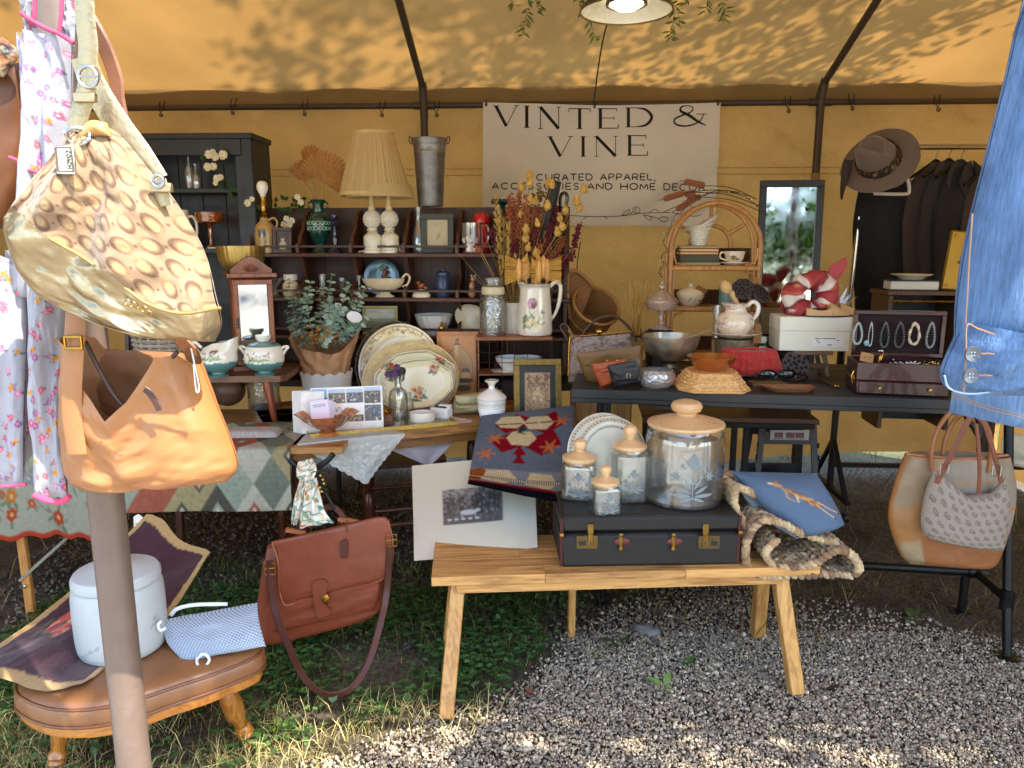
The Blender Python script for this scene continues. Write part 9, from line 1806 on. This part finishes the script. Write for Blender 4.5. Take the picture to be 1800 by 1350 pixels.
Qp=[L(f,a,b,d_)for a,b,d_ in((724,819,.42),(938,800,.42),(945,963,0),(728,986,-.004))]
U,V=np.meshgrid(np.linspace(0,1,150),np.linspace(0,1,150));Q=sum(np.array(q)[None,None]*w_[...,None]for q,w_ in zip(Qp,((1-U)*(1-V),U*(1-V),U*V,(1-U)*V)));Q[...,1]+=.006*np.sin(U*4+V*3)
mb=MB();mb.grid(Q[...,0],Q[...,1],Q[...,2],cv.grid(U,V));obj('mat_board',mb,mat('mat_board',attr=True,rough=.7,var=.03),pr_)
mb=MB();W=.0025+.0035*np.abs(fbm(U*9+V*6,V*3-U*5,9,3));mb.grid((Q[...,0]-Q[75,75,0])*1.015+Q[75,75,0],Q[...,1]-W,Q[...,2]);obj('plastic_sleeve',mb,glass('sleeve',(.98,.98,.98),.3,body=-.02),pr_)
f=Fr(P(905,740,2.86),.1);f.loc.z=.4;cv=Cv(240,220,'#5f6672');cv.noise(.12,3,1.5)
def zig(pts,c):cv.poly(pts,c)
red_,crm,org,drk='#7a1420','#c4b28a','#b5653a','#14131a'
for x,y,s in((120,18,1),(120,62,1)):
 cv.poly([(x-80,y+14),(x-30,y-14),(x+20,y+2),(x+70,y-12),(x+96,y+20),(x+50,y+40),(x,y+22),(x-50,y+36)],red_)
for a,b in((78,24),(150,30),(112,66)):cv.poly([(a-38,b),(a-24,b-16),(a+22,b-14),(a+38,b+2),(a+20,b+18),(a-22,b+15)],crm)
cv.poly([(108,36),(124,44),(110,52),(126,58),(100,54)],'#1f3a30');cv.poly([(112,84),(132,100),(118,104),(136,118),(100,118),(110,104),(98,98)],red_)
for a in(60,92,132,168):cv.line([(a-14,30),(a+14,30)],2.5,'#4a1a20')
for x,y in((46,66),(186,86),(30,100),(208,30)):
 cv.poly([(x-14,y-14),(x,y-4),(x+14,y-16),(x+8,y),(x+16,y+14),(x,y+5),(x-16,y+12),(x-7,y)],org);cv.line([(x-24,y),(x+24,y)],2.5,org)
cv.rect(0,132,240,190,'#7a7f88');cv.poly([(0,136),(30,130),(60,160),(24,186),(0,182)],'#8a4a1c');cv.poly([(40,136),(96,132),(130,160),(90,186),(30,176)],crm);cv.poly([(150,134),(206,138),(226,160),(196,188),(140,172)],crm)
cv.rect(0,154,240,164,'#17161a')
for k in range(0,240,6):cv.rect(k,155,k+3,163,'#d8d0ba')
cv.rect(0,188,240,198,red_);cv.rect(0,198,240,220,drk);cv.a*=(1+.10*np.sin(cv.Y*1.6))[...,None]
mb=MB();panel(mb,f,[(846,731),(836,775),(826,830),(822,852)],[(1010,712),(1004,770),(990,840),(984,882)],.018,130,130,0,.008,4,cv,pw=.18,seed=6,depth=lambda U,V:.36-.60*V-.13*U*V,fold=lambda U,V:.008*np.sin(U*5+1))
solo('striped_rug',mb,cloth('rug_wool',attr=True,trans=.03,var=.15,vs=70,bump=.9,bs=(420,160)),f,'folded grey-blue woven rug with red and cream motifs hanging off the table corner','rug')
f=Fr(P(1400,1006,2.42),.0);f.loc.z=NZ;m=mp(f);kn=thing('knitted_throw','chunky brown and cream knitted throw folded on the end of the bench','blanket',f)
mb=MB();mb.c=[];kp=['#a8845c','#8f6a44','#bd9c70','#805f42','#ab8a62','#c7ab80','#94704a','#a08a72']
def knit(path,n,rows,dy0,dstep,r=6.8):
 p=Ls(f,path,n)
 for j in range(rows):
  for i in range(n-1):
   tg=(p[i+1]-p[i]).normalized();y=dy0+j*dstep;c=p[i]+Vector((0,y,0));b0=len(mb.v)
   if j==0:M_=rotM((rnd.uniform(-.3,.3),math.atan2(-tg.z,tg.x)+.75,.0));mb.ball(c,r*m*rnd.uniform(.9,1.2),(1.25,1.0,.72),n=8,m=6,M=M_,bump=.25,seed=i)
   else:nn=Vector((-tg.z,0,tg.x));c+=nn*rnd.uniform(-1,1.6)*m;M_=rotM((0,math.atan2(-tg.z,tg.x),(.6 if(i+j)%2 else-.6)));mb.ball(c,r*m*.95,(.62,1.7,.62),n=6,m=4,M=M_)
   q_=7.99*min(.999,max(0,.5+1.3*float(fbm(i*.3+j*.13,j*.5,61,2))));cc=np.array(lin(kp[int(q_)]))*rnd.uniform(.85,1.12);mb.c=mb.c[:b0]+[tuple(cc)]*(len(mb.v)-b0)
knit([(1396,926),(1362,908),(1328,906),(1306,934),(1302,968),(1314,992),(1345,1000),(1400,998),(1450,996),(1488,1000)],44,16,-.06,.018)
knit([(1352,938),(1336,957),(1346,978),(1380,984),(1420,976),(1455,955),(1480,960),(1495,982),(1488,998)],36,16,-.065,.018)
knit([(1292,858),(1293,890),(1306,920),(1318,950)],14,12,.0,.018);knit([(1290,858),(1330,874),(1380,905),(1420,920)],20,12,.04,.018);knit([(1400,930),(1440,945),(1470,950)],11,14,-.02,.018)
obj('stitches',mb,mat('chunky_wool',attr=True,rough=.95,var=.3,vs=160,bump=.8,bs=260,sheen=.2),kn,60)['kind']='stuff'
f=Fr(P(1390,935,2.42),.0);m=mp(f);pw_=thing('cushion','blue cushion embroidered with a leaping deer lying on the knitted throw','cushion',f);cv=Cv(200,200,'#52657c');cv.noise(.07,3,3)
br_=['#9a6a3a','#b98a54','#7a4a24']
for k in range(60):t_=k/59;cv.ell(92+t_*52+rnd.uniform(-7,7),38+t_*62+rnd.uniform(-5,5),8*(1-.5*abs(t_-.4)),3.6,rnd.choice(br_),.9)
cv.ell(78,24,12,6,br_[1],.3);cv.ell(66,20,6,3,'#d8c49a');cv.ell(84,15,6,2.4,br_[0],-.8);cv.line([(88,40),(80,62),(90,74)],4,br_[1]);cv.line([(104,60),(98,78)],3,'#d8c49a')
for x in(0,16):cv.line([(138+x*.5,96-x*.5),(150+x,122-x*.3),(164+x*1.3,146-x*.5)],3.6,'#c9a878');cv.ell(165+x*1.3,148-x*.5,3.5,3,'#14131a')
dp_=lambda U,V:.10-.12*V
mb=MB();panel(mb,f,[(1286,829),(1318,868),(1356,905),(1402,945)],[(1434,832),(1450,856),(1470,890),(1484,922)],.085,100,100,0,.004,4,cv,pw=.55,depth=dp_,sides=(1,0));obj('front',mb,mat('needle_blue',attr=True,rough=.9,var=.08,vs=120,bump=.5,bs=400),pw_)
mb=MB();panel(mb,f,[(1285,829),(1308,874),(1350,916),(1402,947)],[(1435,832),(1452,858),(1472,893),(1485,923)],.05,40,40,.012,.003,4,None,pw=.5,depth=lambda U,V:dp_(U,V)+.012,sides=(0,1));panel(mb,f,[(1285,829),(1310,876),(1352,918),(1402,948)],[(1320,850),(1345,885),(1380,915),(1404,944)],.01,14,30,0,.002,4,None,depth=lambda U,V:dp_(U*.2,V)+.02-.0*U);obj('back',mb,mat('grey_velvet','#8a949c',.85,sheen=.3,var=.06),pw_)
# Tote Bags On The Right
f=Fr(P(1670,995,2.42),.0);m=mp(f);tt=thing('patchwork_tote','large patchwork and tan leather tote hanging behind the monogram bag','bag',f);tanb=mat('copper_leather','#8f5a34',.42,var=.15,vs=9,bump=.12,bs=180)
cv=Cv(160,160,'#8f8474');rs=random.Random(21)
for pts,c in((((0,0),(40,0),(30,60),(0,80)),'#8a7355'),(((0,70),(34,55),(44,95),(0,110)),'#9a6a3a'),(((0,105),(40,92),(36,160),(0,160)),'#94805f'),(((40,0),(160,0),(160,30),(42,34)),'#857866'),(((42,34),(160,30),(160,62),(40,66)),'#7f776a'),(((40,66),(90,64),(90,96),(44,96)),'#8c8c88')):cv.poly(pts,c);cv.line(list(pts)+[pts[0]],2.2,'#a06a3a')
cv.poly([(30,92),(160,88),(160,160),(26,160)],'#8f5a34');cv.line([(40,66),(160,62)],5,'#9a6a3c');cv.noise(.1,12,12)
mb=MB();panel(mb,f,[(1592,798),(1573,850),(1562,910),(1580,970),(1600,992)],[(1772,800),(1784,850),(1776,920),(1756,980),(1740,1000)],.06,90,90,0,.008,4,cv,pw=.4,seed=3,open_top=True);obj('body',mb,mat('patch_leather',attr=True,rough=.45,var=.1,bump=.15,bs=160),tt)
mb=MB();mb.tube(Ls(f,[(1592,798),(1640,803),(1700,806),(1772,800)],20,-.045),.005,8);obj('rim',mb,tanb,tt)
for p,dy in(([(1638,828),(1638,790),(1650,752),(1672,724),(1690,722)],-.06),([(1655,830),(1660,780),(1674,745),(1694,724)],-.02),([(1738,830),(1742,780),(1732,745),(1712,726)],-.06)):mb=MB();mb.tube(Ls(f,p,26,dy),.0075,8);obj('handle',mb,tanb,tt)
f=Fr(P(1694,965,2.33),.0);m=mp(f);mg=thing('monogram_bag','taupe monogrammed shoulder bag with brown straps hanging on the right','bag',f);cv=Cv(260,240,'#8a7c6c');cv.noise(.08,2,2);s=6.5;dc='#3a332f'
for r_ in range(9):
 for k in range(9):
  x,y=14+k*29+(14 if r_%2 else 0),12+r_*26
  if(k+r_)%2:cv.line([(x-s,y-s),(x-s,y+s*.5),(x-1,y+s*.5),(x,y-2),(x-1,y-s),(x-s,y-s)],1.5,dc);cv.line([(x-1,y-s*.3),(x-1,y+s),(x+s,y+s),(x+s*.5,y+s*.3),(x+s,y-s*.3),(x-1,y-s*.3)],1.5,dc)
  else:cv.line([(x-s,y-s),(x-s,y+s*.4),(x,y+s*.4),(x,y-s),(x-s,y-s)],1.5,dc);cv.line([(x-1,y),(x-1,y+s),(x+s,y+s),(x+s,y-s*.2),(x+2,y-s*.2)],1.5,dc);cv.line([(x,y+3),(x+s,y+3)],1.2,dc)
mb=MB();panel(mb,f,[(1640,832),(1626,870),(1618,915),(1624,940),(1640,948)],[(1768,846),(1773,880),(1771,920),(1766,955),(1760,968)],.045,120,110,0,.006,4,cv,pw=.45,seed=9,topf=([0,.15,.45,.8,1],[-6,4,32,24,-6]));obj('body',mb,mat('monogram_cloth',attr=True,rough=.8,var=.08,vs=60,bump=.25,bs=400),mg)
stp=mat('rust_strap','#6b3216',.45,var=.15)
for p,w_ in(([(1646,850),(1658,826),(1672,800),(1690,762),(1706,732)],.02),([(1760,848),(1752,815),(1742,780),(1730,745),(1718,732)],.016),([(1720,868),(1722,830),(1720,780),(1716,745)],.014)):mb=MB();mb.strip(Ls(f,p,24,-.05),w_,.005);obj('strap',mb,stp,mg)
for q in((1660,825),(1752,828)):mb=MB();c=L(f,*q,-.058);mb.tube([c+Vector((7*m*sx,0,9*m*sz))for sx,sz in((-1,-1),(1,-1),(1,1),(-1,1))],.002,6,True);obj('buckle',mb,steel,mg)
f=Fr(P(1712,740,2.36));m=mp(f);mb=MB();mb.tube(Ls(f,[(1692,716,.12),(1694,712,.0),(1700,735),(1712,752),(1722,768),(1722,748),(1716,726)],30,-.0),5*m,8);solo('bag_hook',mb,blackmet,f,'black metal hook holding the two bags at the table edge','hook')
f=Fr(P(1795,815,3.3));mb=MB();panel(mb,f,[(1765,760),(1760,790),(1772,818)],[(1880,770),(1880,800),(1880,835)],.03,24,20,0,.02,4);solo('pale_cloth',mb,mat('pale_cloth','#c9bfa8',.9,var=.1),f,'crumpled pale cloth at the right edge behind the tote bags','cloth')
# Denim Jacket
f=Fr(P(1780,700,1.08),.0);m=mp(f);dj=thing('denim_jacket','mid-blue denim jacket with a buttoned cuff hanging at the right edge','jacket',f);cv=Cv(200,420,'#546c8a');cv.noise(.3,2,60);cv.noise(.25,40,60,3);cv.noise(.12,1.5,3,6);cv.fill(vnoise(cv.X/30,cv.Y/70,5)>.66,'#7d9cc0',.25)
den=mat('denim',attr=True,rough=.9,var=.3,vs=260,stretch=(1,1,.1),bump=.5,bs=600,spec=.2);stc=mat('stitch','#8a6a52',.8)
mb=MB();panel(mb,f,[(1990,-185),(1900,-130),(1810,-40),(1740,330),(1690,600),(1668,725)],[(2070,-185),(2150,-130),(2225,-40),(2200,330),(2180,600),(2170,830)],.02,60,120,.09,.02,3,cv,pw=.4,seed=3,vp=[1,1,1],open_top=True);obj('body',mb,den,dj)
for dy_ in(0,5):mb=MB();mb.tube(Ls(f,[(1672,690+dy_),(1730,712+dy_),(1800,730+dy_),(1860,745+dy_)],30,.066),.0009,5);obj('hem_stitch',mb,stc,dj)
mb=MB();panel(mb,f,[(1960,-140),(1850,-60),(1800,20),(1772,130),(1742,250),(1714,360),(1692,470),(1680,570),(1682,650)],[(2000,-140),(2030,-60),(2010,20),(1990,150),(1950,330),(1910,470),(1870,570),(1838,650),(1828,670)],.075,80,180,-.02,.02,3,cv,pw=.55,seed=8,open_top=True);obj('sleeve',mb,den,dj)
mb=MB();panel(mb,f,[(2100,-120),(2160,100),(2190,330),(2196,660)],[(2160,-125),(2290,60),(2330,330),(2340,670)],.07,40,60,.02,.02,3,cv,pw=.55,seed=18,open_top=True);obj('sleeve',mb,den,dj)
for s_ in(-1,1):mb=MB();mb.prism([toXZ(L(f,2030+s_*a,b,0))for a,b in((4,-190),(60,-165),(85,-90),(30,-40),(4,-110))],-.012,.004);obj('collar',mb,mat('denim_plain','#4a6488',.9,var=.25,vs=200,bump=.4,bs=500),dj)
mb=MB();mb.box(L(f,2030,330,.065),(.03,.006,.62));obj('button_placket',mb,MATS['denim_plain'],dj)
mb=MB();p=[L(f,2030,-170,.06),L(f,2030,-215,.06),L(f,2036,-235,.08),L(f,2030,-250,.1)];mb.tube(p,.003,8);obj('hanger_hook',mb,steel,dj)
mb=MB();mb.tube(Ls(f,[(1709,375),(1704,450),(1700,520),(1697,570)],24,-.05),.0011,5);obj('stitching',mb,stc,dj)
mb=MB();panel(mb,f,[(1698,566),(1676,610),(1660,650),(1662,676),(1676,688)],[(1850,600),(1846,640),(1836,665),(1822,680),(1800,690)],.07,70,60,-.03,.008,4,cv,pw=.5,seed=5,vp=[1,1,1],open_top=True);obj('cuff',mb,den,dj)
cl=mat('light_denim','#8ea7c0',.85,var=.15,vs=60);mb=MB();mb.tube(Ls(f,[(1660,660),(1668,682),(1700,692),(1745,688),(1790,672),(1830,655)],36,-.078),.0014,6);obj('worn_edge',mb,cl,dj)
mb=MB();mb.tube(Ls(f,[(1694,690),(1698,620),(1700,572),(1720,578),(1748,588)],30,-.10),.0012,5);obj('placket_stitch',mb,stc,dj)
for px,py in((1708,622),(1705,660)):
 c=L(f,px,py,-.102);mb=MB();mb.lathe([(12*m,0),(13*m,2*m),(12*m,4.5*m),(9*m,4*m),(7*m,3*m),(0,3*m)],28,c,tilt=rotM((pi/2,0,0)));b_=obj('button',mb,mat('horn','#4a4f55',.25,var=.4,vs=90,coat=.4),dj);mb=MB();[mb.ball(c+Vector((sx*2.6*m,-3.4*m,sz*2.6*m)),1.2*m,(1,.4,1),n=6,m=4)for sx in(-1,1)for sz in(-1,1)];obj('thread',mb,cl,b_);mb=MB();mb.tube([c+Vector((14*m,.0,0)),c+Vector((24*m,-.003,1*m)),c+Vector((36*m,.002,-1*m))],1.8*m,6);obj('buttonhole',mb,stc,dj)
# Hanging Bags And Floral Garment On The Front Pole
f=Fr(P(80,880,1.20),.0);m=mp(f);ap=thing('floral_nightdress','white floral cotton garment with pink trim hanging on the front pole','clothing',f)
def fcv(w,h,n,sd,base_='#aaa8ac'):
 cv=Cv(w,h,base_);rs=random.Random(sd)
 for k in range(n):
  x,y=rs.uniform(0,w),rs.uniform(0,h);c,c2=rs.choice((('#c9547a','#e6b34a'),('#d9799a','#d9d0d0'),('#d9953a','#b5543a'),('#a0559a','#e0c06a'),('#d9537a','#f0d0d8')))
  for q in range(4):a=rs.uniform(0,6.28);cv.ell(x+cos(a)*6,y+sin(a)*6,2.6,1.1,rs.choice(['#55606a','#5f7a5f','#4a5560']),a)
  cv.flower(x,y,rs.uniform(4,7),c,c2,rr=rs)
 return cv
cot=cloth('floral_cotton',attr=True,trans=.18,var=.04,vs=30,bump=.25,bs=(500,500));pink=mat('pink_trim','#b5405f',.9,var=.12,vs=60)
fo=lambda a,b:(lambda U,V:a*np.sin(U*b+V*2.5))
for nm,Lp,Rp,th,dy,w,h,n,sd,fd in(('bodice',[(34,60),(36,120),(40,200),(36,300),(26,420),(16,520)],[(128,70),(125,140),(122,220),(121,320),(124,430),(132,530)],.03,-.03,120,420,95,3,fo(.006,12)),('shoulder_strap',[(36,-30),(38,20),(46,66)],[(60,-30),(60,10),(62,60)],.006,-.03,30,90,8,5,None),('shoulder_strap',[(108,-30),(106,20),(102,70)],[(137,-30),(134,20),(130,82)],.006,-.035,36,90,9,7,None),('sleeve',[(-60,430),(-50,600),(-40,740),(-34,856)],[(40,470),(48,600),(46,740),(46,854)],.028,-.02,120,420,80,9,fo(.008,9)),('sleeve',[(50,470),(52,600),(58,740),(62,872)],[(124,480),(110,600),(112,740),(121,876)],.028,-.045,100,420,70,11,fo(.007,8)),('skirt',[(10,440),(10,560),(20,700),(30,830)],[(160,480),(150,560),(150,640),(140,700)],.02,.02,140,360,80,13,fo(.01,16))):
 mb=MB();panel(mb,f,Lp,Rp,th,80 if w>60 else 24,190 if h>100 else 50,dy,.012,4,fcv(w,h,n,sd),seed=sd,fold=fd,vp=[1,1,1],open_top=True);obj(nm,mb,cot,ap)
for pts,dy,r in(([(36,22),(46,30),(52,34),(80,50),(104,60),(129,76)],-.06,.003),([(62,-20),(61,20),(60,34)],-.045,.003),([(110,-20),(107,30),(104,58)],-.048,.003),([(36,296),(60,302),(70,305)],-.056,.0025),([(16,276),(30,282),(38,290)],-.046,.0025),([(-34,853),(5,855),(46,851)],-.045,.003),([(60,870),(85,880),(108,882),(122,872)],-.07,.005)):mb=MB();mb.tube(Ls(f,pts,24,dy),r,8);obj('trim',mb,pink,ap)
f=Fr(P(200,600,1.06),.0);m=mp(f);gb=thing('gold_bag','slouchy tan shoulder bag patterned with overlapping letter Cs and gold leather trim','bag',f);cv=Cv(420,420,'#84694c');cv.noise(.06,3,3);dk,lt2='#543a22','#967850'
for r_ in range(-1,14):
 for k in range(-1,12):
  x,y=k*44+(22 if r_%2 else 0),r_*36;sg=1 if(k+r_)%2 else-1;a=(r_%3)*.5+.4
  cv.ell(x,y,18,14,dk,a);cv.ell(x+sg*3.5*cos(a),y+sg*3.5*sin(a),13.8,11,'#94764e',a);cv.ell(x+sg*3*cos(a),y+sg*3*sin(a),12.4,10,dk,a);cv.ell(x+sg*3*cos(a),y+sg*3*sin(a),10.8,8.6,lt2,a);cv.ell(x+21,y+1,2.6,2.6,dk)
BLp=[(142,232),(98,296),(42,362),(12,392),(14,440),(60,500),(130,545),(250,592)];BRp=[(180,215),(226,250),(286,325),(330,395),(362,460),(380,520),(389,566),(378,600)]
mb=MB();panel(mb,f,BLp,BRp,.07,300,300,0,.022,5,cv,pw=.5,seed=14,fold=lambda U,V:.012*np.sin((U*1.2+V)*11+2)*np.sin(V*pi)+.02*np.exp(-((U-.55)/.1)**2)*np.sin(V*pi)*V)
def goldt(x,y):
 yy=np.interp(x,[0,40,60,110,150,220,262,320,400],[350,378,400,430,452,503,532,548,538]);return y>yy
ga,gbm=split(mb,f,goldt);gl=mat('gold_leather','#a3916f',.36,.85,var=.14,vs=10,bump=.35,bs=120)
obj('fabric_body',gbm,mat('signature_cloth',attr=True,rough=.75,var=.05,vs=60,bump=.2,bs=400,sheen=.2),gb);obj('gold_base',ga,gl,gb)
mb=MB();mb.tube(Ls(f,[(40,380),(60,402),(110,432),(150,455),(220,506),(262,535),(320,551),(388,541)],60,-.066),.0024,6);obj('seam',mb,mat('gold_thread','#8f6f3a',.5),gb)
mb=MB();panel(mb,f,[(136,236),(160,212),(188,216)],[(140,256),(168,240),(196,240)],.01,20,20,-.04,.002,3);obj('top_patch',mb,mat('tan_patch','#a9824a',.5),gb)
mb=MB();mb.strip(Ls(f,[(146,-30),(150,34),(155,80),(153,115)],20,-.03),.026,.004);obj('strap',mb,gl,gb);mb=MB();mb.strip(Ls(f,[(154,150),(148,175),(138,205),(136,232)],16,-.035),.026,.004);obj('strap',mb,gl,gb);mb=MB();mb.strip(Ls(f,[(146,100),(165,150),(205,215),(245,270),(275,318)],40,.0),.034,.004,(0,-1,.2));obj('strap',mb,gl,gb);mb=MB();mb.strip(Ls(f,[(278,316),(284,340),(290,362)],10,-.03),.022,.004);obj('strap_end',mb,gl,gb)
for q,s_ in(((155,135),15),((278,318),9)):
 mb=MB();c=L(f,*q,-.045);mb.tube([c+Vector((s_*m*cos(a),0,s_*1.05*m*sin(a)))for a in np.linspace(0,2*pi,24,endpoint=False)],3*m,8,True);mb.tube([c+Vector((-s_*m,0,0)),c+Vector((s_*m,-.003,0))],1.8*m,6);obj('buckle',mb,steel,gb)
for q in((150,172),(284,330)):mb=MB();mb.box(L(f,*q,-.04),(34*m,.009,14*m));obj('keeper',mb,gl,gb)
mb=MB();c=L(f,138,240,-.05);mb.tube([c+Vector((18*m*cos(a),.004*sin(a*2),13*m*sin(a)))for a in np.linspace(0,2*pi,28,endpoint=False)],3.4*m,8,True);obj('ring',mb,steel,gb)
mb=MB();c=L(f,115,281,-.075);mb.box(c,(30*m,.004,44*m),.001);obj('metal_tag',mb,steel,gb);mb=MB();
for a,b,w_,h_ in((0,18,24,2),(0,-18,24,2),(-12,0,2,36),(12,0,2,36)):mb.box(c+Vector((a*m,-.0024,b*m)),(w_*m,.001,h_*m),0)
def smalltext(mb,word,c,hgt,ux,uz,w_=.0007):
 k=0
 for ch in word:
  for s in sans(ch):mb.tube([c+ux*((k+a*.8)*hgt)+uz*((1-b)*hgt)for a,b in s],w_,4)
  k+=1.05
smalltext(mb,'COACH',c+Vector((4*m,-.0028,13*m)),5.2*m,Vector((0,0,-1)),Vector((1,0,0)));obj('tag_lettering',mb,mat('dark_engraving','#5a4a2a',.5),gb)['kind']='stuff'
mb=MB();smalltext(mb,'COACH',L(f,218,534,-.088),9*m,Vector((.92,0,-.4)).normalized(),Vector((.4,0,.92)).normalized(),.001);obj('stamped_name',mb,mat('gold_shadow','#8a6a34',.45,.6),gb)['kind']='stuff'
f=Fr(P(250,865,1.14),.0);m=mp(f);lb_=thing('leather_hobo_bag','smooth tan leather hobo bag hanging under the gold patterned bag','bag',f);hob=mat('tan_leather','#9a6538',.45,var=.1,vs=7,bump=.14,bs=150);hobd=mat('tan_leather_inside','#8a5a34',.6,var=.15)
mb=MB();panel(mb,f,[(119,660),(113,730),(112,800),(122,846),(160,862)],[(352,660),(378,720),(402,772),(417,822),(400,846)],.075,110,100,0,.012,4,None,pw=.5,seed=5,open_top=True,topf=([0,.12,.3,.47,.62,.8,.92,1],[-70,-62,10,62,30,-42,-44,-20]),fold=lambda U,V:.02*np.exp(-((U-.18-.35*V)/.09)**2)*V-.012*np.exp(-((U-.85-.1*V)/.06)**2)*(1-V));obj('body',mb,hob,lb_)
mb=MB();panel(mb,f,[(124,610),(150,700),(200,740)],[(345,622),(320,700),(300,740)],.01,40,30,.045,.004,4,None,seed=2);obj('lining',mb,hobd,lb_)
mb=MB();mb.tube(Ls(f,[(150,600),(175,650),(205,700),(235,724),(255,700),(285,650),(312,618)],50,-.05),.0035,8);obj('zip',mb,mat('zip_brown','#3a2414',.5,var=.4,vs=400),lb_);mb=MB();mb.strip(Ls(f,[(254,684),(262,690),(275,710),(280,722)],12,-.09),.01,.003);obj('zip_pull',mb,mat('dark_pull','#3f2416',.5),lb_)
mb=MB();mb.strip(Ls(f,[(134,480),(133,560),(128,640),(126,720),(135,798)],40,-.07),.03,.005);obj('side_strap',mb,mat('tan_strap','#96643a',.45,var=.12),lb_)
mb=MB();mb.strip(Ls(f,[(138,-10),(150,20),(185,85),(204,140),(208,180),(228,270),(240,320),(300,560),(342,625)],70,.05),.025,.006,(-.2,-1,0));obj('long_strap',mb,mat('long_strap_tan','#74441f',.5,var=.2,vs=14,bump=.15),lb_)
mb=MB();c=L(f,129,602,-.078);mb.tube([c+Vector((13*m*sx,0,9*m*sz))for sx,sz in((-1,-1),(1,-1),(1,1),(-1,1))],.003,8,True);obj('ring',mb,brass,lb_)
mb=MB();mb.tube(Ls(f,[(336,612),(342,640),(350,680),(347,690),(344,680),(340,640)],24,-.06),.0012,5);obj('tag_string',mb,mat('string_white','#cfc9c0',.8),lb_)
f=Fr(P(256,905,2.7));m=mp(f);pt=thing('price_tag','white paper price tag pinned to the tapestry hem beside the pole','tag',f);mb=MB();mb.prism([(-9*m,-28*m),(8*m,-27*m),(9*m,6*m),(2*m,12*m),(-7*m,7*m)],-.06,-.0595);obj('card',mb,ctn,pt);mb=MB();[mb.box((x*m,-.0604,z*m),(7*m,.0006,1.6*m),0)for x,z in((-1,-6),(0,-13),(-2,-19))];obj('writing',mb,ink,pt)['kind']='stuff'
f=Fr(P(10,420,1.36),.0);mb=MB();panel(mb,f,[(-90,140),(-90,240),(-80,330),(-60,420)],[(32,110),(44,200),(40,300),(10,400)],.03,24,30,0,.008,4);solo('brown_leather_bag',mb,mat('dark_tan','#5f3616',.5,var=.2,vs=9),f,'dark brown leather bag behind the floral garment at the left edge','bag')
cv=Cv(90,60,'#8a4a28');rs=random.Random(2)
for k in range(40):cv.line(sub([(rs.uniform(0,90),rs.uniform(0,60))for _ in range(3)],14),rs.uniform(2,5),rs.choice(['#c9783a','#3a3026','#b5a07a','#5f6a5a','#d0a060']))
mb=MB();panel(mb,f,[(-60,55),(-60,80),(-60,120)],[(10,66),(32,95),(6,136)],.015,50,40,-.04,.006,4,cv);solo('patterned_scarf',mb,silk,Fr(f.loc),'orange and black patterned scarf over the brown bag at the left edge','scarf')
